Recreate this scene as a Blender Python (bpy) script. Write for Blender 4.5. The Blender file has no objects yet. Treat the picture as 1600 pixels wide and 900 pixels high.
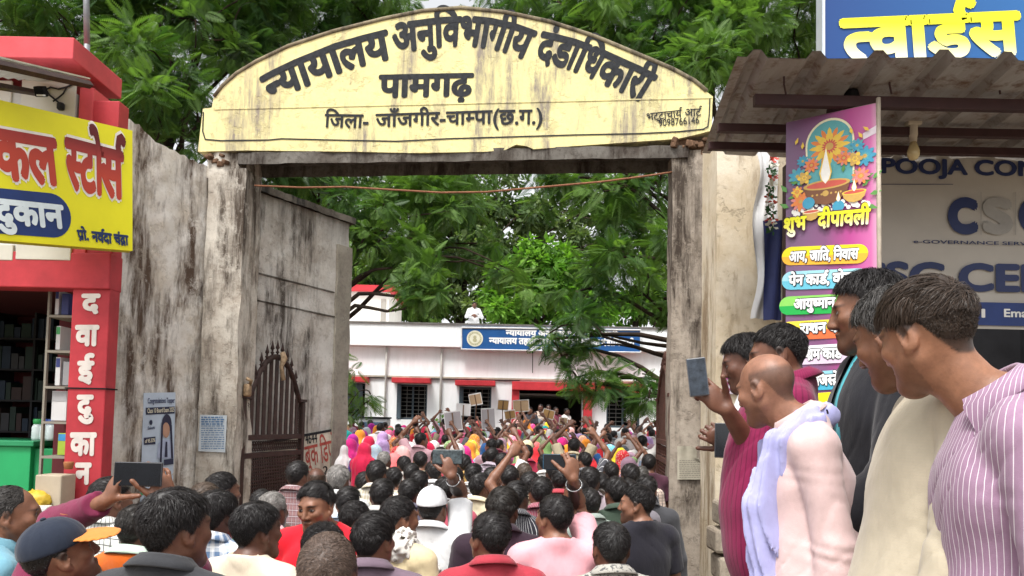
import bpy, bmesh, math, random
import numpy as np
from mathutils import Vector, Matrix

rng = np.random.default_rng(11)
random.seed(7)
SC = bpy.context.scene
COL = SC.collection

# ------------------------------------------------------------------ camera, sky, sun, exposure
FPX = 1155.0
CAM = np.array([0.0, 0.0, 1.92])
PITCH, ROLL, SHIFT = math.radians(2.97), math.radians(1.2), 150.0   # the picture is the upper part of a nearly level view
_F = np.array([0, math.cos(PITCH), math.sin(PITCH)])
_R0 = np.array([1.0, 0, 0]); _U0 = np.array([0, -math.sin(PITCH), math.cos(PITCH)])
_R = _R0 * math.cos(ROLL) + _U0 * math.sin(ROLL)
_U = _U0 * math.cos(ROLL) - _R0 * math.sin(ROLL)
cd = bpy.data.cameras.new("camera")
cam = bpy.data.objects.new("camera", cd); COL.objects.link(cam)
cd.sensor_width = 36; cd.lens = 36 * FPX / 1600
cd.shift_y = SHIFT / 1600; cd.clip_start = 0.05; cd.clip_end = 3000
cam.matrix_world = Matrix(((_R[0], _U[0], -_F[0], CAM[0]), (_R[1], _U[1], -_F[1], CAM[1]), (_R[2], _U[2], -_F[2], CAM[2]), (0, 0, 0, 1)))
SC.camera = cam

SUN_EL, SUN_AZ = 62, 205          # degrees; azimuth clockwise from +Y: high, behind the camera
W = bpy.data.worlds.new("World"); SC.world = W; W.use_nodes = True
nt = W.node_tree
bg = nt.nodes["Background"]
sky = nt.nodes.new("ShaderNodeTexSky"); sky.sky_type = 'NISHITA'; sky.sun_disc = False
sky.sun_elevation = math.radians(SUN_EL); sky.sun_rotation = math.radians(SUN_AZ)
sky.air_density = 1.0; sky.dust_density = 4.0; sky.ozone_density = 1.0
hs = nt.nodes.new("ShaderNodeHueSaturation"); hs.inputs["Saturation"].default_value = 0.12
hs.inputs["Value"].default_value = 1.0
nt.links.new(sky.outputs[0], hs.inputs["Color"]); nt.links.new(hs.outputs[0], bg.inputs[0])
bg.inputs[1].default_value = 0.15
sd = bpy.data.lights.new("sun", 'SUN'); sd.energy = 1.5; sd.angle = math.radians(14); sd.color = (1, .97, .92)
so = bpy.data.objects.new("sun", sd); COL.objects.link(so)
az, el = math.radians(SUN_AZ), math.radians(SUN_EL)
tosun = Vector((math.sin(az) * math.cos(el), math.cos(az) * math.cos(el), math.sin(el)))
so.rotation_euler = tosun.to_track_quat('Z', 'Y').to_euler()
SC.view_settings.view_transform = 'Standard'; SC.view_settings.look = 'None'
SC.view_settings.exposure = 1.1; SC.view_settings.gamma = 1
SC.render.engine = 'CYCLES'
SC.cycles.max_bounces = 6; SC.cycles.diffuse_bounces = 3; SC.cycles.glossy_bounces = 2
SC.cycles.transmission_bounces = 3; SC.cycles.transparent_max_bounces = 6
SC.cycles.use_denoising = True

# ------------------------------------------------------------------ picture <-> place
def ray(px, py):
    return _F + _R * ((px - 800) / FPX) + _U * ((450 + SHIFT - py) / FPX)
def P(px, py, d):
    r = ray(px, py); return CAM + r * (d / r[1])
def PZ(px, py, z):
    r = ray(px, py); return CAM + r * ((z - CAM[2]) / r[2])
def proj(p):
    v = np.asarray(p, float) - CAM; z = v @ _F
    return 800 + FPX * (v @ _R) / z, 450 + SHIFT - FPX * (v @ _U) / z
def gz(y):
    return 0.0 if y < 8 else min(0.025 * (y - 8), 0.35)

class Pl:
    """vertical plane through two ground points; u along, v up, n towards the viewer"""
    def __init__(s, x0, y0, x1, y1):
        s.o = np.array([x0, y0, 0.0]); u = np.array([x1 - x0, y1 - y0, 0.0]); s.len = np.linalg.norm(u)
        s.u = u / s.len; s.v = np.array([0, 0, 1.0]); s.n = np.cross(s.u, s.v)
        if s.n @ (CAM - s.o) < 0: s.n = -s.n
    def px(s, px, py):
        r = ray(px, py); t = ((s.o - CAM) @ s.n) / (r @ s.n); q = CAM + r * t - s.o
        return np.array([q @ s.u, q[2]])
    def at(s, u, v, off=0.0):
        return s.o + s.u * u + s.v * v + s.n * off

# ------------------------------------------------------------------ colours and materials
def lin(h):
    c = [int(h[i:i + 2], 16) / 255 for i in (0, 2, 4)]
    return tuple(x / 12.92 if x <= .04045 else ((x + .055) / 1.055) ** 2.4 for x in c)
def rgba(c):
    c = lin(c) if isinstance(c, str) else c
    return (c[0], c[1], c[2], 1)

class N:
    """small node-tree writer"""
    def __init__(s, name):
        s.m = bpy.data.materials.new(name); s.m.use_nodes = True; s.t = s.m.node_tree
        s.b = s.t.nodes["Principled BSDF"]; s.out = s.t.nodes["Material Output"]
    def n(s, typ, **kw):
        x = s.t.nodes.new("ShaderNode" + typ)
        for k, v in kw.items(): setattr(x, k, v)
        return x
    def l(s, a, b): s.t.links.new(a, b)
    def put(s, sock, v):
        if hasattr(v, "node"): s.l(v, sock)
        else: sock.default_value = rgba(v) if isinstance(v, str) or (isinstance(v, tuple) and len(v) == 3 and sock.type == 'RGBA') else v
    def pos(s, scale=(1, 1, 1), local=False):
        if local: src = s.n("TexCoord").outputs["Object"]
        else: src = s.n("NewGeometry").outputs["Position"]
        mp = s.n("Mapping"); s.l(src, mp.inputs[0]); mp.inputs["Scale"].default_value = scale
        return mp.outputs[0]
    def noise(s, vec, scale=5, detail=4, rough=.6):
        x = s.n("TexNoise"); s.l(vec, x.inputs["Vector"]); x.inputs["Scale"].default_value = scale
        x.inputs["Detail"].default_value = detail; x.inputs["Roughness"].default_value = rough
        return x.outputs["Fac"]
    def ramp(s, fac, stops):
        r = s.n("ValToRGB"); s.l(fac, r.inputs[0]); e = r.color_ramp.elements
        while len(e) < len(stops): e.new(0.5)
        for i, (p, c) in enumerate(stops):
            e[i].position = p; e[i].color = (c, c, c, 1) if isinstance(c, (int, float)) else rgba(c)
        return r.outputs[0]
    def mix(s, f, a, b, mode='MIX'):
        x = s.n("Mix", data_type='RGBA', blend_type=mode)
        s.put(x.inputs[0], f); s.put(x.inputs[6], a); s.put(x.inputs[7], b)
        return x.outputs[2]
    def math(s, op, a, b=0.0):
        x = s.n("Math", operation=op); s.put(x.inputs[0], a); s.put(x.inputs[1], b); return x.outputs[0]
    def bump(s, h, strength=.3, dist=.01):
        x = s.n("Bump"); s.l(h, x.inputs["Height"]); x.inputs["Strength"].default_value = strength
        x.inputs["Distance"].default_value = dist; s.l(x.outputs[0], s.b.inputs["Normal"])
    def fin(s, col, rough=.7, spec=.3, metal=0.0):
        s.put(s.b.inputs["Base Color"], col); s.put(s.b.inputs["Roughness"], rough)
        s.b.inputs["Specular IOR Level"].default_value = spec; s.b.inputs["Metallic"].default_value = metal
        return s.m

def paint(name, c, rough=.5, var=.18, scale=6, spec=.35, metal=0.0, bump=0.0):
    m = N(name); v = m.pos()
    a = m.noise(v, scale, 5, .65); f = m.ramp(a, [(.3, 0.0), (.75, 1.0)])
    c = lin(c) if isinstance(c, str) else c
    lo = tuple(x * (1 - var) for x in c); hi = tuple(min(1, x * (1 + var * .6)) for x in c)
    col = m.mix(f, lo, hi)
    if bump: m.bump(m.noise(v, scale * 14, 4), bump, .004)
    return m.fin(col, rough, spec, metal)

def plaster(name, base, tint, dark, streak=.5, blot=.5, top=None, crack=0.2):
    """old lime plaster: vertical run-off streaks, blotches, flaking patches"""
    m = N(name); v = m.pos()
    n1 = m.noise(m.pos((4.5, 4.5, .40)), 1.0, 10, .75)
    n2 = m.noise(m.pos((1.9, 1.9, .42)), 1.0, 7, .7)
    n3 = m.noise(v, 2.3, 8, .7); n4 = m.noise(v, 26, 6, .75); n5 = m.noise(v, 9, 6, .7)
    col = m.mix(m.ramp(n3, [(.42, 0.0), (.60, 1.0)]), base, tint)
    col = m.mix(m.math('MULTIPLY', m.ramp(n2, [(.56 - .12 * streak, 0.0), (.64 - .10 * streak, 1.0)]), m.ramp(n1, [(.38, 0.0), (.54, 1.0)])), col, dark)
    fl = m.math('MULTIPLY', m.ramp(n5, [(.60 - .08 * blot, 0.0), (.66 - .08 * blot, 1.0)]), m.ramp(n3, [(.42, 0.0), (.60, 1.0)]))
    col = m.mix(m.math('MULTIPLY', fl, .8), col, tuple(x * .72 for x in (lin(tint) if isinstance(tint, str) else tint)))
    nb = m.noise(m.pos((1, 1, .8)), 3.1, 10, .78); col = m.mix(m.math('MULTIPLY', m.ramp(nb, [(.55, 0.0), (.60, 1.0)]), .55 * blot), col, tuple(min(1, x * 1.12) for x in (lin(base) if isinstance(base, str) else base)))
    col = m.mix(m.math('MULTIPLY', m.ramp(n4, [(.52, 0.0), (.68, 1.0)]), crack * 2), col, dark)
    if top:
        z = m.n("SeparateXYZ"); m.l(v, z.inputs[0])
        g = m.math('ADD', m.math('MULTIPLY', m.math('SUBTRACT', z.outputs[2], top[0]), 1 / top[1]), m.math('MULTIPLY', m.math('SUBTRACT', n1, .5), 2.2))
        col = m.mix(m.ramp(g, [(0.0, 0.0), (1.0, .85)]), col, dark)
    h = m.math('ADD', n4, m.math('MULTIPLY', fl, -1.5))
    m.bump(h, .5, .008)
    return m.fin(col, .9, .15)

# ------------------------------------------------------------------ objects
def link(o, parent=None):
    COL.objects.link(o)
    if parent is not None: o.parent = parent
    return o
def tag(o, label=None, cat=None, group=None, kind=None):
    if label: o["label"] = label
    if cat: o["category"] = cat
    if group: o["group"] = group
    if kind: o["kind"] = kind
    return o
def thing(name, label, cat, loc=(0, 0, 0), group=None):
    o = bpy.data.objects.new(name, None); o.location = loc; o.empty_display_size = .1
    link(o); return tag(o, label, cat, group)

def wparent(o, t):
    o.parent = t; o.matrix_parent_inverse = Matrix.Translation(t.location).inverted(); return o

class MB:
    def __init__(s): s.v = []; s.f = []; s.mi = []
    def add(s, vs, fs, mi=0):
        b = len(s.v); s.v.extend([tuple(map(float, p)) for p in vs])
        s.f.extend([tuple(b + i for i in f) for f in fs]); s.mi.extend([mi] * len(fs))
    def box(s, c, size, R=None, mi=0, bev=0.0):
        bm = bmesh.new(); bmesh.ops.create_cube(bm, size=1)
        for v in bm.verts: v.co = Vector((v.co.x * size[0], v.co.y * size[1], v.co.z * size[2]))
        if bev: bmesh.ops.bevel(bm, geom=bm.edges[:], offset=min(bev, min(size) * .45), segments=2, affect='EDGES', profile=.5)
        M = Matrix.Identity(3) if R is None else Matrix([list(map(float, r)) for r in R])
        vs = [M @ v.co + Vector(list(map(float, c))) for v in bm.verts]
        bm.verts.index_update()
        s.add(vs, [[v.index for v in f.verts] for f in bm.faces], mi); bm.free()
    def span(s, pl, u0, u1, v0, v1, o0, o1, mi=0, bev=0.0):
        """box on a plane: u and v extents, offsets along the normal"""
        c = pl.at((u0 + u1) / 2, (v0 + v1) / 2, (o0 + o1) / 2)
        R = np.stack([pl.u, pl.n, pl.v], 1)
        s.box(c, (abs(u1 - u0), abs(o1 - o0), abs(v1 - v0)), R, mi, bev)
    def poly(s, pl, pts, o0, o1, mi=0):
        """outline in plane coordinates, extruded between two offsets along the normal"""
        n = len(pts)
        a = [pl.at(u, v, o1) for u, v in pts]; b = [pl.at(u, v, o0) for u, v in pts]
        s.add(a + b, [list(range(n)), list(range(2 * n - 1, n - 1, -1))] + [[i, n + i, n + (i + 1) % n, (i + 1) % n] for i in range(n)], mi)
    def sheet(s, pl, pts, off, mi=0):
        s.add([pl.at(u, v, off) for u, v in pts], [list(range(len(pts)))], mi)
    def tube(s, pts, rad, seg=6, mi=0, cap=True):
        pts = [np.asarray(p, float) for p in pts]; n = len(pts)
        rad = [rad] * n if isinstance(rad, (int, float)) else list(rad)
        vs = []; ref = np.array([.13, .21, .97])
        for i in range(n):
            t = pts[min(i + 1, n - 1)] - pts[max(i - 1, 0)]; t = t / (np.linalg.norm(t) + 1e-9)
            a = np.cross(t, ref)
            if np.linalg.norm(a) < .2: a = np.cross(t, np.array([1.0, 0, 0]))
            a /= np.linalg.norm(a); b = np.cross(t, a)
            for k in range(seg):
                w = 2 * math.pi * k / seg
                vs.append(pts[i] + (a * math.cos(w) + b * math.sin(w)) * rad[i])
        fs = [[i * seg + k, i * seg + (k + 1) % seg, (i + 1) * seg + (k + 1) % seg, (i + 1) * seg + k] for i in range(n - 1) for k in range(seg)]
        if cap: fs += [list(range(seg - 1, -1, -1)), list(range((n - 1) * seg, n * seg))]
        s.add(vs, fs, mi)
    def lathe(s, c, prof, seg=16, mi=0, R=None):
        vs = []; R = np.eye(3) if R is None else R
        for r, z in prof:
            for k in range(seg):
                w = 2 * math.pi * k / seg
                vs.append(np.asarray(c) + R @ np.array([r * math.cos(w), r * math.sin(w), z]))
        n = len(prof)
        fs = [[i * seg + k, i * seg + (k + 1) % seg, (i + 1) * seg + (k + 1) % seg, (i + 1) * seg + k] for i in range(n - 1) for k in range(seg)]
        fs += [list(range(seg - 1, -1, -1)), list(range((n - 1) * seg, n * seg))]
        s.add(vs, fs, mi)
    def build(s, name, mats, parent=None, smooth=False, loc=None):
        me = bpy.data.meshes.new(name)
        me.from_pydata(s.v, [], s.f)
        for m in (mats if isinstance(mats, (list, tuple)) else [mats]): me.materials.append(m)
        if len(me.materials) > 1: me.polygons.foreach_set("material_index", s.mi)
        if smooth: me.polygons.foreach_set("use_smooth", [True] * len(s.f))
        me.update()
        o = bpy.data.objects.new(name, me); link(o, parent)
        if parent is not None and parent.type == 'EMPTY': o.matrix_parent_inverse = Matrix.Translation(parent.location).inverted()
        return o

def npmesh(name, V, F, mats, smooth=True, attr=None, mi=None):
    """mesh from numpy arrays (faces all of one size)"""
    me = bpy.data.meshes.new(name); V = np.asarray(V, np.float32); F = np.asarray(F, np.int32)
    k = F.shape[1]
    me.vertices.add(len(V)); me.vertices.foreach_set("co", V.ravel())
    me.loops.add(F.size); me.loops.foreach_set("vertex_index", F.ravel())
    me.polygons.add(len(F)); me.polygons.foreach_set("loop_start", np.arange(0, F.size, k, dtype=np.int32))
    try: me.polygons.foreach_set("loop_total", np.full(len(F), k, np.int32))
    except Exception: pass
    for m in (mats if isinstance(mats, (list, tuple)) else [mats]): me.materials.append(m)
    if mi is not None: me.polygons.foreach_set("material_index", np.asarray(mi, np.int32))
    me.update(calc_edges=True)
    if smooth: me.polygons.foreach_set("use_smooth", np.ones(len(F), bool))
    if attr:
        for an, arr in attr.items():
            a = me.attributes.new(an, 'FLOAT_COLOR', 'POINT'); a.data.foreach_set("color", np.asarray(arr, np.float32).ravel())
    me.validate()
    return me
def place(name, me, parent=None, M=None, color=None):
    o = bpy.data.objects.new(name, me); link(o, parent)
    if M is not None: o.matrix_local = M
    if color is not None: o.color = (color[0], color[1], color[2], 1)
    return o

# ------------------------------------------------------------------ lettering
_gc = {}
def _run(s):
    """(verts, faces, advance) of a plain run set in the built-in typeface"""
    if s in _gc: return _gc[s]
    def get(t):
        c = bpy.data.curves.new("t", 'FONT'); c.body = t; c.resolution_u = 5
        o = bpy.data.objects.new("t", c); COL.objects.link(o)
        dg = bpy.context.evaluated_depsgraph_get(); dg.update()
        e = o.evaluated_get(dg); me = e.to_mesh()
        V = np.array([v.co[:2] for v in me.vertices]).reshape(-1, 2); Fc = [tuple(p.vertices) for p in me.polygons]
        e.to_mesh_clear(); COL.objects.unlink(o); bpy.data.objects.remove(o); bpy.data.curves.remove(c)
        return V, Fc
    V, Fc = get(s)
    ref = _gc.get("#ref")
    if ref is None:
        r = get("I")[0]; ref = _gc["#ref"] = (r[:, 0].min(), r[:, 0].max())
    w = get(s + "I")[0]
    _gc[s] = (V, Fc, w[:, 0].max() - ref[1])
    return _gc[s]
def _half(ch):
    """half form: the letter without its right stem"""
    V, Fc, adv = _run(ch)
    cut = V[V[:, 1] < .12, 0].max() - .115       # left edge of the right stem
    bm = bmesh.new(); vs = [bm.verts.new((x, y, 0)) for x, y in V]
    for f in Fc:
        try: bm.faces.new([vs[i] for i in f])
        except Exception: pass
    bmesh.ops.bisect_plane(bm, geom=bm.verts[:] + bm.edges[:] + bm.faces[:], plane_co=(cut, 0, 0), plane_no=(1, 0, 0), clear_outer=True)
    bm.verts.index_update()
    out = (np.array([v.co[:2] for v in bm.verts]), [tuple(v.index for v in f.verts) for f in bm.faces], cut - .005)
    bm.free(); return out
def _stroke(pts, w):
    pts = np.array(pts, float); n = len(pts); L = []; Rr = []
    for i in range(n):
        t = pts[min(i + 1, n - 1)] - pts[max(i - 1, 0)]; t /= np.linalg.norm(t); q = np.array([-t[1], t[0]])
        L.append(pts[i] + q * w / 2); Rr.append(pts[i] - q * w / 2)
    return np.array(L + Rr), [(i, i + 1, n + i + 1, n + i) for i in range(n - 1)], 0
def text2d(spec, bold=.0):
    """'न~' is a half form, '^' a reph hook, '/' a rakar slash on the letter before. Baseline 0, headline 1."""
    if "#hl" not in _gc: _gc["#hl"] = _run("न")[0][:, 1].max()
    hl = _gc["#hl"]; V = []; F = []; x = 0.0; n = 0; buf = ""
    def put(v, f, dx):
        nonlocal n
        if len(v) == 0: return
        V.append(v + np.array([dx, 0])); F.extend([tuple(i + n for i in q) for q in f]); n += len(v)
    def flush():
        nonlocal buf, x
        if buf:
            if buf.strip(" "):
                v, f, a = _run(buf); put(v, f, x)
                x += a
            else: x += .28 * len(buf)
            buf = ""
    i = 0
    while i < len(spec):
        c = spec[i]
        if i + 1 < len(spec) and spec[i + 1] == "~":
            flush(); v, f, a = _half(c); put(v, f, x); x += a; i += 2; continue
        if c == "^":
            flush(); v, f, _ = _stroke([(-.06, hl - .03), (-.10, hl + .09), (-.07, hl + .19), (.02, hl + .22), (.09, hl + .17)], .075); put(v, f, x - .02)
        elif c == "/":
            flush(); v, f, _ = _stroke([(-.12, .27), (-.25, .14), (-.41, -.03)], .095); put(v, f, x)
        elif c == " ":
            flush(); x += .26
        else: buf += c
        i += 1
    flush()
    V = np.concatenate(V); Z = np.zeros(len(V)); nv = len(V); f0 = list(F)
    if bold:
        Vs = [V]; Zs = [Z]; k = 0
        for a in range(8):
            k += 1; w = a * math.pi / 4
            Vs.append(V + bold * np.array([math.cos(w), math.sin(w)])); Zs.append(np.full(nv, .00012 * k))
            F.extend([tuple(i + nv * k for i in q) for q in f0])
        V = np.concatenate(Vs); Z = np.concatenate(Zs)
    x0 = V[:, 0].min(); V[:, 0] -= x0
    return V[:, 0] / V[:, 0].max(), V[:, 1] / hl, Z, F, V[:, 0].max() / hl
def letter(mb, pl, spec, a, b, h, off=.003, bold=.03, mi=0, path=None, shear=0.0):
    """set a line on a plane: headline from pixel a to pixel b (or along a pixel path), letters h px tall"""
    X, Y, Z, F, asp = text2d(spec, bold)
    pts = [pl.px(*p) for p in (path if path else [a, b])]
    pts = np.array(pts); seg = np.linalg.norm(np.diff(pts, axis=0), axis=1); cum = np.concatenate([[0], np.cumsum(seg)])
    # letter height in plane units, measured at the middle of the line
    mp = [(p[0], p[1]) for p in (path if path else [a, b])]; mid = mp[len(mp) // 2]
    hh = np.linalg.norm(pl.px(mid[0], mid[1] + h) - pl.px(*mid))
    s = X * cum[-1]
    bx = np.interp(s, cum, pts[:, 0]); by = np.interp(s, cum, pts[:, 1])
    e = .02 * cum[-1] if path else .001
    e = max(e, .12 * hh)
    tx = np.interp(s + e, cum, pts[:, 0]) - np.interp(s - e, cum, pts[:, 0]); ty = np.interp(s + e, cum, pts[:, 1]) - np.interp(s - e, cum, pts[:, 1])
    L = np.hypot(tx, ty); tx /= L; ty /= L
    dn = (Y - 1) * hh
    u = bx + (-ty) * dn + tx * shear * dn; v = by + tx * dn + ty * shear * dn
    vs = [pl.at(u[i], v[i], off + Z[i]) for i in range(len(u))]
    mb.add(vs, F, mi)
# ================================================================== people: smooth-union bodies meshed with surface nets
def smin(a, b, k):
    h = np.maximum(k - np.abs(a - b), 0) / k
    return np.minimum(a, b) - h * h * k * .25
def rotx(a): c, s = math.cos(a), math.sin(a); return np.array([[1, 0, 0], [0, c, -s], [0, s, c]])
def roty(a): c, s = math.cos(a), math.sin(a); return np.array([[c, 0, s], [0, 1, 0], [-s, 0, c]])
def rotz(a): c, s = math.cos(a), math.sin(a); return np.array([[c, -s, 0], [s, c, 0], [0, 0, 1]])
class Fr:
    """rigid frame"""
    def __init__(s, R=np.eye(3), t=np.zeros(3), sc=1.0): s.R = R; s.t = np.asarray(t, float); s.sc = sc
    def p(s, q): return s.R @ (np.asarray(q, float) * s.sc) + s.t
    def mat(s):
        M = Matrix.Identity(4)
        for i in range(3):
            for j in range(3): M[i][j] = float(s.R[i, j]) * s.sc
            M[i][3] = float(s.t[i])
        return M
def about(R, c): c = np.asarray(c, float); return Fr(R, c - R @ c)
def mulf(a, b): return Fr(a.R @ b.R, a.R @ b.t + a.t)
ID = Fr()

class Fig:
    def __init__(s): s.pr = []
    def rc(s, a, b, ra, rb, k=.03, fr=ID, sub=False, cut=None):
        a, b = fr.p(a), fr.p(b); ra *= fr.sc; rb *= fr.sc; R = max(ra, rb) + k
        s.pr.append(('rc', a, b, ra, rb, k, sub, cut, np.minimum(a, b) - R, np.maximum(a, b) + R))
    def el(s, c, r, k=.03, fr=ID, R=None, sub=False):
        c = fr.p(c); Q = fr.R if R is None else fr.R @ R; r = np.array(r, float) * fr.sc
        m = max(r) + k
        s.pr.append(('el', c, Q, r, None, k, sub, None, c - m, c + m))
    def bounds(s):
        q = [p for p in s.pr if not p[6]]
        return np.min([p[8] for p in q], 0), np.max([p[9] for p in q], 0)
    def __call__(s, X, mg=.04):
        d = np.full(len(X), 9.0)
        for ty, a, b, ra, rb, k, sub, cut, lo, hi in s.pr:
            m = np.flatnonzero(np.all((X > lo - mg) & (X < hi + mg), axis=1))
            if len(m) == 0: continue
            x = X[m]
            if ty == 'rc':
                ab = b - a; t = np.clip((x - a) @ ab / (ab @ ab + 1e-12), 0, 1)
                q = np.linalg.norm(x - a - t[:, None] * ab, axis=1) - (ra + (rb - ra) * t)
                if cut is not None: q = np.maximum(q, (x - cut[0]) @ cut[1])
            else:
                y = (x - a) @ b; k0 = np.linalg.norm(y / ra, axis=1); k1 = np.linalg.norm(y / ra ** 2, axis=1) + 1e-9
                q = k0 * (k0 - 1) / k1
            if sub: d[m] = -smin(-d[m], q, k)
            else: d[m] = smin(d[m], q, k)
        return d

def nets(fn, lo, hi, h, B=4):
    """surface nets over the cells near the surface; -> verts, quads"""
    lo = np.asarray(lo, float) - 2 * h; n = np.ceil((np.asarray(hi) + 2 * h - lo) / (B * h)).astype(int)
    ax = [lo[i] + (np.arange(n[i]) + .5) * B * h for i in range(3)]
    C = np.stack(np.meshgrid(*ax, indexing='ij'), -1).reshape(-1, 3)
    cv = fn(C, B * h * 2).reshape(n)
    act = np.abs(cv) < B * h * 1.15
    Nn = n * B + 1
    D = np.full(Nn, 9.0, np.float32)
    D[:-1, :-1, :-1] = np.repeat(np.repeat(np.repeat(np.sign(cv) * 1.0, B, 0), B, 1), B, 2)
    need = np.zeros(Nn, bool); ca = np.repeat(np.repeat(np.repeat(act, B, 0), B, 1), B, 2)
    for dx in (0, 1):
        for dy in (0, 1):
            for dz in (0, 1):
                need[dx:dx + ca.shape[0], dy:dy + ca.shape[1], dz:dz + ca.shape[2]] |= ca
    I = np.argwhere(need); D[need] = fn(lo + I * h, h * 4)
    cells = np.argwhere(ca); corners = [(i, j, k) for i in (0, 1) for j in (0, 1) for k in (0, 1)]
    val = np.stack([D[cells[:, 0] + a, cells[:, 1] + b, cells[:, 2] + c] for a, b, c in corners], 1)
    sg = val < 0; mix = sg.any(1) & ~sg.all(1); cells = cells[mix]; val = val[mix]
    co = np.array(corners, float); acc = np.zeros((len(cells), 3)); cnt = np.zeros(len(cells))
    for i in range(8):
        for j in range(i + 1, 8):
            if np.abs(co[i] - co[j]).sum() == 1:
                x = (val[:, i] < 0) != (val[:, j] < 0); t = val[:, i] / (val[:, i] - val[:, j] + 1e-12)
                acc[x] += co[i] + (co[j] - co[i]) * t[x, None]; cnt[x] += 1
    V = lo + (cells + acc / cnt[:, None]) * h
    idx = np.full(Nn, -1, np.int32); idx[cells[:, 0], cells[:, 1], cells[:, 2]] = np.arange(len(cells))
    Q = []
    for ax_ in range(3):
        o1, o2 = [a for a in range(3) if a != ax_]
        e = np.zeros(3, int); e[ax_] = 1
        # candidate edges start at grid points that are corners of mixed cells
        g = cells; a = D[g[:, 0], g[:, 1], g[:, 2]]; g2 = g + e; b = D[g2[:, 0], g2[:, 1], g2[:, 2]]
        x = (a < 0) != (b < 0); g = g[x]; s0 = (a < 0)[x]
        d1 = np.zeros(3, int); d1[o1] = 1; d2 = np.zeros(3, int); d2[o2] = 1
        def at(q): return idx[q[:, 0], q[:, 1], q[:, 2]]
        f = np.stack([at(g), at(g - d1), at(g - d1 - d2), at(g - d2)], 1)
        ok = (f >= 0).all(1); f = f[ok]; s0 = s0[ok]
        fl = s0 if ax_ != 1 else ~s0
        f[~fl] = f[~fl][:, ::-1]; Q.append(f)
    return V, np.concatenate(Q)

_fold_k = rng.normal(0, 1, (7, 3)); _fold_k /= np.linalg.norm(_fold_k, axis=1)[:, None]
def drape(q, S, seed=0):
    """soft cloth folds: pulls running down and inwards from the shoulders, more towards the hem"""
    w = q[:, 0] * 26 + q[:, 1] * 17 + 1.6 * np.sin(q[:, 2] * 5 + seed * 2.1) + 1.1 * np.sin(q[:, 0] * 9 - q[:, 2] * 7 + seed)
    a = np.clip((1.38 - q[:, 2]) * 1.6, 0, 1)
    g = np.sin(w) ; g = np.where(g > 0, g ** 2, -.3 * g ** 2)
    w2 = q[:, 2] * 34 + 2 * np.sin(q[:, 0] * 8 + seed) + q[:, 1] * 11
    b = np.exp(-((q[:, 2] - 1.02) / .12) ** 2)
    w3 = q[:, 2] * 21 - np.abs(q[:, 0]) * 15 + 1.3 * np.sin(q[:, 0] * 11 + seed * 1.3) + seed
    c = np.exp(-((q[:, 2] - 1.25) / .10) ** 2)
    w4 = q[:, 0] * 38 + q[:, 2] * 31 + q[:, 1] * 22 + 2.2 * np.sin(q[:, 2] * 10 + seed) ; r4 = 1 - np.abs(np.sin(w4)); e4 = .5 + .5 * np.sin(q[:, 0] * 13 + q[:, 2] * 9 + seed * 2)
    return g * .009 * a + np.sin(w2) * .0022 * b + np.sin(w3) ** 3 * .0025 * c + r4 ** 6 * e4 * .0045
def folds(X, f=26, amp=.004, seed=0):
    r = np.zeros(len(X)); w = X + .03 * np.sin(X[:, [1, 2, 0]] * 13 + seed)
    for i, k in enumerate(_fold_k):
        r += np.abs(np.sin(w @ (k * f * (.6 + .22 * i)) + seed * 1.7 + i)) - .64
    return r * amp * .6

# ---------------------------------------------------------------- head
HC = np.array([0, .018, 1.565])
def head_prims(fg, fr, sex='m', scale=1.0, infl=0.0, features=True):
    k = .03
    fg.el((0, -.014, .026), (.0745 + infl, .0945 + infl, .087 + infl), k, fr)
    fg.el((0, .028, -.035), (.060 + infl, .060 + infl, .082 + infl), k, fr)
    for s in (-1, 1):
        fg.rc((s * .050, .006, -.050), (s * .016, .066, -.098), .021 + infl, .019 + infl, .03, fr)
        if features: fg.el((s * .044, .062, -.020), (.020, .020, .018), .025, fr)
    fg.el((0, .070, -.100), (.024 + infl, .019 + infl, .019 + infl), .025, fr)
    if features:
        fg.rc((-.034, .077, .023), (.034, .077, .023), .011, .011, .02, fr)
        for s in (-1, 1):
            fg.el((s * .032, .094, .003), (.020, .016, .013), .014, fr, sub=True)
            fg.el((s * .032, .0725, .003), (.0155, .0135, .0135), .004, fr)
        fg.rc((0, .085, .016), (0, .106, -.030), .008, .0115, .014, fr)
        for s in (-1, 1): fg.el((s * .0125, .094, -.035), (.009, .011, .008), .008, fr)
        fg.el((0, .0875, -.060), (.023, .010, .0062), .006, fr)
        fg.el((0, .0865, -.0705), (.019, .010, .0068), .005, fr)
        fg.el((0, .102, -.0655), (.022, .006, .0016), .003, fr, sub=True)
        for s in (-1, 1):
            Re = rotz(-s * .38) @ rotx(-.15)
            fg.el((s * .0785, -.014, -.006), (.0085, .0205, .034), .008, fr, Re)
            fg.el((s * .0865, -.008, -.002), (.006, .012, .021), .004, fr, Re, sub=True)
            fg.el((s * .077, -.004, -.034), (.006, .010, .011), .006, fr)
HAIRLINE = np.array([(0, .072), (30, .064), (55, .050), (68, .030), (80, -.010), (92, .000), (104, .022), (118, -.004), (135, -.040), (160, -.066), (180, -.070)], float)
def hairline(phi, style): 
    z = np.interp(np.degrees(phi), HAIRLINE[:, 0], HAIRLINE[:, 1])
    if style == 'long': z = np.where(phi > 1.2, z - .03, z)
    return z
def head_dir_phi(d): return np.abs(np.arctan2(d[:, 0], d[:, 1]))

def march(fn, c, d, r0=.05, r1=.2, n=22):
    t = np.full(len(d), r1)
    for _ in range(n):
        v = fn(c + d * t[:, None], .3); t = np.clip(t - v * .9, .03, r1)
    return t

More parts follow.
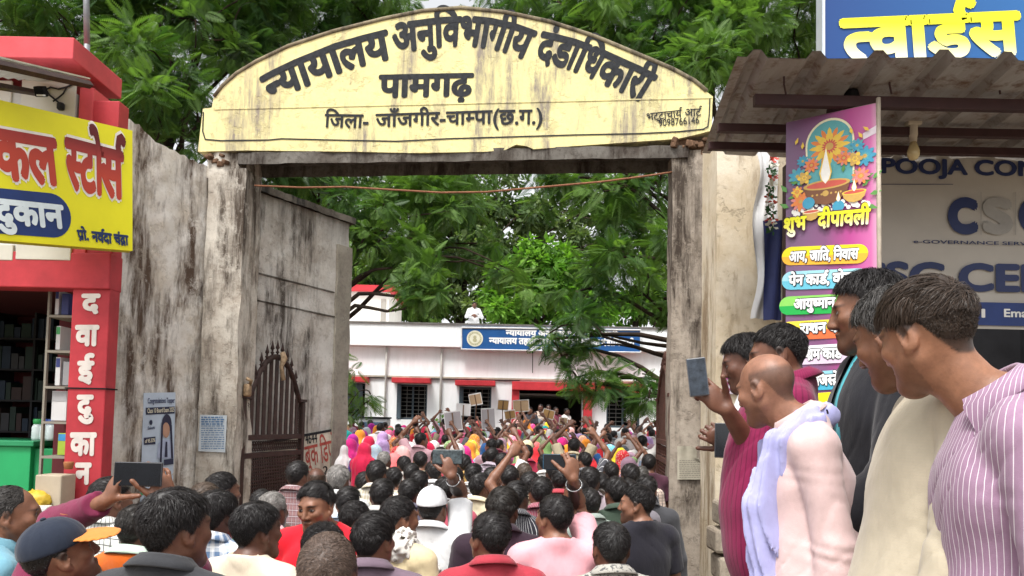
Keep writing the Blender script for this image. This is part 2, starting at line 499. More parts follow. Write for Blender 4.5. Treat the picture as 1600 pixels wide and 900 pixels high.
class Hair:
    """style: thickness(phi,theta), strand length, flow"""
    def __init__(s, style, n=3000, seed=0, top=.026, side=.010, length=.045, curl=0.0, flow='fwd', wid=.0014, bald=0, whorl=True, rough=.004, lift=.55, sl=.22):
        s.__dict__.update(locals())
    def build(s):
        r = np.random.default_rng(100 + s.seed)
        fg = Fig(); head_prims(fg, ID, features=False); fg.rc((0, -.025, -.08), (0, -.045, -.2), .052, .055, .03)
        c = np.array([0, -.012, .02])
        def region(p):
            q = p - np.array([0, 0, 0]); phi = np.abs(np.arctan2(q[:, 0], q[:, 1] + .02))
            e = q[:, 2] - hairline(phi, s.style)
            if s.bald == 2:    # bare crown, hair only as a fringe at sides and back
                e = np.minimum(e, np.where(phi > 1.25, .055 - q[:, 2], -.02))
            if s.bald == 3:    # hair receding behind the forehead
                e = np.minimum(e, .028 - q[:, 1] + .25 * np.abs(q[:, 0]))
            if s.bald == 1:    # thin crown patch
                e = np.minimum(e, np.linalg.norm(q - np.array([0, -.055, .10]), axis=1) - .045)
            return e, phi
        # cap
        nt_, npj = 44, 88
        th = np.linspace(.02, 2.35, nt_); ph = np.linspace(0, 2 * np.pi, npj, endpoint=False)
        T, Ph = np.meshgrid(th, ph, indexing='ij')
        d = np.stack([np.sin(T) * np.sin(Ph), np.sin(T) * np.cos(Ph), np.cos(T)], -1).reshape(-1, 3)
        t = march(fg, c, d); p = c + d * t[:, None]
        e, phi = region(p)
        up = np.clip(p[:, 2] / .1, 0, 1); tk = s.side + (s.top - s.side) * up ** 1.3
        w = p * 1.0
        nz = np.sin(w @ np.array([61., 35, -48]) + 2 * np.sin(w @ np.array([-30., 52, 27]) + s.seed)) + np.sin(w @ np.array([-90., 70, 66]) + s.seed * 2)
        off = np.clip(e / .018, -1, 1); off = np.where(off > 0, off ** .6, off * 1.5) * (tk * .5) + nz * s.rough * np.clip(e / .03, 0, 1) * .5
        off = np.where(e < -.004, -.006, off)
        V = p + d * off[:, None]; keep = e > -.012
        ii = np.arange(nt_ * npj).reshape(nt_, npj); a = ii[:-1]; b = ii[1:]
        F = np.stack([a, b, np.roll(b, -1, 1), np.roll(a, -1, 1)], -1).reshape(-1, 4)
        F = F[keep[F].any(1)]
        var = np.full((len(V), 4), .25); var[:, 3] = 1
        # strands
        if s.n:
            m = int(s.n * 2.6); q = r.normal(size=(m, 3)); q /= np.linalg.norm(q, axis=1)[:, None]; q = q[q[:, 2] > -.75]
            t2 = march(fg, c, q); p2 = c + q * t2[:, None]; e2, ph2 = region(p2)
            ok = e2 > .001; p2, q, e2, ph2 = p2[ok][:s.n], q[ok][:s.n], e2[ok][:s.n], ph2[ok][:s.n]; M = len(p2)
            up2 = np.clip(p2[:, 2] / .1, 0, 1)
            nrm = p2 - np.array([0, -.012, .0]); nrm /= np.linalg.norm(nrm, axis=1)[:, None]
            wc = np.array([.012, -.065, .1]); away = p2 - wc; away[:, 2] *= .6
            if s.flow == 'fwd': fl = away * 6 + np.array([0, .8, -.35])
            elif s.flow == 'side': fl = away * 4 + np.outer(np.where(p2[:, 2] > .04, 1, 0), [.9, .5, 0]) + np.outer(np.where(p2[:, 2] > .04, 0, 1), [0, -.1, -.9])
            elif s.flow == 'back': fl = np.outer(up2, [0, -1.2, .2]) + np.outer(1 - up2, [0, -.5, -.8])
            else: fl = away * 8 + np.array([0, 0, -.5])
            g = r.integers(0, 90, M); gd = r.normal(0, 1, (90, 3)); 
            gp = p2[r.integers(0, M, 90)]; g = np.argmin(((p2[:, None] - gp[None]) ** 2).sum(2), 1)
            fl = fl / (np.linalg.norm(fl, axis=1)[:, None] + 1e-6) + gd[g] * .35 + r.normal(0, .16, (M, 3))
            tan = fl - nrm * (fl * nrm).sum(1)[:, None]; tan /= np.linalg.norm(tan, axis=1)[:, None] + 1e-6
            L = s.length * (s.sl + (1.1 - s.sl) * np.clip((up2 - .15) / .6, 0, 1)) * r.uniform(.6, 1.2, M); L *= np.clip(.25 + e2 / .03, .25, 1)
            if s.length < .02: L = s.length * r.uniform(.7, 1.2, M)
            tk2 = s.side + (s.top - s.side) * up2 ** 1.3
            lf = r.uniform(.2, 1.25, M) * (.6 + s.lift * .8)
            K = 5; pts = np.zeros((M, K + 1, 3))
            cd_ = r.normal(0, 1, (M, 3)); cp = r.uniform(0, 6.28, M)
            for i in range(K + 1):
                u = i / K
                lift = tk2 * (.42 + (.5 * math.sin(min(u * 1.9, 1.75)) - .22 * u) * lf)
                x = p2 + nrm * (lift * np.clip(e2 / .012, .2, 1))[:, None] + tan * (L * u)[:, None] + np.array([0, 0, -1]) * (L * u * u * .25)[:, None]
                if s.curl: x = x + (np.sin(cp + u * 7)[:, None] * cd_ + np.cos(cp + u * 7)[:, None] * np.roll(cd_, 1, 1)) * (s.curl * (.3 + u))
                # keep the lock outside the head
                v = x - c; rr = np.linalg.norm(v, axis=1); dd = v / rr[:, None]; base = march(fg, c, dd, n=8)
                x = c + dd * np.clip(rr, base + .001 + .8 * lift * np.clip(e2 / .012, .1, 1), base + .004 + 1.25 * lift)[:, None]
                pts[:, i] = x
            sd_ = np.cross(pts[:, 1:] - pts[:, :-1], nrm[:, None] + r.normal(0, .5, (M, 1, 3)))
            sd_ = np.concatenate([sd_, sd_[:, -1:]], 1); sd_ /= np.linalg.norm(sd_, axis=2)[..., None] + 1e-9
            wv = s.wid * r.uniform(.7, 1.3, M)[:, None] * np.array([1, 1, .95, .8, .55, .12])[None]
            A = pts + sd_ * wv[..., None]; Bq = pts - sd_ * wv[..., None]
            SV = np.stack([A, Bq], 2).reshape(-1, 3); base_i = len(V) + np.arange(M)[:, None] * (K + 1) * 2 + np.arange(K)[None] * 2
            SF = np.stack([base_i, base_i + 1, base_i + 3, base_i + 2], -1).reshape(-1, 4)
            va = np.repeat(r.uniform(0, 1, M), (K + 1) * 2)[:, None] * np.ones((1, 4)); va[:, 3] = 1
            V = np.concatenate([V, SV]); F = np.concatenate([F, SF]); var = np.concatenate([var, va])
        return npmesh("hair", V, F, [HAIR_M], attr={"var": var})

# ---------------------------------------------------------------- hands
def hand(fg, w, f, n, side, curl=.35, spread=.12, thumb=.5, sc=1.0, fist=False, k=.006, simple=False, tcurl=.3, tdir=None):
    """w wrist, f towards the knuckles, n out of the palm, side towards the thumb"""
    f = f / np.linalg.norm(f); n = n - f * (n @ f); n /= np.linalg.norm(n); sd_ = np.cross(f, n)
    if sd_ @ side < 0: sd_ = -sd_
    R = np.stack([sd_, f, n], 1)
    c = w + f * .047 * sc
    fg.el(c, (.040 * sc, .054 * sc, .017 * sc), .014, ID, R)
    fg.el(w + f * .03 * sc + sd_ * .022 * sc + n * .008 * sc, (.018 * sc, .03 * sc, .015 * sc), .012, ID, R)
    ln = [.070, .079, .073, .056]; of = [.029, .010, -.010, -.028]; rd = [.0088, .0092, .0088, .0078]
    for i in range(4):
        p = w + f * (.088 - .004 * abs(i - 1)) * sc + sd_ * of[i] * sc
        a = spread * (1.5 - i); dirv = f * math.cos(a) + sd_ * math.sin(a); ang = 0
        cu = (1.45 if fist else curl) * (1 + .08 * i)
        segs = [(.45, cu * .75), (.30, cu * 1.15), (.25, cu * .8)]
        q0 = p - f * .012 * sc
        for j, (fr_, da) in enumerate(segs):
            ang += da; d = dirv * math.cos(ang) + n * math.sin(ang)
            q1 = (p if j == 0 else q1) + d * ln[i] * fr_ * sc
            st = q0 if j == 0 else qs
            fg.rc(st, q1, (rd[i] - .0007 * j) * sc, (rd[i] - .0007 * (j + 1)) * sc, k); qs = q1
    b = w + f * .022 * sc + sd_ * .026 * sc + n * .006 * sc
    d1 = f * .70 + sd_ * (1.0 - thumb * .5) + n * (.25 + thumb * .5) if tdir is None else tdir
    d1 = d1 / np.linalg.norm(d1); m = b + d1 * .038 * sc
    d2 = d1 + f * .5 * tcurl + n * .4 * tcurl - sd_ * .5 * tcurl; d2 /= np.linalg.norm(d2); e = m + d2 * .032 * sc; g = e + d2 * .024 * sc
    fg.rc(b, m, .013 * sc, .0105 * sc, .010); fg.rc(m, e, .0105 * sc, .0095 * sc, k); fg.rc(e, g, .0095 * sc, .008 * sc, k)

# ---------------------------------------------------------------- whole figure
def ik(S, T, l1, l2, pole):
    v = T - S; L = np.linalg.norm(v); L2 = min(L, (l1 + l2) * .995); v = v / L; T = S + v * L2
    a = (l1 ** 2 - l2 ** 2 + L2 ** 2) / (2 * L2); hgt = math.sqrt(max(l1 ** 2 - a ** 2, 0))
    q = pole - v * (pole @ v); q /= np.linalg.norm(q) + 1e-9
    return S + v * a + q * hgt, T

class Man:
    """a standing figure facing +Y; everything a pose needs. Arms: dict(t=wrist target in the upper frame, pole, hand options)"""
    def __init__(s, lean=0, side=0, armr=1.0, yaw=0, pitch=0, tilt=0, twist=0, arms=None, sex='m', belly=0.0, neckfwd=0.0, neckup=0.0, hands=True, broad=1.0):
        s.sex = sex; s.belly = belly; s.broad = broad; s.hands = hands; s.armr = armr; s.nf = neckfwd
        D = math.radians
        s.U = about(rotz(D(twist)) @ roty(D(side)) @ rotx(-D(lean)), (0, 0, .95))
        s.H = mulf(s.U, Fr(rotz(D(yaw)) @ rotx(-D(pitch)) @ roty(D(tilt)), (0, -.012 + neckfwd, 1.475 + neckup)))
        s.H = mulf(s.H, Fr(np.eye(3), (0, .028, .083))); s.H.sc = .92
        s.arm = {}
        arms = arms or {}
        for sg, nm in ((-1, 'L'), (1, 'R')):
            a = dict(t=(sg * .265, .05, .83), pole=(sg * .4, -1, 0)); a.update(arms.get(nm, {}))
            S = np.array([sg * .170 * broad, -.014, 1.375]); T = np.array(a['t'], float)
            if T[2] > 1.45: S = S + np.array([-sg * .015, 0, .03])
            if a.get('world'): T = s.U.R.T @ (T - s.U.t)
            E, Wr = ik(S, T, .285, .25, np.array(a['pole'], float))
            S, E, Wr = s.U.p(S), s.U.p(E), s.U.p(Wr)
            fd = Wr - E; fd /= np.linalg.norm(fd)
            f = np.array(a['f'], float) if 'f' in a else fd
            n = np.array(a['n'], float) if 'n' in a else np.array([-sg, 0, 0]) 
            sdv = np.array(a['s'], float) if 's' in a else np.array([0, 1.0, 0])
            if 'f' in a: f = s.U.R @ f
            if 'n' in a: n = s.U.R @ n
            if 's' in a: sdv = s.U.R @ sdv
            s.arm[nm] = dict(S=S, E=E, W=Wr, f=f, n=n, s=sdv, o=a, sg=sg)
    def torso(s, fg, i=0.0, b=None, upper=True):
        U, br, be = s.U, s.broad, s.belly
        f = s.sex == 'f'
        fg.el((0, .0, 1.24), (.152 * br + i, .100 + i, .17 + i), .04, U)
        fg.rc((-.122 * br, -.014, 1.372), (.122 * br, -.014, 1.372), .050 + i, .050 + i, .04, U)
        for sg in (-1, 1):
            fg.rc((sg * .02, -.032, 1.448), (sg * .145 * br, -.018, 1.388), .040 + i * .6, .040 + i, .035, U)
            fg.el((sg * .062 * br, -.050, 1.26), (.075 + i, .042 + i, .10 + i), .05, U)
            fg.el((sg * .07 * br, .052, 1.27), (.07 + i, .046 + i * .7, .075 + i), .05, U)
        fg.rc((0, -.016, 1.38), (0, -.026, 1.445), .058 + i, .050 + i, .035, U)
        fg.el((0, .012 + be * .55, 1.07), (.138 + be * .3 + i, .100 + be * .75 + i, .17 + i), .05, U)
        fg.el((0, 0, .93), (.158 + be * .2 + i, .118 + be * .3 + i, .13 + i), .05, U)
    def neck(s, fg):
        a = s.U.p((0, -.018, 1.415)); b = s.H.p((0, -.022, -.045))
        fg.rc(a, b, .049, .045, .025); fg.rc(s.U.p((0, .004, 1.41)), s.H.p((0, .005, -.07)), .042, .036, .025)
    def arms_(s, fg, r=None):
        for a in s.arm.values():
            q = s.armr; fg.el(a['S'], (.049 * q, .052 * q, .052 * q), .03)
            fg.rc(a['S'], a['E'], .050 * q, .038 * q, .02)
            m = a['E'] + (a['W'] - a['E']) * .25
            fg.rc(a['E'], m, .038 * q, .0395 * q, .012); fg.rc(m, a['W'], .0395 * q, .0255 * q, .02)
    def legs(s, fg, i=0.0):
        for sg in (-1, 1):
            hp, kn, an = (sg * .092, 0, .9), (sg * .10, .015, .49), (sg * .105, -.01, .09)
            fg.rc(hp, kn, .078 + i * .8, .055 + i, .03); fg.rc(kn, an, .058 + i, .042 + i * 1.2, .02)
    def body(s, h=.006, hair='short', stubble=.5, bare=False):
        fg = Fig(); s.torso(fg, 0); s.neck(fg); s.arms_(fg); s.legs(fg); head_prims(fg, s.H, s.sex)
        for sg in (-1, 1):
            fg.rc((sg * .105, -.03, .045), (sg * .125, .10, .03), .036, .026, .03); fg.rc((sg * .125, .10, .03), (sg * .135, .15, .024), .03, .02, .02)
        if s.hands:
            for a in s.arm.values():
                o = a['o']
                hand(fg, a['W'], a['f'], a['n'], a['s'], **{k: o[k] for k in ('curl', 'spread', 'thumb', 'fist', 'tcurl', 'tdir') if k in o}, k=.004 if h < .008 else .010)
        lo, hi = fg.bounds()
        V, F = nets(fg, lo, hi, h)
        # skin details, in head coordinates: lips, eyes, brows, scalp and stubble
        q = (V - s.H.t) @ s.H.R / s.H.sc; A = np.zeros((len(V), 4))
        def paintv(w, c):
            w = np.clip(w, 0, 1)[:, None]; A[:, :3] = A[:, :3] * (1 - w) + np.array(c) * w; A[:, 3] = np.maximum(A[:, 3], w[:, 0])
        nearh = np.linalg.norm(q, axis=1) < .19
        phi = np.abs(np.arctan2(q[:, 0], q[:, 1] + .02)); e = q[:, 2] - hairline(phi, hair)
        dark = (.010, .008, .007)
        if hair != 'none':
            reg = (e / .008) * nearh
            if hair == 'bald': reg = np.minimum(reg, np.where(phi > 1.2, (.06 - q[:, 2]) / .03, -1)); reg = np.clip(reg, 0, .55)
            paintv(np.clip(reg, 0, .85), (.03, .025, .022) if hair == 'bald' else dark)
        front = (q[:, 1] > .055) & nearh; ax_ = np.abs(q[:, 0])
        if stubble:
            b = np.exp(-((q[:, 2] + .047) / .007) ** 2) * (ax_ < .028) * front
            j = np.clip((-.045 - q[:, 2]) / .02, 0, 1) * (q[:, 2] > -.125) * nearh * (q[:, 1] > .0) * .55
            paintv(np.maximum(b * 1.2, j) * stubble, dark)
        lip = np.exp(-(((ax_ / .021) ** 2 + ((q[:, 2] + .065) / .010) ** 2) ** 2)) * front
        paintv(lip * .55, (.10, .035, .03))
        br = np.exp(-((((ax_ - .033) / .020) ** 2 + ((q[:, 2] - .0245 + .12 * np.abs(ax_ - .03)) / .0052) ** 2) ** 2)) * front
        paintv(br * .95, dark)
        ey = ((ax_ - .032) / .0115) ** 2 + ((q[:, 2] - .002) / .0036) ** 2
        paintv(np.exp(-(((ax_ - .032) / .017) ** 2 + ((q[:, 2] - .004) / .0085) ** 2) ** 3) * front * .9, dark)
        paintv((ey < 1) * front * 1.0, (.30, .26, .24))
        paintv((((ax_ - .032) ** 2 + (q[:, 2] - .003) ** 2) < .0060 ** 2) * front * 1.0, dark)
        return npmesh("person", V, F, [SKIN_M], attr={"ovr": A})
    def shirt(s, h=.008, sleeve=.62, i=.014, collar=True, hem=.80, fold=.0035, seed=0, loose=0.0, neckcut=.068, open_=False):
        """sleeve: <=1 share of the upper arm, up to 2 for the wrist"""
        fg = Fig(); s.torso(fg, i)
        fg.el((0, .004 + s.belly * .5, 1.06), (.150 * s.broad + s.belly * .2 + i + loose * .6, .112 + s.belly * .7 + i + loose * .6, .40), .04, s.U)
        fg.el((0, .01 + s.belly * .4, .93), (.172 + s.belly * .25 + i + loose, .136 + s.belly * .5 + i + loose, .26), .05, s.U)
        for a in s.arm.values():
            S, E, Wr = a['S'], a['E'], a['W']; fg.el(S, (.050 + i, .052 + i, .052 + i), .03)
            if sleeve <= 1:
                ax_ = (E - S); L = np.linalg.norm(ax_); ax_ /= L
                fg.rc(S, E, .047 + i, .044 + i + .012, .010, cut=(S + ax_ * L * sleeve, ax_))
            else:
                fg.rc(S, E, .049 + i, .042 + i, .010)
                ax_ = (Wr - E); L = np.linalg.norm(ax_); ax_ /= L
                fg.rc(E, Wr, .044 + i, .030 + i * .9, .02, cut=(E + ax_ * L * (sleeve - 1), ax_))
        lo, hi = fg.bounds(); Ut, UR = s.U.t, s.U.R
        na, nb = s.U.p((0, -.022, 1.462)), s.U.p((0, .02, 1.58)); nd = (nb - na) / np.linalg.norm(nb - na)
        cc = s.U.p((0, -.020, 1.466)); cR = s.U.R @ rotx(-.42)
        def fn(X, mg=.04):
            d = fg(X, mg + .05)
            q = (X - Ut) @ UR
            d = d + np.where(np.abs(d) < .1, folds(X * np.array([1, 1, .55]), 18, fold * .6, seed) + drape(q, 0, seed), 0)
            for a in s.arm.values():      # creases gathered at the elbow and under the arm
                for c_, ax2, w_ in ((a['E'], a['W'] - a['S'], .095), (a['S'] + np.array([0, 0, -.07]), a['E'] - a['S'], .07)):
                    ax2 = ax2 / np.linalg.norm(ax2); rel = X - c_; al = rel @ ax2
                    d = d + .0022 * np.sin(al * 120 + 45 * (rel @ np.array([.6, .7, .3])) + 2.5 * np.sin(rel[:, 2] * 40 + seed) + seed) * np.exp(-((rel ** 2).sum(1)) / w_ ** 2)
            d = np.maximum(d, hem - q[:, 2])
            t = (X - na) @ nd
            nk = np.linalg.norm(X - na - t[:, None] * nd, axis=1) - neckcut
            d = np.maximum(d, -np.maximum(nk, -t))
            if collar == 'ring':
                y = (X - cc) @ cR; rr = np.hypot(y[:, 0] * 1.0, y[:, 1] * .95); 
                ring = np.maximum(np.abs(rr - .071 - .25 * np.clip(-y[:, 2], -.03, .03)) - .008, np.abs(y[:, 2]) - .026)
                ring = np.where((y[:, 1] > .03) & (np.abs(y[:, 0]) < .018), .02, ring)
                d = smin(d, ring, .008)
            return d
        hi = np.maximum(hi, cc + .10)
        lo[2] = min(lo[2], .6)
        V, F = nets(fn, lo, hi, h)
        return V, F
    def collar(s, tip=.040, stand=.024, spread=.32, r0=.064):
        """folded shirt collar: stand, fold and fall, open at the throat"""
        cc = s.U.p((0, -.020 + .4 * s.nf, 1.464)); cR = s.U.R @ rotx(-.34 - 2.0 * s.nf); n = 40; V = []; F = []
        for i in range(n + 1):
            t = i / n; w = -math.pi / 2 + spread + (2 * math.pi - 2 * spread) * t + math.pi   # from the throat round the nape and back
            c, sn = math.cos(w), math.sin(w); fr = max(0, -sn * 0 + math.sin(w - math.pi)) if False else max(0.0, -math.sin(w))
            fr = max(0.0, math.sin(w)) ; edge = abs(2 * t - 1) ** 8
            rr = r0 * (1 - .06 * fr)
            rows = [(rr + .010, -.022), (rr + .002, .0), (rr - .001, stand * .7), (rr + .001, stand), (rr + .006, stand + .003), (rr + .012, stand - .004), (rr + .024, .010), (rr + .038 + .012 * edge, -.010 - tip * edge), (rr + .034 + .012 * edge, -.013 - tip * edge), (rr + .014, .004)]
            for r_, z in rows: V.append(cc + cR @ np.array([c * r_ * 1.0, sn * r_ * .98, z]))
        k = 10
        for i in range(n):
            for j in range(k - 1): F.append((i * k + j, i * k + j + 1, (i + 1) * k + j + 1, (i + 1) * k + j))
        return np.array(V), np.array(F)
    def trousers(s, h=.016, skirt=False):
        fg = Fig(); s.legs(fg, .022); fg.el((0, 0, .90), (.160 + s.belly * .15, .122 + s.belly * .2, .12), .03)
        if skirt: fg.rc((0, 0, .95), (0, .01, .12), .16, .23, .05)
        lo, hi = fg.bounds(); lo[2] = .06
        def fn(X, mg=.04): return np.maximum(fg(X, mg) + folds(X, 18, .003), np.maximum(.075 - X[:, 2], X[:, 2] - .99))
        return nets(fn, lo, hi, h)
    def veil(s, h=.014, length=1.05, seed=0, wide=1.0):
        H, U = s.H, s.U; fg = Fig()
        fg.el(H.p((0, -.02, .03)), (.094, .112, .102), .05, ID, H.R)
        fg.rc(H.p((0, -.02, .0)), U.p((0, -.05, 1.30)), .095, .15 * wide, .06)
        fg.rc(U.p((-.12, -.03, 1.36)), U.p((.12, -.03, 1.36)), .082, .082, .06)
        fg.rc(U.p((0, -.06, 1.32)), U.p((.02, -.07, length)), .15 * wide, .17 * wide, .05)
        lo, hi = fg.bounds(); ce = H.p((0, .085, -.03)); cR = H.R
        ct = U.p((0, .115, 1.2))
        def fn(X, mg=.04):
            d = fg(X, mg + .05)
            ang = np.arctan2(X[:, 0], -(X[:, 1] + .0) + .3)
            d = d + np.sin(ang * 34 + 2.5 * np.sin(X[:, 2] * 6 + seed) + seed) * .007 * np.clip((1.62 - X[:, 2]) * 4, .15, 1) + folds(X * np.array([1, 1, .4]), 20, .004, seed)
            y = (X - ce) @ cR; k0 = np.linalg.norm(y / np.array([.066, .075, .098]), axis=1) - 1
            d = np.maximum(d, -k0 * .07)
            y = (X - ct) @ U.R; d = np.maximum(d, -(np.linalg.norm(y / np.array([.16, .12, .30]), axis=1) - 1) * .12)
            return np.maximum(d, length - X[:, 2])
        return nets(fn, lo, hi, h)

# ---------------------------------------------------------------- materials for people
def _skin():
    m = N("skin"); oi = m.n("ObjectInfo"); a = m.n("Attribute", attribute_name="ovr")
    v = m.pos((1, 1, 1), True); n = m.noise(v, 26, 8, .7); n2 = m.noise(v, 190, 4)
    c = m.mix(m.ramp(n, [(.3, 0.0), (.7, 1.0)]), m.mix(1.0, oi.outputs["Color"], (.70, .66, .64), 'MULTIPLY'), m.mix(1.0, oi.outputs["Color"], (1.16, 1.12, 1.09), 'MULTIPLY'))
    c = m.mix(a.outputs["Alpha"], c, a.outputs["Color"])
    m.bump(n2, .25, .002)
    m.b.inputs["Subsurface Weight"].default_value = .06; m.b.inputs["Subsurface Radius"].default_value = (.012, .004, .002)
    return m.fin(c, .46, .42)
SKIN_M = _skin()
def _hairm():
    m = N("hair"); oi = m.n("ObjectInfo"); a = m.n("Attribute", attribute_name="var")
    f = m.n("SeparateColor"); m.l(a.outputs["Color"], f.inputs[0])
    c = m.mix(f.outputs[0], m.mix(1.0, oi.outputs["Color"], (.55, .55, .55), 'MULTIPLY'), m.mix(1.0, oi.outputs["Color"], (1.7, 1.65, 1.6), 'MULTIPLY'))
    return m.fin(c, .44, .26)
HAIR_M = _hairm()
_cm = {}
def cloth(kind="plain", c2=None, s=1.0, rough=.85):
    """woven cloth in the object's own colour, with a second colour for the pattern"""
    key = (kind, c2, s)
    if key in _cm: return _cm[key]
    m = N("cloth_" + kind); oi = m.n("ObjectInfo"); v = m.pos((1, 1, 1), True); c = oi.outputs["Color"]
    n = m.noise(v, 9, 4); 
    c = m.mix(m.ramp(n, [(.3, 0.0), (.7, 1.0)]), m.mix(1.0, c, (.86, .86, .86), 'MULTIPLY'), m.mix(1.0, c, (1.08, 1.08, 1.08), 'MULTIPLY'))
    z = m.n("SeparateXYZ"); m.l(v, z.inputs[0]); X, Y, Z = z.outputs
    XY = m.math('MULTIPLY', m.math('ARCTAN2', X, m.math('MULTIPLY', Y, -1.0)), .19)
    def line(co, freq, wid, ph=0.0):
        t = m.math('FRACT', m.math('ADD', m.math('MULTIPLY', co, freq), 50.13 + ph)); return m.math('LESS_THAN', t, wid)
    if kind == 'check':       # thin dark lines both ways
        f = m.math('MAXIMUM', line(XY, 34 / s, .16), line(Z, 34 / s, .16)); c = m.mix(m.math('MULTIPLY', f, .85), c, c2)
    elif kind == 'plaid':
        f = m.math('MULTIPLY', m.math('ADD', line(XY, 15 / s, .5), line(Z, 15 / s, .5)), .45)
        g = m.math('MAXIMUM', line(XY, 15 / s, .07, .25), line(Z, 15 / s, .07, .25)); c = m.mix(f, c, c2); c = m.mix(m.math('MULTIPLY', g, .5), c, (.8, .8, .8))
    elif kind == 'stripe':
        c = m.mix(m.math('MULTIPLY', line(XY, 48 / s, .11), .85), c, c2)
    elif kind == 'hstripe':
        c = m.mix(m.math('MULTIPLY', line(Z, 5 / s, .12), .9), c, c2)
    elif kind == 'dots':
        vo = m.n("TexVoronoi"); m.l(v, vo.inputs["Vector"]); vo.inputs["Scale"].default_value = 55 / s
        c = m.mix(m.math('LESS_THAN', vo.outputs["Distance"], .28), c, c2)
    elif kind == 'floral':
        n3 = m.noise(v, 38 / s, 3); c = m.mix(m.ramp(n3, [(.52, 0.0), (.58, 1.0)]), c, c2)
    elif kind == 'rib':
        c = m.mix(m.math('MULTIPLY', line(XY, 60 / s, .25), .35), c, (.02, .0, .01))
    elif kind == 'cross':
        c = m.mix(m.math('MULTIPLY', line(Z, 150, .4), .15), c, (.4, .36, .3))
    n4 = m.noise(m.pos((1, 1, .45), True), 7, 5, .6); n5 = m.noise(v, 350, 2)
    wv = m.n('TexNoise', noise_type='RIDGED_MULTIFRACTAL'); m.l(m.pos((1, 1, .6), True), wv.inputs['Vector']); wv.inputs['Scale'].default_value = 5; wv.inputs['Detail'].default_value = 3; wv.inputs['Distortion'].default_value = .6
    m.bump(m.math('ADD', m.math('ADD', n4, m.math('MULTIPLY', n5, .05)), m.math('MULTIPLY', wv.outputs['Fac'], .5)), .42, .022)
    m.b.inputs["Sheen Weight"].default_value = .15
    _cm[key] = m.fin(c, rough, .2); return _cm[key]
# ================================================================== setting
def rough_box(mb, pl, u0, u1, v0, v1, o0, o1, step=.09, amp=.006, seed=0, mi=0, topfn=None):
    """masonry block with uneven faces; topfn(u) gives a ragged top"""
    r = np.random.default_rng(seed)
    nu, nv, no = [max(1, int(abs(b - a) / step)) for a, b in ((u0, u1), (v0, v1), (o0, o1))]
    kk = r.normal(0, 1, (5, 3)) * 9; ph = r.uniform(0, 6, 5)
    def dis(p):
        return sum(math.sin(float(k @ p) * (1 + .3 * i) + ph[i]) for i, k in enumerate(kk)) * amp * .5
    def face(fn, na, nb):
        vs = []
        for i in range(na + 1):
            for j in range(nb + 1):
                u, v, o, nn = fn(i / na, j / nb)
                if topfn is not None: v = v0 + (v - v0) * (topfn(u) - v0) / (v1 - v0)
                p = pl.at(u, v, o); p = p + np.array([dis(p), dis(p[::-1]), 0]); vs.append(p)
        fs = [[i * (nb + 1) + j, (i + 1) * (nb + 1) + j, (i + 1) * (nb + 1) + j + 1, i * (nb + 1) + j + 1] for i in range(na) for j in range(nb)]
        mb.add(vs, fs, mi)
    L = lambda a, b, t: a + (b - a) * t
    face(lambda a, b: (L(u0, u1, a), L(v0, v1, b), o1, 0), nu, nv); face(lambda a, b: (L(u0, u1, a), L(v0, v1, b), o0, 0), nu, nv)
    face(lambda a, b: (u0, L(v0, v1, b), L(o0, o1, a), 0), no, nv); face(lambda a, b: (u1, L(v0, v1, b), L(o0, o1, a), 0), no, nv)
    face(lambda a, b: (L(u0, u1, a), v1, L(o0, o1, b), 0), nu, no)

# ---- ground
def ground():
    ys = [-60, -10, 0, 4, 8, 12, 16, 20, 22, 26, 40, 80, 200, 800]; xs = [-600, -60, -20, -8, -4, 0, 4, 8, 20, 60, 600]
    vs = [(x, y, gz(y)) for y in ys for x in xs]; n = len(xs)
    mb = MB(); mb.add(vs, [[j * n + i, j * n + i + 1, (j + 1) * n + i + 1, (j + 1) * n + i] for j in range(len(ys) - 1) for i in range(n - 1)])
    m = N("ground_dirt"); v = m.pos(); a = m.noise(v, 1.5, 8, .7); b = m.noise(v, 30, 5)
    c = m.mix(m.ramp(a, [(.3, 0.0), (.7, 1.0)]), (.17, .13, .095), (.27, .23, .18)); m.bump(b, .6, .02)
    tag(mb.build("ground", m.fin(c, .95, .1)), kind="structure")
ground()

M_PLASTER = plaster("lime_plaster", (.72, .69, .64), (.58, .52, .44), (.10, .068, .050), .75, .8, crack=.12)
M_PLASTER_TOP = plaster("lime_plaster_weathered", (.60, .575, .535), (.46, .42, .37), (.085, .072, .062), .5, .6, top=(4.1, .9), crack=.14)
M_PILLAR = plaster("pillar_plaster", (.58, .54, .47), (.40, .35, .29), (.075, .058, .045), .7, .8, crack=.15)
M_YELLOW = plaster("yellow_limewash", (.74, .665, .315), (.68, .60, .31), (.25, .215, .18), .62, .85, crack=.09)
M_CONC = plaster("raw_concrete", "6e6a64", "524c46", (.035, .026, .021), .7, .6, crack=.3)
M_BLACKPAINT = paint("faded_black_paint", (.030, .032, .036), .75, .5, 25, .15)
M_BRICKEND = paint("broken_brick", (.16, .095, .06), .95, .5, 20, .1, bump=.8)

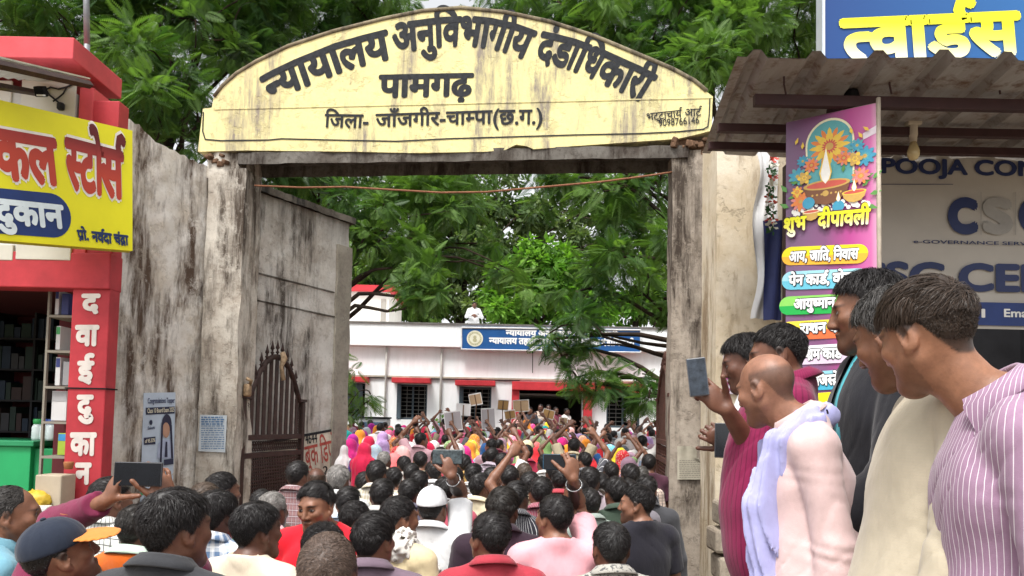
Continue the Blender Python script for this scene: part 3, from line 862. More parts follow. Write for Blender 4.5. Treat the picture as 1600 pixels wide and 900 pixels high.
# ---- gateway
GL, GR = P(315, 200, 7.9), P(1113, 200, 7.35)
GP = Pl(GL[0], GL[1], GR[0], GR[1])
gate = thing("entrance_gateway", "weathered yellow arched gateway with hand painted black Hindi lettering on two old pillars", "gateway", (0, 7.7, 0))
mb = MB()
low = [(309, 237), (345, 236), (384, 235), (470, 236), (560, 237), (640, 239), (700, 238), (760, 237), (790, 234), (806, 226), (822, 228), (834, 233), (900, 228), (1000, 221), (1058, 217), (1085, 211), (1112, 204)]
top = [(1114, 151), (1104, 143), (1085, 127), (1050, 108), (1000, 87), (930, 58), (860, 35), (790, 20), (720, 13), (660, 18), (600, 30), (520, 50), (450, 73), (400, 97), (370, 115), (348, 134), (334, 152), (331, 168), (317, 170)]
mb.poly(GP, [GP.px(*q) for q in low + [(1113, 165)] + top], -.17, 0.0)
arch = mb.build("arch_panel", M_YELLOW, gate)
bm = bmesh.new(); bm.from_mesh(arch.data); bmesh.ops.triangulate(bm, faces=[f for f in bm.faces if len(f.verts) > 4]); bm.to_mesh(arch.data); bm.free()
mb = MB()   # underside beam, rough concrete
u0, u1 = GP.px(372, 240)[0], GP.px(1075, 225)[0]
vb = GP.px(700, 240)[1]
vL, vR = GP.px(385, 236)[1], GP.px(1060, 217)[1]
rough_box(mb, GP, u0, u1, vL - .14, vL - .012, -.45, -.012, .07, .012, 3)
mb.build("lintel", M_CONC, gate)
mb = MB()   # raised border: thin cement lip along the arc and the ledge of the lower band
arc = [GP.px(*q) for q in reversed(top[1:-2])]
mb.tube([GP.at(u, v + .006, -.008) for u, v in arc], .026, 6)
mb.build("arch_rim", plaster("rim_cement", "867c66", "6a5f4e", (.05, .042, .034), .6, .7, crack=.3), gate, True)
mb = MB()
a, b = GP.px(334, 170), GP.px(1113, 152)
mb.poly(GP, [a, b, (b[0], b[1] - .012), (a[0], a[1] - .012)], -.02, .006)
mb.build("ledge", M_YELLOW, gate)
M_PILLAR2 = plaster('pillar_plaster_brown', (.40, .345, .285), (.27, .225, .18), (.055, .042, .033), .75, .7, crack=.2)
def pillar(x0, x1, side, seed, ytop, mt=None):
    mb = MB(); a, b = GP.px(x0, 400)[0], GP.px(x1, 400)[0]; t = GP.px((x0 + x1) / 2, ytop)[1]
    rough_box(mb, GP, a, b, -.05, t, -.44, -.03, .08, .006, seed)
    return mb.build("pillar", mt or M_PILLAR, gate, True)
p = pillar(318, 376, -1, 1, 262)
mb = MB(); u = GP.px(352, 250); rough_box(mb, GP, GP.px(318, 250)[0], GP.px(378, 250)[0], GP.px(352, 275)[1], vL + .02, -.48, -.06, .05, .02, 9); mb.build("broken_capital", M_PILLAR, p, True)
p = pillar(1050, 1119, 1, 2, 232, M_PILLAR2)
mb = MB(); rough_box(mb, GP, GP.px(1058, 225)[0], GP.px(1108, 225)[0], GP.px(1080, 240)[1], vR + .02, -.46, -.06, .05, .022, 8); mb.build("broken_capital", M_BRICKEND, p, True)
# small broken lumps at the bearing ends
mb = MB()
for q in range(14):
    px = [330, 345, 1062, 1075, 1090, 1100][q % 6] + random.uniform(-8, 8); py = (247 if px < 500 else 222) + random.uniform(-6, 8)
    c = GP.px(px, py); mb.box(GP.at(c[0], c[1], -.03 + random.uniform(-.02, .02)), (random.uniform(.05, .12), .06, random.uniform(.03, .07)), rotz(random.uniform(0, 3)) @ rotx(random.uniform(-.5, .5)), 0, .01)
mb.build("broken_plaster", M_BRICKEND, gate)
# lettering
mb = MB(); BL = .042
letter(mb, GP, "न~यायालय", None, None, 43, .004, BL, path=[(405, 124), (443, 103), (487, 85), (527, 69), (566, 58), (606, 48)])
letter(mb, GP, "अनुिवभागीय", None, None, 43, .004, BL, path=[(611, 40), (640, 36), (667, 32), (707, 28), (740, 28), (777, 32), (810, 41), (840, 52)])
letter(mb, GP, "दंडािधकारी", None, None, 44, .004, BL, path=[(846, 51), (873, 57), (900, 64), (940, 79), (967, 92), (1000, 106), (1028, 121)])
letter(mb, GP, "पामगढ़", (592, 119), (741, 116), 33, .004, BL)
letter(mb, GP, "िजला-", (508, 179), (577, 180), 20, .007, .022)
letter(mb, GP, "जाँजगीर-चाम~पा", (587, 179), (770, 173), 20, .007, .022)
letter(mb, GP, "(छ.ग.)", (771, 173), (848, 172), 22, .007, .022)
letter(mb, GP, "भट्टाचाय^", (1010, 178), (1066, 172), 11, .007, .014)
letter(mb, GP, "आट^", (1070, 171), (1097, 170), 11, .007, .014)
letter(mb, GP, "9098766146", (1029, 188), (1092, 183), 10, .007, .010)
mb.build("lettering", M_BLACKPAINT, gate)
mb = MB()
def rule(pts, w, off=.005):
    q = [GP.px(*p) for p in pts]; n = len(q)
    for i in range(n - 1):
        d = q[i + 1] - q[i]; d = d / np.linalg.norm(d); k = np.array([-d[1], d[0]]) * w / 2; d = d * w * .4
        mb.sheet(GP, [q[i] - d + k, q[i] - d - k, q[i + 1] + d - k, q[i + 1] + d + k], off + .0004 * (i % 2))
rule([(318, 176), (317, 205), (321, 218), (345, 220), (420, 219), (440, 217), (520, 219), (620, 221), (700, 217), (800, 214), (900, 211), (1000, 209), (1060, 206), (1100, 202)], .014)
rule([(1109, 155), (1108, 180), (1106, 198), (1099, 202)], .012, .007)
mb.build("painted_border", M_BLACKPAINT, gate)

# ---- front wall on the left, ragged top
wl0, wl1 = P(150, 300, 6.8), P(350, 300, 8.18)
WP = Pl(wl0[0], wl0[1], wl1[0], wl1[1])
tops = [WP.px(*q) for q in [(150, 176), (178, 181), (192, 184), (206, 189), (222, 196), (232, 208), (240, 220), (256, 229), (275, 238), (300, 249), (330, 262), (352, 272)]]
tu = [q[0] for q in tops]; tv = [q[1] for q in tops]
mb = MB(); rough_box(mb, WP, 0, WP.len, -.05, 4.6, -.26, 0, .06, .008, 5, topfn=lambda u: float(np.interp(u, tu, tv)) + .012 * math.sin(u * 47) + .010 * math.sin(u * 113))
tag(mb.build("boundary_wall", M_PLASTER, None, True), "tall stained boundary wall with peeling whitewash and ragged top beside the medicine shop", "wall")
# ---- wall inside the gate
iw0, iw1 = P(380, 400, 8.85), P(546, 400, 10.45)
IP = Pl(iw0[0], iw0[1], iw1[0], iw1[1])
tz = IP.px(470, 323)[1]
inner = thing("boundary_wall", "grey weathered wall inside the gate with red painted lettering near its foot", "wall", (iw0[0], iw0[1], 0))
mb = MB(); rough_box(mb, IP, 0, IP.len - .02, -.05, tz, -.25, 0, .09, .006, 6)
mb.build("wall", M_PLASTER_TOP, inner, True)
mb = MB(); uu = IP.px(524, 450)[0]; rough_box(mb, IP, uu, IP.len + .02, -.05, tz - .35, -.27, .035, .09, .006, 7); mb.build("pilaster", plaster("grey_cement", "9a9488", "857e74", (.10, .09, .08), .4, .4), inner, True)
mb = MB()
rough_box(mb, IP, -.05, IP.len + .05, tz, tz + .09, -.28, .05, .08, .014, 17); mb.build("coping", plaster("coping_cement", "6b655c", "565049", (.03, .028, .026), .8, .7), inner, True)
mb = MB()
for ya, yb in ((425, 456), (468, 494)):
    a = IP.px(400, ya); b = IP.px(522, yb); mb.poly(IP, [a, b, (b[0], b[1] - .02), (a[0], a[1] - .02)], -.02, .012)
mb.build("joint_line", M_CONC, inner)
mb = MB(); a = IP.px(410, 690); b = IP.px(524, 669); c = IP.px(524, 760); d = IP.px(410, 800)
mb.sheet(IP, [d, c, b, a], .012); mb.build("painted_panel", plaster("cream_panel", "d8d0bf", "c5bba8", (.3, .26, .22), .2, .3), inner)
mb = MB(); mb.sheet(IP, [a, b, b + np.array([0, -.035]), a + np.array([0, -.035])], .0165)
letter(mb, IP, "74644", (471, 680), (494, 677), 14, .017, .012); letter(mb, IP, "2", (503, 730), (511, 729), 12, .017, .012)
mb.build("number_lettering", M_BLACKPAINT, inner)
mb = MB(); letter(mb, IP, "न बुक िडपो", (461, 702), (522, 687), 30, .018, .010)
mb.build("red_lettering", paint("faded_red_paint", (.45, .10, .08), .8, .4, 20, .1), inner)

# ---- iron gate leaves
M_IRON = paint("rusty_brown_iron", (.050, .026, .021), .6, .5, 14, .35, .2, bump=.5)
M_IRON2 = paint("rusty_red_iron", (.10, .042, .030), .7, .5, 14, .3, .15, bump=.5)
def iron_leaf(h0, h1, label, m, arch_h=1.05, mid=1.45, body=2.18, lock=False, w_frame=.07):
    pl = Pl(h0[0], h0[1], h1[0], h1[1]); L = pl.len
    g = thing("iron_gate_leaf", label, "gate", (h0[0], h0[1], 0))
    mb = MB()
    for a in (0, L - w_frame): mb.span(pl, a, a + w_frame, .08, body, -.03, .03, 0, .006)
    for z in (.08, mid - .20, body - .06 if False else mid): mb.span(pl, w_frame, L - w_frame, z, z + .06, -.025, .025, 0, .004)
    mb.span(pl, -.02, w_frame * 2.4, body, body + .035, -.04, .04); mb.span(pl, L - w_frame * 2.2, L + .02, body, body + .035, -.04, .04)
    mb.build("frame", m, g)
    # pointed arch on top
    pts = []; x0, x1 = w_frame * 2.2, L - w_frame * 1.6
    for i in range(25):
        t = i / 24; w = abs(2 * t - 1); pts.append(pl.at(x0 + (x1 - x0) * t, body + arch_h * (1 - w ** 2.1), 0))
    mb = MB(); mb.tube(pts, .034, 6); mb.build("arch_rail", m, g, True)
    mb = MB(); nb = 9
    for i in range(nb):
        t = (i + .5) / nb; u = x0 + (x1 - x0) * t; w = abs(2 * t - 1); zt = body + arch_h * (1 - w ** 2.1)
        mb.span(pl, u - .035, u + .035, mid + .06, zt, -.006, .006)
    mb.build("bar", m, g)
    mb = MB(); r = random.Random(4)
    k = 34
    for i in range(k): u = w_frame + (L - 2 * w_frame) * (i + .5) / k; mb.span(pl, u - .009, u + .009, .14, mid - .2, -.012, -.004)
    for i in range(34): z = .14 + (mid - .34) * i / 34; mb.span(pl, w_frame, L - w_frame, z, z + .016, -.003, .006)
    for i in range(26):    # ornament band: crossed scrolls between the two rails
        u = w_frame + (L - 2 * w_frame) * (i + .5) / 26
        mb.tube([pl.at(u + .045 * math.cos(q * .9), mid - .07 + .055 * math.sin(q * .9), .004 * math.sin(q)) for q in range(8)], .009, 4)
    for i in range(22):
        z = mid + .08 + i * .032
        if z < body - .03:
            for c in (w_frame * 1.8, L - w_frame * 1.8): mb.tube([pl.at(c + .03 * math.cos(q * .9), z + .016 * math.sin(q * .9), 0) for q in range(8)], .008, 4)
    mb.build("lattice", m, g)
    for i in range(9):
        t = .10 + .8 * i / 8; w = abs(2 * t - 1); c = pl.at(x0 + (x1 - x0) * t, body + arch_h * (1 - w ** 2.1), 0)
        s = MB(); s.lathe(c, [(.012, 0), (.012, .04), (.026, .055), (.012, .07), (.012, .09), (.026, .105), (.016, .14), (.003, .20)], 8); s.build("finial", m, g, True)
    if lock:
        mb = MB(); c = pl.at(.02, mid + .55, .06); mb.box(c, (.07, .10, .14), None, 0, .02); mb.tube([c + np.array([.02, 0, .05]), c + np.array([.05, -.03, .10]), c + np.array([0, -.05, .13])], .02, 6)
        mb.build("lock", paint("old_brass", (.35, .24, .14), .6, .5, 30, .4, .3), g, True)
    return pl, g
a, b = P(376, 640, 8.05), P(474, 640, 9.45)
LP, lg = iron_leaf(a, b, "open dark brown iron gate leaf with spiked arch top beside the grey inner wall", M_IRON, arch_h=.52, mid=1.66, body=2.12, lock=True)
mb = MB(); c = LP.at(LP.len * .52, 2.12 + .52, .06)
mb.tube([c + np.array([0, 0, .05]), c + np.array([.03, -.02, -.02]), c + np.array([.0, -.03, -.12]), c + np.array([.03, -.02, -.28])], [.03, .04, .024, .026], 7)
tag(mb.build("dried_garland", paint("dried_cloth", (.42, .30, .19), .9, .5, 30, .1), None, True), "small dried garland tied at the tip of the spiked iron gate", "garland")
a, b = P(1050, 640, 7.55), P(1029, 640, 9.3)
RP, rg = iron_leaf(a, b, "reddish rusty iron gate leaf seen edge on beside the right pillar", M_IRON2, arch_h=.36, mid=1.70, body=2.22)

# ---- wire across the opening
pts = [(398, 290), (470, 293), (540, 292), (620, 297), (690, 301), (760, 300), (850, 292), (940, 284), (1010, 275), (1056, 268)]
mb = MB(); mb.tube([P(x, y, 7.95 - .5 * (x - 398) / 658) for x, y in pts], .011, 5)
tag(mb.build("wire", paint("rusty_wire", (.25, .11, .06), .7, .4, 20, .2), None, True), "sagging rusty wire strung between the two gate pillars", "wire")

# ================================================================== court building
M_WHITE = N("white_limewash"); _v = M_WHITE.pos((3, 3, .5)); _n = M_WHITE.noise(_v, 2, 6, .7); _n2 = M_WHITE.noise(M_WHITE.pos(), 6, 6)
_c = M_WHITE.mix(M_WHITE.ramp(_n, [(.45, 0.0), (.75, .8)]), (.83, .845, .855), (.72, .725, .725)); M_WHITE.bump(_n2, .1, .004); M_WHITE = M_WHITE.fin(_c, .9, .15)
M_RED = paint("red_paint", (.52, .035, .045), .6, .25, 5, .3)
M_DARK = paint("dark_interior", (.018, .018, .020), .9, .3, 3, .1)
M_GREYBLUE = paint("grey_blue_paint", (.075, .105, .13), .6, .3, 6, .3)
BD = 22.0
bl = thing("court_building", "long white single storey office building with red window shades beyond the crowd", "building", (0, BD, .35))
def bx(px, py): return P(px, py, BD)
BP = Pl(-14, BD, 14, BD)
def bu(px, py): return BP.px(px, py)
z_par0, z_par1 = bu(800, 545)[1], bu(800, 511)[1]
z_led = bu(800, 592)[1]
wins = [(520, 571, 598, 655), (622, 668, 600, 655), (719, 768, 604, 660)]
# wall with openings: piers and bands
mb = MB()
uA, uB = 0, 28
xs = []
for x0, x1, y0, y1 in wins: xs.append((bu(x0, y0)[0], bu(x1, y0)[0], bu(x0, y0)[1], bu(x0, y1)[1]))
xs.append((bu(812, 610)[0], bu(910, 610)[0], bu(812, 608)[1], .36))
xs.append((bu(948, 612)[0], bu(1000, 612)[0], bu(948, 610)[1], bu(948, 668)[1]))
xs.sort(); zt = z_par0
cur = uA
for a, b, t, bt in xs:
    mb.span(BP, cur, a, .2, zt, -.25, 0); mb.span(BP, a, b, t, zt, -.25, 0)
    if bt > .4: mb.span(BP, a, b, .2, bt, -.25, 0)
    cur = b
mb.span(BP, cur, uB, .2, zt, -.25, 0)
mb.span(BP, uA, uB, .2, zt, -7, -6.8); mb.span(BP, uA, uA + .2, .2, zt, -6.8, -.25); mb.span(BP, uB - .2, uB, .2, zt, -6.8, -.25)
mb.build("wall", M_WHITE, bl)
mb = MB(); mb.span(BP, uA, uB, z_par0, z_par1, -.30, .22); mb.span(BP, uA, uB, z_par0, z_par0 + .12, -6.9, -.3); mb.span(BP, uA, uB, z_par0, z_par1, -7.0, -6.9)
mb.build("parapet", M_WHITE, bl)
mb = MB(); mb.span(BP, uA, uB, z_par1, z_par1 + .05, -.34, .26); mb.build("parapet_coping", paint("grey_coping", (.16, .15, .14), .9, .4, 6), bl)
mb = MB(); mb.span(BP, uA, uB, z_led - .03, z_led + .02, .0, .06); mb.build("ledge", paint("stained_ledge", (.42, .37, .30), .9, .4, 3), bl)
mb = MB(); mb.span(BP, uA, uB, .3, .34, -6.8, -.26); mb.build("floor", paint("floor_dark", (.1, .09, .08), .9), bl)
for i, (a, b, t, bt) in enumerate(xs):
    if bt < .4: continue
    w = MB(); f = .05
    for q in ((a, a + f), (b - f, b), ((a + b) / 2 - .025, (a + b) / 2 + .025)): w.span(BP, q[0], q[1], bt, t, -.16, -.10)
    w.span(BP, a + f, b - f, t - f, t, -.159, -.101); w.span(BP, a + f, b - f, bt, bt + f, -.159, -.101)
    wo = w.build("window", M_GREYBLUE, bl)
    if i < 4:
        s = MB(); s.span(BP, a - .02, a + (.10 if i else .9), bt + .02, t, -.02, .03); s.build("shutter", M_GREYBLUE, wo)
    g = MB()
    for k in range(9): z = bt + (t - bt) * (k + .5) / 9; g.span(BP, a + f, b - f, z - .009, z + .009, -.13, -.115)
    for k in range(5): u = a + (b - a) * (k + .5) / 5; g.span(BP, u - .007, u + .007, bt + f, t - f, -.114, -.10)
    g.build("grille", paint("grille_grey", (.16, .16, .15), .6), wo)
    d = MB(); d.span(BP, a - .3, b + .3, bt - .3, t + .3, -1.4, -1.35); d.build("room_shade_panel", M_DARK, wo)  # near-black panel behind the window; its colour stands in for room shade
    h = MB(); h.span(BP, a - .12, b + .12, t + .02, t + .17, 0, .48, 0, .01); h.build("sunshade", M_RED, bl)
# porch
pa, pb = bu(800, 600)[0], bu(922, 600)[0]; pt = bu(812, 597)[1]; pt0 = bu(812, 610)[1]
mb = MB(); mb.span(BP, pa, pb + 1.5, pt0, pt, .0, .35, 0, .01); mb.build("porch_beam", M_RED, bl)
for a, b in ((pa, pa + .22), (bu(911, 620)[0], bu(924, 620)[0])):
    mb = MB(); mb.span(BP, a, b, .2, pt0, .02, .26, 0, .01); mb.build("porch_pillar", M_RED, bl)
mb = MB(); a, b = xs[3][0], xs[3][1]
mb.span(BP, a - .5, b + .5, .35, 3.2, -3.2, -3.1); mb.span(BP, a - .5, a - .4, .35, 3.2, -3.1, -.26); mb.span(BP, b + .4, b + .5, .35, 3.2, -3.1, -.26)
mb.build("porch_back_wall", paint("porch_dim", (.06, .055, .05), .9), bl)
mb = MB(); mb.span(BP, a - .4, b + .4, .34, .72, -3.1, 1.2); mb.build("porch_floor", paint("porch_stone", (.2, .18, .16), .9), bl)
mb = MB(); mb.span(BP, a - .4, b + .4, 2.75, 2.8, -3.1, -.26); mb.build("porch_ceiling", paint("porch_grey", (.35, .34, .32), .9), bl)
# stair room on the roof
q0, q1 = P(520, 500, 26), P(607, 500, 26); SP = Pl(q0[0], 26, q1[0], 26)
zs1 = SP.px(580, 456)[1]
mb = MB(); mb.span(SP, -1, SP.len, z_par0 + .1, zs1, -3, 0); st = mb.build("stair_room", paint("cream_wall", (.72, .68, .62), .9, .1, 3), bl)
mb = MB(); mb.span(SP, -1.1, SP.len + .15, zs1, zs1 + .22, -3.1, .15); mb.build("red_band", M_RED, st)
mb = MB(); mb.span(SP, SP.len - .28, SP.len - .1, z_par0 + .1, zs1 - .25, .0, .03); mb.build("door", paint("stair_door", (.35, .32, .28), .8), st)
mb = MB()
mb.tube([SP.at(-.6, zs1 - 2.0, 2.5), SP.at(.9, zs1 - 2.06, 2.6), SP.at(2.4, zs1 - 2.1, 2.4), SP.at(3.8, zs1 - 2.12, 2.4)], .02, 5); mb.build("pipe", M_IRON, bl)
for px_, w_ in ((690, .035), (604, .03)):
    mb = MB(); u_ = bu(px_, 570)[0]; mb.tube([BP.at(u_, z_par0 - .02, .07), BP.at(u_, z_led + .1, .07), BP.at(u_, .5, .09)], w_, 7); mb.build("drain_pipe", paint("pipe_grey", (.45, .43, .40), .6, .2, 6), bl, True)
mb = MB(); mb.tube([BP.at(bu(832, 548)[0], bu(832, 548)[1], .25), BP.at(bu(832, 583)[0], bu(832, 583)[1], .05)], .012, 5); mb.build("cable", M_DARK, bl)
mb = MB(); mb.tube([BP.at(bu(x, y)[0], bu(x, y)[1], .05) for x, y in ((540, 589), (620, 591), (720, 593), (812, 595))], .012, 5); mb.build("conduit", M_DARK, bl)

# signboard on the parapet
sg = thing("office_signboard", "long blue signboard with white Hindi lettering and a round crest on the white parapet", "signboard", tuple(BP.at(bu(860, 530)[0], z_par0, .3)))
sg_inv = Matrix.Translation(sg.location).inverted()
SB = Pl(-14, BD - .3, 14, BD - .3)
c4 = [SB.px(721, 512), SB.px(1001, 516), SB.px(1001, 551), SB.px(721, 546)]
mb = MB(); mb.poly(SB, c4[::-1], -.08, 0); wparent(mb.build("board", paint("sign_blue", (.012, .085, .27), .45, .12, 3)), sg)
mb = MB()
for q in range(4):
    a, b = c4[q], c4[(q + 1) % 4]; mb.tube([SB.at(a[0], a[1], .01), SB.at(b[0], b[1], .01)], .025, 4)
wparent(mb.build("frame", paint("white_metal", (.7, .7, .7), .5)), sg)
mb = MB()
letter(mb, SB, "न~यायालय अनुिवभागीय दंडािधकारी", (790, 516), (966, 519), 8, .006, .05)
letter(mb, SB, "न~यायालय तहसीलदार एवं काय^पािलक दंडािधकारी", (764, 528), (992, 532), 8.5, .006, .05)
letter(mb, SB, "पामगढ़, िजला- जाँजगीर", (827, 541), (912, 543), 5, .006, .04)
wparent(mb.build("lettering", paint("sign_white", (.85, .85, .85), .5)), sg)
cc = SB.px(742, 529); mb = MB()
circ = lambda c, r, n=28: [(c[0] + r * math.cos(2 * math.pi * k / n), c[1] + r * math.sin(2 * math.pi * k / n)) for k in range(n)]
mb.sheet(SB, circ(cc, .24), .006, 0); mb.sheet(SB, circ(cc, .20), .008, 1); mb.sheet(SB, circ(cc, .15), .010, 0)
mb.sheet(SB, circ(cc + np.array([0, .04]), .05), .012, 1); mb.sheet(SB, circ(cc - np.array([0, .05]), .06), .012, 1)
for k in range(20): w = 2 * math.pi * k / 20; mb.sheet(SB, circ(cc + .175 * np.array([math.cos(w), math.sin(w)]), .012, 6), .011, 0)
wparent(mb.build("crest", [paint("crest_cream", (.72, .70, .55), .5), paint("crest_olive", (.45, .42, .25), .5)]), sg)

# things against the building
mb = MB(); mb.box(P(595, 668, 20.5), (.8, .5, .9), None, 0, .03)
co = thing("air_cooler", "grey metal air cooler standing by the white wall behind the veiled women", "cooler", tuple(P(585, 700, 20.6)[:2]) + (.32,))
mb = MB(); c = P(585, 678, 20.6); mb.box(c, (.78, .6, .85), None, 0, .03); wparent(mb.build("cabinet", paint("cooler_grey", (.42, .44, .45), .5)), co)
mb = MB(); mb.box(c + np.array([0, -.31, .08]), (.6, .03, .5), None, 0, .01); wparent(mb.build("front_panel", paint("cooler_blue", (.08, .13, .2), .4)), co)
mb = MB(); mb.box(c + np.array([0, 0, .45]), (.84, .66, .05), None, 0, .02); wparent(mb.build("lid", M_DARK), co)
mb = MB(); mb.box(c + np.array([0, 0, -.62]), (.7, .55, .38), None, 0, .02); wparent(mb.build("stand", M_IRON), co)
# ================================================================== medicine shop on the left
M_SHOPRED = paint("shop_red", (.45, .036, .048), .6, .32, 2.6, .3, bump=.15)
M_SHOPPINK = paint("shop_red_faded", (.55, .068, .08), .65, .30, 2.4, .3, bump=.15)
SD = 6.15
FP = Pl(-8, SD, 2, SD)
def fu(px, py): return FP.px(px, py)
shop = thing("medicine_shop", "bright red medicine shop front with open dark counter room and white Hindi lettering", "shop", (-4.2, SD, 0))
uR = fu(165, 600)[0]; uL = fu(106, 600)[0]
z_head = fu(140, 452)[1]; z_top = fu(60, 92)[1]
mb = MB(); mb.span(FP, uL, uR, .0, z_top - .35, -.16, 0, 0, .008); pil = mb.build("pillar", M_SHOPRED, shop)
mb = MB(); mb.span(FP, uL - .02, uR + .012, fu(140, 607)[1] - .006, fu(140, 607)[1] + .006, -.17, .008); mb.build("pillar_joint", M_DARK, pil)
mb = MB()
for ch, y, h in (("द", 461, 26), ("वा", 510, 29), ("ई", 566, 28), ("दु", 619, 29), ("का", 678, 32), ("न", 725, 30)):
    cx = {461: 143, 510: 137, 566: 135, 619: 134, 678: 131, 725: 131}[y]; w = {461: 30, 510: 38, 566: 27, 619: 27, 678: 42, 725: 26}[y]
    letter(mb, FP, ch, (cx - w / 2, y), (cx + w / 2, y), h, .006, .05)
mb.build("pillar_lettering", paint("letter_cream", (.66, .60, .55), .6), pil)
# header beam, frieze panels, roof slab
mb = MB(); mb.span(FP, 0, uR + .005, z_head, fu(140, 396)[1], -.17, .03, 0, .01); mb.build("header_beam", M_SHOPRED, shop)
mb = MB(); mb.span(FP, 0, uR - .36, fu(100, 404)[1], z_top - .3, -.15, .01); mb.build("frieze_wall", paint("frieze_grey", (.52, .52, .50), .6, .1, 3), shop)
mb = MB(); mb.span(FP, fu(126, 140)[0], fu(148, 140)[0], fu(140, 404)[1], fu(148, 138)[1], -.33, .014, 0, .006); mb.build("upper_pillar", M_SHOPPINK, shop)
SL = Pl(-8, 5.85, 2, 5.85); su = SL.px(115, 70)[0]
mb = MB(); mb.span(SL, 0, su, SL.px(60, 91)[1], SL.px(60, 57)[1], -.75, 0, 0, .008); mb.build("roof_slab", M_SHOPPINK, shop)
mb = MB(); mb.span(SL, 0, su - .45, SL.px(60, 100)[1], SL.px(60, 93)[1], -2.5, -.6); mb.build("roof_lower", M_SHOPRED, shop)
mb = MB()
M_PANEL = paint('panel_beige', (.55, .53, .47), .5, .1, 3)
for k in range(2):
    mb = MB(); c = fu(92 - k * 90, 394); mb.span(FP, c[0] - .34, c[0] + .12, c[1] - .075, c[1] + .06, .01, .035, 0, .006); mb.build('frieze_panel', M_PANEL, shop)
for k in range(2):
    mb = MB(); c = fu(84 - k * 100, 158); mb.span(FP, c[0] - .26, c[0] + .20, c[1] - .16, c[1] + .17, .01, .03, 0, .006); mb.build('picture_panel', M_PANEL, shop)
mb = MB(); c = fu(98, 165)
def fpt(x, y): q = fu(x, y); return FP.at(q[0], q[1], .045)
mb.tube([fpt(*q) for q in ((72, 146), (84, 140), (96, 143), (108, 140), (122, 134))], .008, 5); mb.tube([fpt(*q) for q in ((76, 142), (82, 152), (92, 160), (99, 166))], .008, 5)
mb.tube([fpt(*q) for q in ((109, 140), (104, 150), (97, 156), (88, 162))], .007, 5); mb.lathe(fpt(100, 170), [(.02, -.03), (.03, -.02), (.03, .02), (.02, .03)], 10)
mb.build("stethoscope_picture", M_BLACKPAINT, shop)
# inside: back, side, floor
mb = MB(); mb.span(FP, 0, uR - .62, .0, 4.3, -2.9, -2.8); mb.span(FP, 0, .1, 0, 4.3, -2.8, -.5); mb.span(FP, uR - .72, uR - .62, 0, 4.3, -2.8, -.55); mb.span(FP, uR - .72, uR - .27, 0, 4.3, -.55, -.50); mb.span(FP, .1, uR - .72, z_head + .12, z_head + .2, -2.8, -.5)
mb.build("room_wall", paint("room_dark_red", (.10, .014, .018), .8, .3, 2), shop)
mb = MB(); mb.span(FP, 0, uR - .65, -.05, .45, -2.8, -.5); mb.span(FP, 0, uR - .03, -.05, .449, -.5, .05); mb.build("floor", paint("shop_floor", (.22, .2, .18), .8), shop)
# racks at the back of the room with boxes, dim
rk = thing("medicine_shelves", "dim wall shelves full of medicine boxes inside the red shop", "shelves", (-5.0, 8.3, .45))
mb = MB()
for k in range(8): mb.span(FP, .6, uR - .8, .6 + k * .36, .62 + k * .36, -2.75, -2.4)
for k in range(8): u = .6 + (uR - 1.4) * k / 7; mb.span(FP, u - .012, u + .012, .5, 3.3, -2.76, -2.41)
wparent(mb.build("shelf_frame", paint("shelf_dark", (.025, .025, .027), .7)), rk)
mb = MB(); r = random.Random(2)
for k in range(7):
    u = .65
    while u < uR - .95:
        w = r.uniform(.06, .16); h = r.uniform(.12, .28); mb.span(FP, u, u + w - .012, .622 + k * .36, .622 + k * .36 + h, -2.7, -2.45, r.randrange(4)); u += w
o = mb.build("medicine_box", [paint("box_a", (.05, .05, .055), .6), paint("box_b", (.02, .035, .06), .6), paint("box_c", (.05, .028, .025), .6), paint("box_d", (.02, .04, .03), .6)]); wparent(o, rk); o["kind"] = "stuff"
# front rack by the pillar
fr = thing("display_rack", "narrow cream metal display rack beside the red lettered pillar", "rack", (-3.9, 6.3, .45))
RK = Pl(-8, 6.36, 2, 6.36); ru = lambda x, y: RK.px(x, y)
a, b = ru(71, 600)[0], ru(112, 600)[0]
mb = MB()
for u in (a, b): mb.span(RK, u - .009, u + .009, .45, ru(90, 441)[1], -.015, .015); mb.span(RK, u - .012, u + .012, .45, ru(90, 441)[1], -.33, -.30)
for y in (441, 494, 549, 605, 660, 714):
    z = ru(90, y)[1]; mb.span(RK, a, b, z - .013, z + .008, -.30, .016)
wparent(mb.build("rack_frame", paint("rack_cream", (.24, .22, .18), .6)), fr)
mb = MB(); mb.span(RK, a, b, .45, ru(90, 441)[1], -.345, -.335); wparent(mb.build("rack_back", M_DARK), fr)
def ware(x0, x1, y0, y1, mats, lab, cat="box", grp="boxes on the display rack", depth=.16, band=True):
    p, q = ru(x0, y1), ru(x1, y0); t = thing("medicine_box", lab, cat, tuple(RK.at((p[0] + q[0]) / 2, p[1], -.1)), grp)
    mb = MB(); mb.span(RK, p[0], q[0], p[1], q[1], -.03 - depth, -.02, 0, .003); wparent(mb.build("carton", mats[0]), t)
    if band:
        mb = MB(); mb.span(RK, p[0] + .004, q[0] - .004, q[1] - (q[1] - p[1]) * .35, q[1] - .008, -.02, -.0175); wparent(mb.build("printed_band", mats[1]), t)
    return t
bw = paint("box_white", (.55, .55, .55), .5, .06); bbl = paint("box_navy", (.03, .04, .16), .5); bgn = paint("box_green", (.05, .30, .09), .5); bgy = paint("box_lime", (.30, .42, .04), .5); btq = paint("box_blue", (.04, .22, .45), .5)
ware(83, 91, 453, 491, (bw, bbl), "thin white and navy box on the top shelf of the cream rack")
ware(93, 106, 458, 491, (bbl, bw), "navy box beside the thin white one on the top rack shelf", band=False)
ware(84, 93, 509, 546, (bw, bgn), "white box with green top on the second rack shelf")
ware(83, 93, 558, 602, (bw, bbl), "tall pale box with violet print on the third rack shelf")
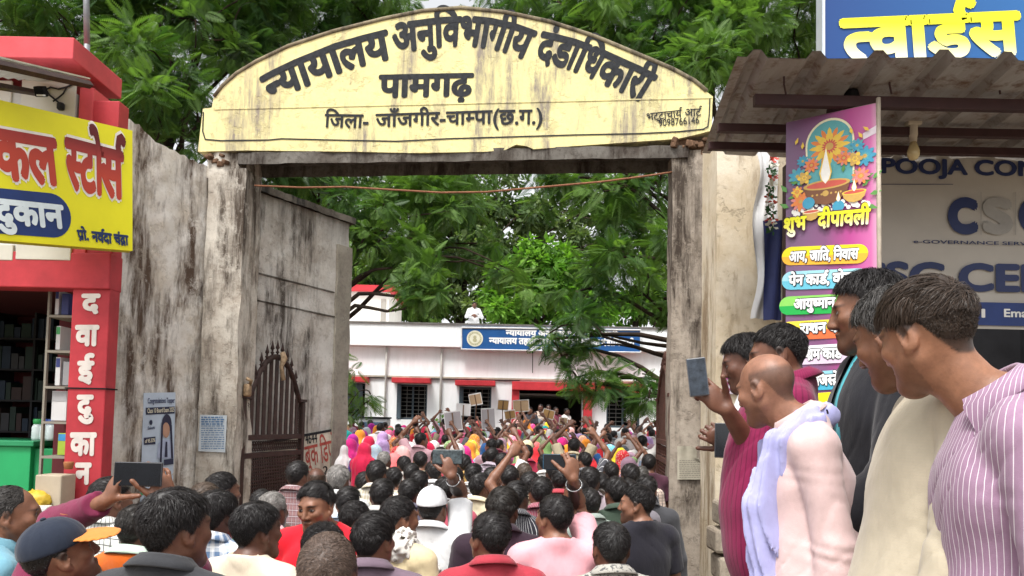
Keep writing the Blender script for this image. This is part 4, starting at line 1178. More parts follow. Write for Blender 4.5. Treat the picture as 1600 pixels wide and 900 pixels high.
ware(95, 108, 565, 602, (paint("box_grey", (.25, .25, .26), .5), bw), "grey box leaning on the third rack shelf", band=False)
ware(77, 103, 611, 657, (bw, paint("box_print", (.35, .35, .36), .5)), "large plain white carton on the fourth rack shelf")
ware(87, 105, 677, 711, (bgy, btq), "lime green box with a blue top on the lowest rack shelf")
# green counter, jars
ct = thing("shop_counter", "bright green painted shop counter in the medicine shop", "counter", (-4.9, 6.7, .45))
CP_ = Pl(-8, 6.62, 2, 6.62); a = 1.0; b = CP_.px(45, 760)[0]; zt_ = CP_.px(20, 697)[1]
mb = MB(); mb.span(CP_, a, b, .45, zt_, -.6, 0, 0, .006); wparent(mb.build("counter_body", paint("counter_green", (.015, .30, .10), .5, .12, 3)), ct)
mb = MB(); mb.span(CP_, a, b + .04, zt_, zt_ + .05, -.72, .03, 0, .008); wparent(mb.build("counter_top", paint("counter_top_green", (.02, .22, .09), .4, .1, 3)), ct)
mb = MB(); mb.span(CP_, b, b + .18, .45, zt_ - .02, -.6, -.05, 0, .006); wparent(mb.build("counter_side", paint("counter_green_side", (.012, .22, .075), .5, .12, 3)), ct)
glass = N("jar_glass"); glass = glass.fin((.55, .62, .62), .12, .6)
for i, (x, lidc, lab) in enumerate(((38, (.04, .35, .10), "glass jar with green lid on the green counter"), (51, (.05, .10, .40), "glass jar with blue lid beside the green lidded jar"), (61, (.06, .12, .35), "glass jar with dark blue lid nearest the display rack"))):
    u = CP_.px(x, 690)[0]; c = CP_.at(u, zt_ + .05, -.18); t = thing("jar", lab, "jar", tuple(c), "jars on the green counter")
    s = MB(); s.lathe(c, [(.045, 0), (.05, .02), (.05, .12), (.035, .15)], 16); wparent(s.build("jar_body", glass, None, True), t)
    s = MB(); s.lathe(c + np.array([0, 0, .15]), [(.04, 0), (.042, .035), (.036, .045)], 16); wparent(s.build("lid", paint("lid", lidc, .4), None, True), t)
mb = MB(); q = P(86, 775, 6.0); mb.box(q - np.array([0, 0, .25]), (.21, .2, .85), None, 0, .01); tag(mb.build("wooden_box", paint("ply_beige", (.42, .35, .26), .7, .15, 5)), "tall beige wooden box at the foot of the red lettered pillar", "box")
mb = MB(); q = P(107, 733, 6.05); mb.lathe(q, [(.03, 0), (.038, .05), (.036, .06)], 12); tag(mb.build("pot", paint("terracotta", (.35, .13, .05), .7), None, True), "small terracotta pot on the beige wooden box", "pot")
t = thing("sack", "yellow plastic sack slumped before the green counter", "sack", tuple(P(52, 790, 5.9)))
fg = Fig(); c = P(50, 790, 5.9); fg.el(c, (.14, .10, .11), .05); fg.el(c + np.array([.06, 0, .06]), (.09, .07, .06), .05); fg.el(c + np.array([-.08, 0, .05]), (.07, .06, .06), .04)
V, F = nets(lambda X, mg=.04: fg(X, mg) + folds(X, 40, .010), *fg.bounds(), .014); wparent(place("sack_body", npmesh("sack_body", V, F, [paint("sack_yellow", (.55, .36, .03), .5, .3, 10)])), t)
mb = MB(); mb.box(P(57, 836, 5.75), (.16, .16, .44), rotz(.3), 0, .01); tag(mb.build("carton", [paint("carton_white", (.62, .60, .55), .6, .2, 9)]), "white and blue carton under the yellow sack", "carton")
mb = MB(); c = P(61, 812, 5.66); mb.box(c, (.10, .012, .12), rotz(.3)); o = mb.build("printed_band", btq, bpy.data.objects["carton"])
# yellow signboard
s0, s1 = P(-130, 280, 4.85), P(207, 280, 6.1)
YP = Pl(s0[0], s0[1], s1[0], s1[1])
ys = thing("shop_signboard", "yellow signboard with red Hindi lettering and a navy strip over the medicine shop", "signboard", tuple(YP.at(YP.len / 2, YP.px(100, 390)[1], 0)))
tl, tr, br_, bl_ = YP.px(-130, 126), YP.px(207, 204), YP.px(207, 392), YP.px(-130, 365)
mb = MB(); mb.poly(YP, [bl_, br_, tr, tl], -.10, 0); wparent(mb.build("board", paint("sign_yellow", (.78, .72, .012), .45, .06, 3)), ys)
mb = MB()
for p_, q_ in ((bl_, br_), (br_, tr), (tr, tl)): mb.tube([YP.at(p_[0], p_[1], -.05), YP.at(q_[0], q_[1], -.05)], .012, 4)
wparent(mb.build("frame", paint("sign_edge", (.45, .40, .05), .5)), ys)
gr = N("red_gradient"); tc = gr.n("TexCoord"); sz = gr.n("SeparateXYZ"); gr.l(tc.outputs["Generated"], sz.inputs[0])
gr = gr.fin(gr.ramp(sz.outputs[2], [(.35, (.46, .055, .03)), (.62, (.32, .035, .03)), (.80, (.12, .015, .015))]), .5)
mbw = MB(); mbr = MB()
for spec, a, b, h in (("कल", (-16, 203), (88, 221), 66), ("स~टोर~", (100, 218), (162, 234), 69), ("स^", (153, 232), (197, 243), 67)):
    spec = {"स~टोर~": "स~टो"}.get(spec, spec)
    letter(mbw, YP, spec, a, b, h, .003, .085); letter(mbr, YP, spec, a, b, h, .006, .045)
letter(mbw, YP, "मेिड", (-118, 172), (-18, 202), 66, .003, .075); letter(mbr, YP, "मेिड", (-118, 172), (-18, 202), 66, .006, .045)
wparent(mbw.build("letter_outline", paint("sign_white_outline", (.85, .80, .72), .5)), ys); wparent(mbr.build("lettering", gr), ys)
mb = MB(); L = YP.px(-110, 283); r0 = YP.px(80, 302); r1 = YP.px(80, 371); l1 = YP.px(-110, 357); e = YP.px(111, 338); hh = (r0[1] - r1[1]) / 2; cc = (r0 + r1) / 2
pts = [l1, r1] + [(cc[0] + (e[0] - cc[0]) * math.cos(w), cc[1] + hh * math.sin(w)) for w in np.linspace(-1.4, 1.4, 14)] + [r0, L]
mb.sheet(YP, pts, .003); wparent(mb.build("name_strip", paint("sign_navy", (.012, .035, .15), .45)), ys)
mb = MB(); letter(mb, YP, "की दुकान", (-84, 304), (98, 323), 33, .008, .045); wparent(mb.build("strip_lettering", paint("sign_pale", (.70, .78, .80), .5)), ys)
mb = MB(); letter(mb, YP, "प/ो.", (119, 360), (137, 361), 14, .006, .05); letter(mb, YP, "नव^दा चंद/ा", (142, 362), (200, 369), 14, .006, .05); wparent(mb.build("owner_lettering", paint("sign_navy_letter", (.012, .03, .11), .45)), ys)
# tin awning over the sign, bracket lamp
aw = thing("tin_awning", "pale tin awning sheet on a dark frame above the yellow signboard", "awning", (-4.0, 5.6, 3.9))
A0, A1 = P(-20, 86, 4.75), P(141, 124, 5.85); A2, A3 = P(-60, 118, 5.3), P(60, 128, 6.1)
mb = MB(); n = 14
rowf = [A0 + (A1 - A0) * i / n for i in range(n + 1)]; rowb = [A2 + (A3 - A2) * i / n + np.array([0, 0, .015 * (i % 2)]) for i in range(n + 1)]
vs = rowf + rowb + [p + np.array([0, 0, .012]) for p in rowf] + [p + np.array([0, 0, .012]) for p in rowb]
k = n + 1
fs = [[i, i + 1, k + i + 1, k + i] for i in range(n)] + [[2 * k + i, 3 * k + i, 3 * k + i + 1, 2 * k + i + 1] for i in range(n)] + [[i, 2 * k + i, 2 * k + i + 1, i + 1] for i in range(n)]
mb.add(vs, fs); wparent(mb.build("tin_sheet", paint("tin", (.55, .55, .57), .35, .2, 8, .5, .6)), aw)
mb = MB(); d = np.array([0, 0, -.045]); mb.tube([A0 + d, A1 + d], .032, 4); mb.tube([A0 + d + np.array([-.1, .25, -.05]), P(62, 146, 5.9)], .026, 4); wparent(mb.build("frame", M_IRON), aw)
lp = thing("flood_lamp", "small dark flood lamp hanging under the tin awning", "lamp", tuple(P(63, 143, 5.5)))
mb = MB(); mb.box(P(64, 143, 5.5), (.075, .06, .075), rotx(.5), 0, .008); wparent(mb.build("lamp_body", M_DARK), lp)
mb = MB(); mb.box(P(64, 149, 5.46), (.05, .03, .012), rotx(.4)); wparent(mb.build("lamp_glass", paint("lamp_glass", (.7, .7, .7), .2)), lp)
mb = MB(); mb.tube([P(136, 70, 6.6), P(134, -60, 6.6)], .026, 10); q = P(136, 70, 6.6); mb.tube([q, (q[0], q[1], 3.5)], .026, 10)
tag(mb.build("pole", paint("galvanised", (.22, .23, .24), .45, .3, 8, .4, .5), None, True), "grey metal pole rising behind the red shop roof", "pole")

# ---- posters on the left wall
def wsheet(name, pl, quad, mats, lab, cat, layers=(), off=.012):
    t = thing(name, lab, cat, tuple(pl.at(*pl.px(*quad[3]), off)))
    mb = MB(); q = [pl.px(*p) for p in quad]; n = 10
    vs = []
    for j in range(n + 1):
        for i in range(n + 1):
            a = q[0] * (1 - i / n) + q[1] * (i / n); b = q[3] * (1 - i / n) + q[2] * (i / n); w = a * (1 - j / n) + b * (j / n)
            vs.append(pl.at(w[0], w[1], off + .003 * math.sin(i * 1.3 + j) * math.sin(j * .8)))
    mb.add(vs, [[j * (n + 1) + i, j * (n + 1) + i + 1, (j + 1) * (n + 1) + i + 1, (j + 1) * (n + 1) + i] for j in range(n) for i in range(n)])
    wparent(mb.build("paper", mats, None, True), t); return t
pp = wsheet("exam_poster", WP, [(223, 614), (273, 613), (268, 800), (217, 800)], paint("poster_blue", (.50, .58, .68), .6, .12, 6), "pale blue congratulation poster with a schoolgirl portrait on the stained wall", "poster")
def pol(mb, pl, pts, off, mi=0): mb.sheet(pl, [pl.px(*p) for p in pts], off, mi)
def ell(cx, cy, rx, ry, n=20): return [(cx + rx * math.cos(2 * math.pi * k / n), cy + ry * math.sin(2 * math.pi * k / n)) for k in range(n)]
mb = MB()
pol(mb, WP, [(243, 716), (246, 692), (254, 687), (262, 687), (268, 692), (270, 716)], .020, 0)
pol(mb, WP, ell(258.5, 662, 7.5, 15), .021, 1); pol(mb, WP, ell(257, 672, 5.8, 12), .023, 2)
pol(mb, WP, [(250, 660), (252.5, 660), (250, 722), (247, 722)], .0245, 1); pol(mb, WP, [(263, 664), (266, 664), (268, 716), (265, 716)], .0245, 1)
pol(mb, WP, [(256, 690), (258.5, 690), (259, 714), (254.5, 714)], .0265, 1)
wparent(mb.build("portrait", [paint("uniform_blue", (.42, .47, .62), .6), paint("portrait_dark", (.03, .03, .06), .6), paint("portrait_skin", (.45, .26, .18), .6)]), pp)
M_PN = paint("poster_navy", (.03, .035, .07), .6)
for q_, o_ in (([(226, 637), (271, 635), (271, 646), (226, 648)], .018), ([(223, 684), (241, 682), (241, 694), (223, 695)], .018), ([(253, 718), (268, 716), (268, 725), (253, 727)], .028)):
    mb = MB(); pol(mb, WP, q_, o_); wparent(mb.build("caption_bar", M_PN), pp)
mb = MB(); pol(mb, WP, ell(234, 660, 2.4, 4), .018); wparent(mb.build("badge", M_PN), pp)
mb = MB(); letter(mb, WP, "Congratulations Topper", (229, 623), (271, 622), 7, .018, .02); letter(mb, WP, "Sakshi", (229, 667), (240, 666), 4, .018, .02)
wparent(mb.build("lettering", paint("poster_ink", (.04, .05, .12), .6)), pp)
mb = MB(); letter(mb, WP, "Class 10 Board Exam 2025", (228, 639), (270, 637), 6, .021, .02); letter(mb, WP, "of 95.33%", (224, 687), (240, 685), 5, .021, .02); wparent(mb.build("pale_lettering", paint("poster_pale", (.75, .7, .55), .6)), pp)
mb = MB(); pol(mb, WP, [(218, 766), (234, 763), (234, 771), (218, 774)], .018); wparent(mb.build("green_strip", paint("poster_green", (.04, .35, .14), .6)), pp)
npp = wsheet("notice", GP, [(312, 648), (354, 649), (351, 707), (309, 705)], paint("notice_pale", (.52, .57, .60), .7, .15, 8), "small printed notice in blue ink pasted on the left gate pillar", "notice", off=-.010)
mb = MB(); r = random.Random(3)
for j in range(15):
    y = 651 + j * 3.5; x = 314
    while x < 348:
        w = r.uniform(2, 7); pol(mb, GP, [(x, y), (min(x + w, 350), y), (min(x + w, 350), y + (2.0 if j < 4 else 1.2)), (x, y + (2.0 if j < 4 else 1.2))], -.0045); x += w + 1.2
wparent(mb.build("print", paint("notice_blue", (.10, .20, .36), .7)), npp)

# ================================================================== right: digital service shop under a tin roof
M_TIN = N("rusty_tin"); _v = M_TIN.pos(); _a = M_TIN.noise(M_TIN.pos((6, 1.0, 1)), 1.2, 7, .7); _b = M_TIN.noise(_v, 9, 6, .7)
_c = M_TIN.mix(M_TIN.ramp(_a, [(.35, 0.0), (.7, 1.0)]), (.33, .32, .31), (.23, .19, .165)); _c = M_TIN.mix(M_TIN.ramp(_b, [(.5, 0.0), (.68, 1.0)]), _c, (.13, .075, .05))
M_TIN.bump(_b, .3, .004); M_TIN = M_TIN.fin(_c, .55, .4, .25)
roof = thing("tin_roof", "corrugated rusty tin roof projecting over the service shop", "roof", (2.5, 5, 3.8))
f0 = P(1152, 101, 4.35); b0 = P(1103, 226, 5.75); b0 = f0 + (b0 - f0) * 1.15
zf, zb = f0[2], b0[2]; zkeep = f0[2] + (b0[2] - f0[2]) / 1.15
mb = MB(); nx = 0; prof = []; x = 0.0
while x < 4.2:
    for dx, dz in ((0, 0), (.06, .0), (.10, .048), (.15, .048), (.19, 0)): prof.append((x + dx, dz))
    x += .37
n = len(prof); ny = 10; vs = []
for j in range(ny + 1):
    t = j / ny
    for i, (px_, dz) in enumerate(prof):
        e = f0 + (b0 - f0) * t; vs.append((e[0] + px_, e[1] + .04 * math.sin(px_ * 3) * (1 - t), max(e[2], zkeep) + dz + .02 * math.sin(px_ * 2.1 + t * 3)))
top_ = [(a, b, c + .004) for a, b, c in vs]
fs = [[j * n + i, j * n + i + 1, (j + 1) * n + i + 1, (j + 1) * n + i] for j in range(ny) for i in range(n - 1)]
mb.add(vs, fs); mb.add(top_, [f[::-1] for f in fs]); o = mb.build("tin_sheet", M_TIN, None, True); wparent(o, roof)
for p_ in o.data.polygons: p_.use_smooth = False
def roofz(y): return zf + (zb - zf) * (y - f0[1]) / (b0[1] - f0[1])
M_PURL = paint("purlin_brown", (.040, .016, .016), .6, .3, 8, .3)
mb = MB()
for xl, yl in ((1178, 4.72), (1121, 5.22), (1107, 5.6)):
    X = P(xl, 140, yl)[0]; z = roofz(yl) - .035
    mb = MB(); mb.box((X + 2.1, yl, z - .03), (4.2, .05, .06 if yl > 5 else .075), None, 0, .004); wparent(mb.build("purlin", M_PURL), roof)
mb = MB(); X = P(1303, 150, 4.95)[0]; mb.box((X, 4.95, roofz(4.95) - .10), (.075, .07, .18)); mb.box((X, 5.3, roofz(5.1) - .15), (.06, 1.0, .05)); mb.box((X + .0, 5.78, 2.0), (.07, .07, 4.0))
for q in (1225, 1390, 1560): mb.tube([P(q, 118, 4.62), P(q, 132, 4.66), P(q + 3, 147, 4.69)], .006, 4)
wparent(mb.build("post", M_PURL), roof)
mb = MB(); c = P(1330, 150, 4.9); mb.box(c, (.10, .09, .10), rotx(.5) @ rotz(.4), 0, .01); mb.tube([c, c + np.array([.08, 0, -.02])], .006, 4)
tag(mb.build("flood_lamp", M_DARK), "small black flood lamp clamped to the roof beam above the festival banner", "lamp")
# building behind: plaster pier, back wall
M_CREAM = plaster("cream_plaster", "d3c8b4", "c4b59b", (.26, .19, .12), .25, .3, crack=.05)
sv = thing("service_shop", "cream plastered service shop with dark open front under the tin roof", "shop", (2.6, 6.4, .5))
QD = 6.4; QP = Pl(-2, QD, 10, QD); qu = lambda x, y: QP.px(x, y)
mb = MB(); rough_box(mb, QP, qu(1119, 500)[0], qu(1212, 500)[0], .2, qu(1150, 205)[1], -.5, 0, .10, .003, 21); wparent(mb.build("pier", M_CREAM, None, True), sv)
mb = MB(); mb.span(QP, qu(1205, 500)[0], qu(1205, 500)[0] + 4.2, qu(1400, 512)[1], 4.3, .10, .40); wparent(mb.build("front_wall", M_CREAM), sv)
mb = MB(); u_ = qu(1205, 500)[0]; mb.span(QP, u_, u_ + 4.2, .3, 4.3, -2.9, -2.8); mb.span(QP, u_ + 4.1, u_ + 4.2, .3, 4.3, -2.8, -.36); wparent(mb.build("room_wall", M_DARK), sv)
mb = MB(); mb.span(QP, u_, u_ + 4.2, .3, .5, -2.8, -.05); wparent(mb.build("floor", paint("shop_floor2", (.16, .15, .14), .8)), sv)
# white tarpaulin strip, garland, blue cloth
tp = thing("tarpaulin", "creased white tarpaulin strip hanging on the cream pier beside the festival banner", "tarpaulin", tuple(P(1195, 480, 6.3)))
TPl = Pl(-2, 6.3, 10, 6.3); mb = MB(); vs = []; W_, H_ = 14, 24
for j in range(H_ + 1):
    for i in range(W_ + 1):
        x = 1178 + 34 * i / W_ + 6 * math.sin(j * .45) * (1 - i / W_); y = 236 + 262 * j / H_; q = TPl.px(x, y)
        vs.append(TPl.at(q[0], q[1], .03 + .03 * math.sin(i * .9 + j * .25) + .02 * math.sin(j * .7)))
mb.add(vs, [[j * (W_ + 1) + i, j * (W_ + 1) + i + 1, (j + 1) * (W_ + 1) + i + 1, (j + 1) * (W_ + 1) + i] for j in range(H_) for i in range(W_)])
wparent(mb.build("sheet", paint("tarp_white", (.60, .60, .60), .4, .12, 7), None, True), tp)
mb = MB(); vs = []
BCP = Pl(-2, 6.15, 10, 6.15)
for j in range(13):
    for i in range(7):
        q = BCP.px(1192 + (30 * i / 6) + j * .2, 345 + 155 * j / 12); vs.append(BCP.at(q[0], q[1], .03 * math.sin(i * 1.4 + j * .4)))
mb.add(vs, [[j * 7 + i, j * 7 + i + 1, (j + 1) * 7 + i + 1, (j + 1) * 7 + i] for j in range(12) for i in range(6)])
tag(mb.build("hanging_cloth", paint("cloth_navy", (.02, .03, .12), .6, .2, 6), None, True), "navy blue cloth sheet hanging behind the festival banner", "cloth")
gl = thing("flower_garland", "string of red, white and green artificial flowers hanging behind the festival banner", "garland", tuple(P(1204, 250, 6.1)))
mr, mw, mg_ = MB(), MB(), MB(); r = random.Random(5)
for k in range(60):
    y = 245 + k * 2.0; c = P(1205 + r.uniform(-5, 5), y, 6.08 + r.uniform(-.03, .03)); t = (mr, mw, mg_, mg_)[(k // 4) % 4]
    for q in range(3): w = r.uniform(0, 6.28); d = np.array([math.cos(w), -.4, math.sin(w)]) * .028; t.add([c, c + d + np.array([.008, 0, .01]), c + d * 1.5, c + d - np.array([.008, 0, .01])], [[0, 1, 2, 3]])
wparent(mr.build("red_flowers", paint("petal_red", (.5, .05, .03), .6)), gl); wparent(mw.build("white_flowers", paint("petal_white", (.6, .6, .5), .6)), gl); wparent(mg_.build("leaves", paint("garland_green", (.02, .09, .02), .6)), gl)
# wide CSC banner on the back wall
CB = Pl(-2, 5.97, 10, 5.97); cu = lambda x, y: CB.px(x, y)
cb = thing("service_banner", "wide beige shop banner with navy lettering on the wall under the tin roof", "banner", tuple(P(1560, 500, 5.97)))
a = cu(1330, 300)[0]; b = a + 2.6; z0, z1 = cu(1500, 513)[1], cu(1500, 236)[1]
mb = MB(); vs = []; W_, H_ = 30, 18
for j in range(H_ + 1):
    for i in range(W_ + 1): vs.append(CB.at(a + (b - a) * i / W_, z0 + (z1 - z0) * j / H_, .010 * math.sin(i * .55 + j * .8) * math.sin(j * .5)))
mb.add(vs, [[j * (W_ + 1) + i, j * (W_ + 1) + i + 1, (j + 1) * (W_ + 1) + i + 1, (j + 1) * (W_ + 1) + i] for j in range(H_) for i in range(W_)])
wparent(mb.build("flex_sheet", paint("flex_beige", (.40, .375, .335), .45, .07, 3), None, True), cb)
mb = MB(); mb.span(CB, a, b, z1, z1 + .045, -.01, .03); mb.sheet(CB, [(a, cu(1500, 508)[1]), (b, cu(1500, 508)[1]), (b, cu(1500, 472)[1]), (a, cu(1500, 472)[1])], .017)
wparent(mb.build("navy_strip", paint("strip_navy", (.014, .035, .15), .5)), cb)
mb = MB()
def latin(mb, pl, txt, x0, x1, ytop, ybot, off=.013, bold=.04):
    X, Y, Z, F, asp = text2d(txt, bold); y = Y - Y.min(); y = y / y.max()
    p, q = pl.px(x0, ytop), pl.px(x1, ybot)
    mb.add([pl.at(p[0] + (q[0] - p[0]) * X[i], q[1] + (p[1] - q[1]) * y[i], off + Z[i]) for i in range(len(X))], F)
latin(mb, CB, "POOJA COMPUTER", 1376, 1752, 247, 287); latin(mb, CB, "C", 1479, 1527, 308, 368, bold=.075); latin(mb, CB, "C", 1589, 1637, 308, 368, bold=.075); latin(mb, CB, "CSC CENTRE", 1327, 1790, 407, 462, bold=.045)
latin(mb, CB, "e-GOVERNANCE SERVICES INDIA", 1426, 1690, 375, 386, bold=.015)
mb.sheet(CB, [cu(1330, 289.5), cu(1487, 289.5), cu(1487, 288.5), cu(1330, 288.5)], .019)
wparent(mb.build("lettering", paint("banner_navy", (.018, .030, .10), .5)), cb)
mb = MB(); latin(mb, CB, "S", 1533, 1582, 308, 368, bold=.07); mb.sheet(CB, [cu(1530, 368), cu(1531.2, 368), cu(1531.2, 301), cu(1530, 301)], .019); mb.sheet(CB, [cu(1584, 368), cu(1585.2, 368), cu(1585.2, 301), cu(1584, 301)], .019)
wparent(mb.build("grey_lettering", paint("banner_grey", (.30, .29, .27), .5)), cb)
mb = MB(); latin(mb, CB, "1", 1531, 1537, 483, 497, .020); latin(mb, CB, "Email", 1566, 1612, 483, 497, .020, .03); wparent(mb.build("white_lettering", paint("banner_white", (.7, .7, .68), .5)), cb)
# bulb
lb = thing("light_bulb", "unlit yellowed light bulb hanging in a holder below the tin roof", "bulb", tuple(P(1425, 200, 5.2)))
c = P(1427, 206, 5.2); s = MB(); s.box(c + np.array([0, 0, .06]), (.10, .06, .03), None, 0, .005); s.lathe(c, [(.028, .05), (.03, -.02), (.024, -.05), (.024, -.075)], 14); wparent(s.build("holder", paint("holder_cream", (.5, .44, .34), .5), None, False), lb)
s = MB(); s.lathe(c - np.array([0, 0, .075]), [(.020, 0), (.030, -.03), (.042, -.07), (.040, -.10), (.026, -.125), (.006, -.132)], 18); wparent(s.build("glass", paint("bulb_glass", (.50, .40, .20), .15, .1, 4, .6), None, True), lb)
# blue signboard above the roof
VP = Pl(-2, 5.05, 10, 5.05); vu = lambda x, y: VP.px(x, y)
us = thing("shop_signboard", "blue signboard with large yellow Hindi letters standing above the rusty tin roof", "signboard", tuple(P(1450, 100, 5.05)))
p, q = vu(1288, 112), vu(1288, -60)
gb = N("sign_blue_gradient"); tc = gb.n("TexCoord"); sz = gb.n("SeparateXYZ"); gb.l(tc.outputs["Generated"], sz.inputs[0]); gb = gb.fin(gb.mix(sz.outputs[0], (.015, .055, .20), (.03, .17, .42)), .45)
mb = MB(); mb.span(VP, p[0], p[0] + 2.6, p[1], q[1], -.08, 0); wparent(mb.build("board", gb), us)
mb = MB(); mb.span(VP, p[0] - .02, p[0], p[1], q[1], -.09, .015); wparent(mb.build("frame", paint("frame_alu", (.55, .6, .65), .4, .1, 5, .4, .5)), us)
gy_ = N("yellow_white_gradient"); tc = gy_.n("TexCoord"); sz = gy_.n("SeparateXYZ"); gy_.l(tc.outputs["Generated"], sz.inputs[0]); gy_ = gy_.fin(gy_.ramp(sz.outputs[2], [(.10, (.82, .82, .66)), (.36, (.80, .75, .12)), (.6, (.72, .70, .02))]), .5)
mb = MB(); letter(mb, VP, "त~वाड^स", (1310, 34), (1594, 21), 62, .006, .045); wparent(mb.build("lettering", gy_), us)

# ---- festival banner
d0, d1 = P(1222, 400, 4.95), P(1372, 400, 4.6)
DP = Pl(d0[0], d0[1], d1[0], d1[1]); du = lambda x, y: DP.px(x, y)
fb = thing("festival_banner", "tall purple festival banner with a painted oil lamp and coloured service strips", "banner", tuple(DP.at(*du(1290, 640), 0)))
a, b = du(1228, 300)[0], du(1370, 300)[0]; zt, zb_ = du(1300, 176)[1], du(1290, 640)[1]
def dl(x, t): return a + (b - a) * x, zt + (zb_ - zt) * t           # banner coordinates: x across, t down
gp = N("banner_purple"); v_ = gp.pos(); tc = gp.n("TexCoord"); sz = gp.n("SeparateXYZ"); gp.l(tc.outputs["Generated"], sz.inputs[0])
gp = gp.fin(gp.ramp(sz.outputs[0], [(.0, (.16, .09, .17)), (.45, (.20, .07, .17)), (.72, (.42, .05, .24)), (.93, (.52, .12, .32)), (1.0, (.62, .32, .46))]), .35, .4)
mb = MB(); vs = []; W_, H_ = 10, 26
for j in range(H_ + 1):
    for i in range(W_ + 1): u, v = dl(i / W_, j / H_); vs.append(DP.at(u, v, .004 * math.sin(i * .8) * math.sin(j * .6)))
mb.add(vs, [[j * (W_ + 1) + i, j * (W_ + 1) + i + 1, (j + 1) * (W_ + 1) + i + 1, (j + 1) * (W_ + 1) + i] for j in range(H_) for i in range(W_)])
wparent(mb.build("flex_sheet", gp, None, True), fb)
mb = MB(); u, v = dl(1.02, 0); mb.tube([DP.at(u, v + .03, 0), DP.at(u, zb_, 0)], .014, 8); u2, v2 = dl(0, 0); mb.tube([DP.at(u2, v2 + .0, -.02), DP.at(u, v + .0, -.02)], .010, 6)
wparent(mb.build("bamboo_frame", paint("bamboo", (.40, .34, .27), .6, .3, 10), None, True), fb)
AR = (b - a); asp_ = (zt - zb_) / AR
def dsheet(mb, pts, off, mi=0): mb.sheet(DP, [dl(*p) for p in pts], off, mi)
def dcirc(cx, ct, r, n=24, ry=None): ry = r if ry is None else ry; return [(cx + r * math.cos(2 * math.pi * k / n), ct - ry / asp_ * math.sin(2 * math.pi * k / n)) for k in range(n)]
_ac = {}
ACOL = dict(teal=(.10, .36, .38), orange=(.72, .22, .05), yellow=(.78, .52, .06), cream=(.80, .74, .50), red=(.55, .09, .06), pink=(.62, .22, .22), green=(.10, .28, .06), brown=(.18, .07, .03), gold=(.55, .34, .08), blue=(.05, .30, .45), white=(.82, .80, .74), flame=(.90, .85, .45))
def AM(mb_list, mats): pass
AMB = {k: MB() for k in ACOL}; _z = [0.006]
def art(c, pts): _z[0] += .00003; dsheet(AMB[c], pts, _z[0])
def flower(cx, ct, r, n, c1, c2, c3=None):
    for ring, (rr, cc_) in enumerate(((1.0, c1), (.68, c2), (.4, c3 or c1))):
        for k in range(n):
            w = 2 * math.pi * (k + .5 * ring) / n; px_, py_ = cx + r * rr * .62 * math.cos(w), ct - r * rr * .62 * math.sin(w) / asp_
            ca, sa = math.cos(w), math.sin(w); L_, Wd = r * rr * .42, r * rr * .62 * math.sin(math.pi / n) * 1.1
            art(cc_ if k % 2 else c2 if ring == 0 else cc_, [(px_ + (ca * x - sa * y), py_ - (sa * x + ca * y) / asp_) for x, y in ((-L_, 0), (-L_ * .2, Wd), (L_ * .6, Wd * .7), (L_, 0), (L_ * .6, -Wd * .7), (-L_ * .2, -Wd))])
    art("gold", dcirc(cx, ct, r * .2, 12))
def leaf(cx, ct, L_, w, c="green"):
    ca, sa = math.cos(w), math.sin(w); art(c, [(cx + ca * x - sa * y, ct - (sa * x + ca * y) / asp_) for x, y in ((0, 0), (L_ * .4, L_ * .22), (L_, 0), (L_ * .4, -L_ * .22))])
# arch halo, mandala
art("cream", [(.25, .25)] + [(.5 + .27 * math.cos(w), .105 - .30 / asp_ * math.sin(w)) for w in np.linspace(math.pi, 0, 20)] + [(.77, .25)])
art("teal", [(.27, .25)] + [(.5 + .25 * math.cos(w), .107 - .28 / asp_ * math.sin(w)) for w in np.linspace(math.pi, 0, 20)] + [(.75, .25)])
flower(.5, .115, .22, 16, "orange", "yellow", "red")
for x, t, r_, c in ((.14, .20, .11, "teal"), (.88, .17, .12, "blue"), (.20, .15, .07, "blue"), (.80, .13, .08, "teal")): flower(x, t, r_, 9, c, "blue", "teal")
for k in range(16): leaf(.5 + .38 * math.cos(k * .39), .24 + .03 * math.sin(k * 1.7), .10, k * .39 + .3)
for x, t, w in ((.04, .305, 2.6), (.10, .34, 3.4), (.93, .30, .2), (.90, .335, -.4), (.02, .25, 2.2), (.96, .25, .7)): leaf(x, t, .13, w)
for k in range(26): art("white", dcirc(.10 + .8 * (k / 25), .322 + .012 * math.sin(k * 2.1), .03 + .012 * math.sin(k * 1.3), 9))
flower(.30, .17, .09, 10, "pink", "orange", "red"); flower(.66, .165, .09, 10, "pink", "orange", "red"); flower(.22, .21, .08, 6, "yellow", "gold", "yellow"); flower(.78, .175, .085, 6, "yellow", "gold", "yellow")
flower(.18, .29, .12, 11, "pink", "orange", "orange"); flower(.84, .235, .10, 11, "orange", "pink", "orange"); flower(.14, .255, .07, 8, "orange", "yellow")
def bowl(cx, ct, w, h, c="brown", c2="gold"):
    art(c, [(cx + w * x, ct + h * y / asp_) for x, y in ((-1, 0), (-.85, .55), (-.5, .95), (0, 1.1), (.5, .95), (.85, .55), (1, 0))]); art(c2, dcirc(cx, ct, w, 20, w * .22)); art("red", dcirc(cx, ct, w * .86, 20, w * .15))
    for k in range(7): art("gold", dcirc(cx - w * .6 + w * .2 * k, ct + h * .5 / asp_, w * .05, 8))
def flame(cx, ct, h, w): art("yellow", [(cx + w * 1.3 * x, ct - h * 1.06 * y / asp_) for x, y in ((0, 0), (.7, .12), (1, .3), (.6, .6), (.1, 1), (-.5, .6), (-1, .3), (-.7, .12))]); art("white", [(cx + w * x, ct - h * y / asp_) for x, y in ((0, 0), (.7, .12), (1, .3), (.6, .6), (.1, 1), (-.5, .6), (-1, .3), (-.7, .12))])
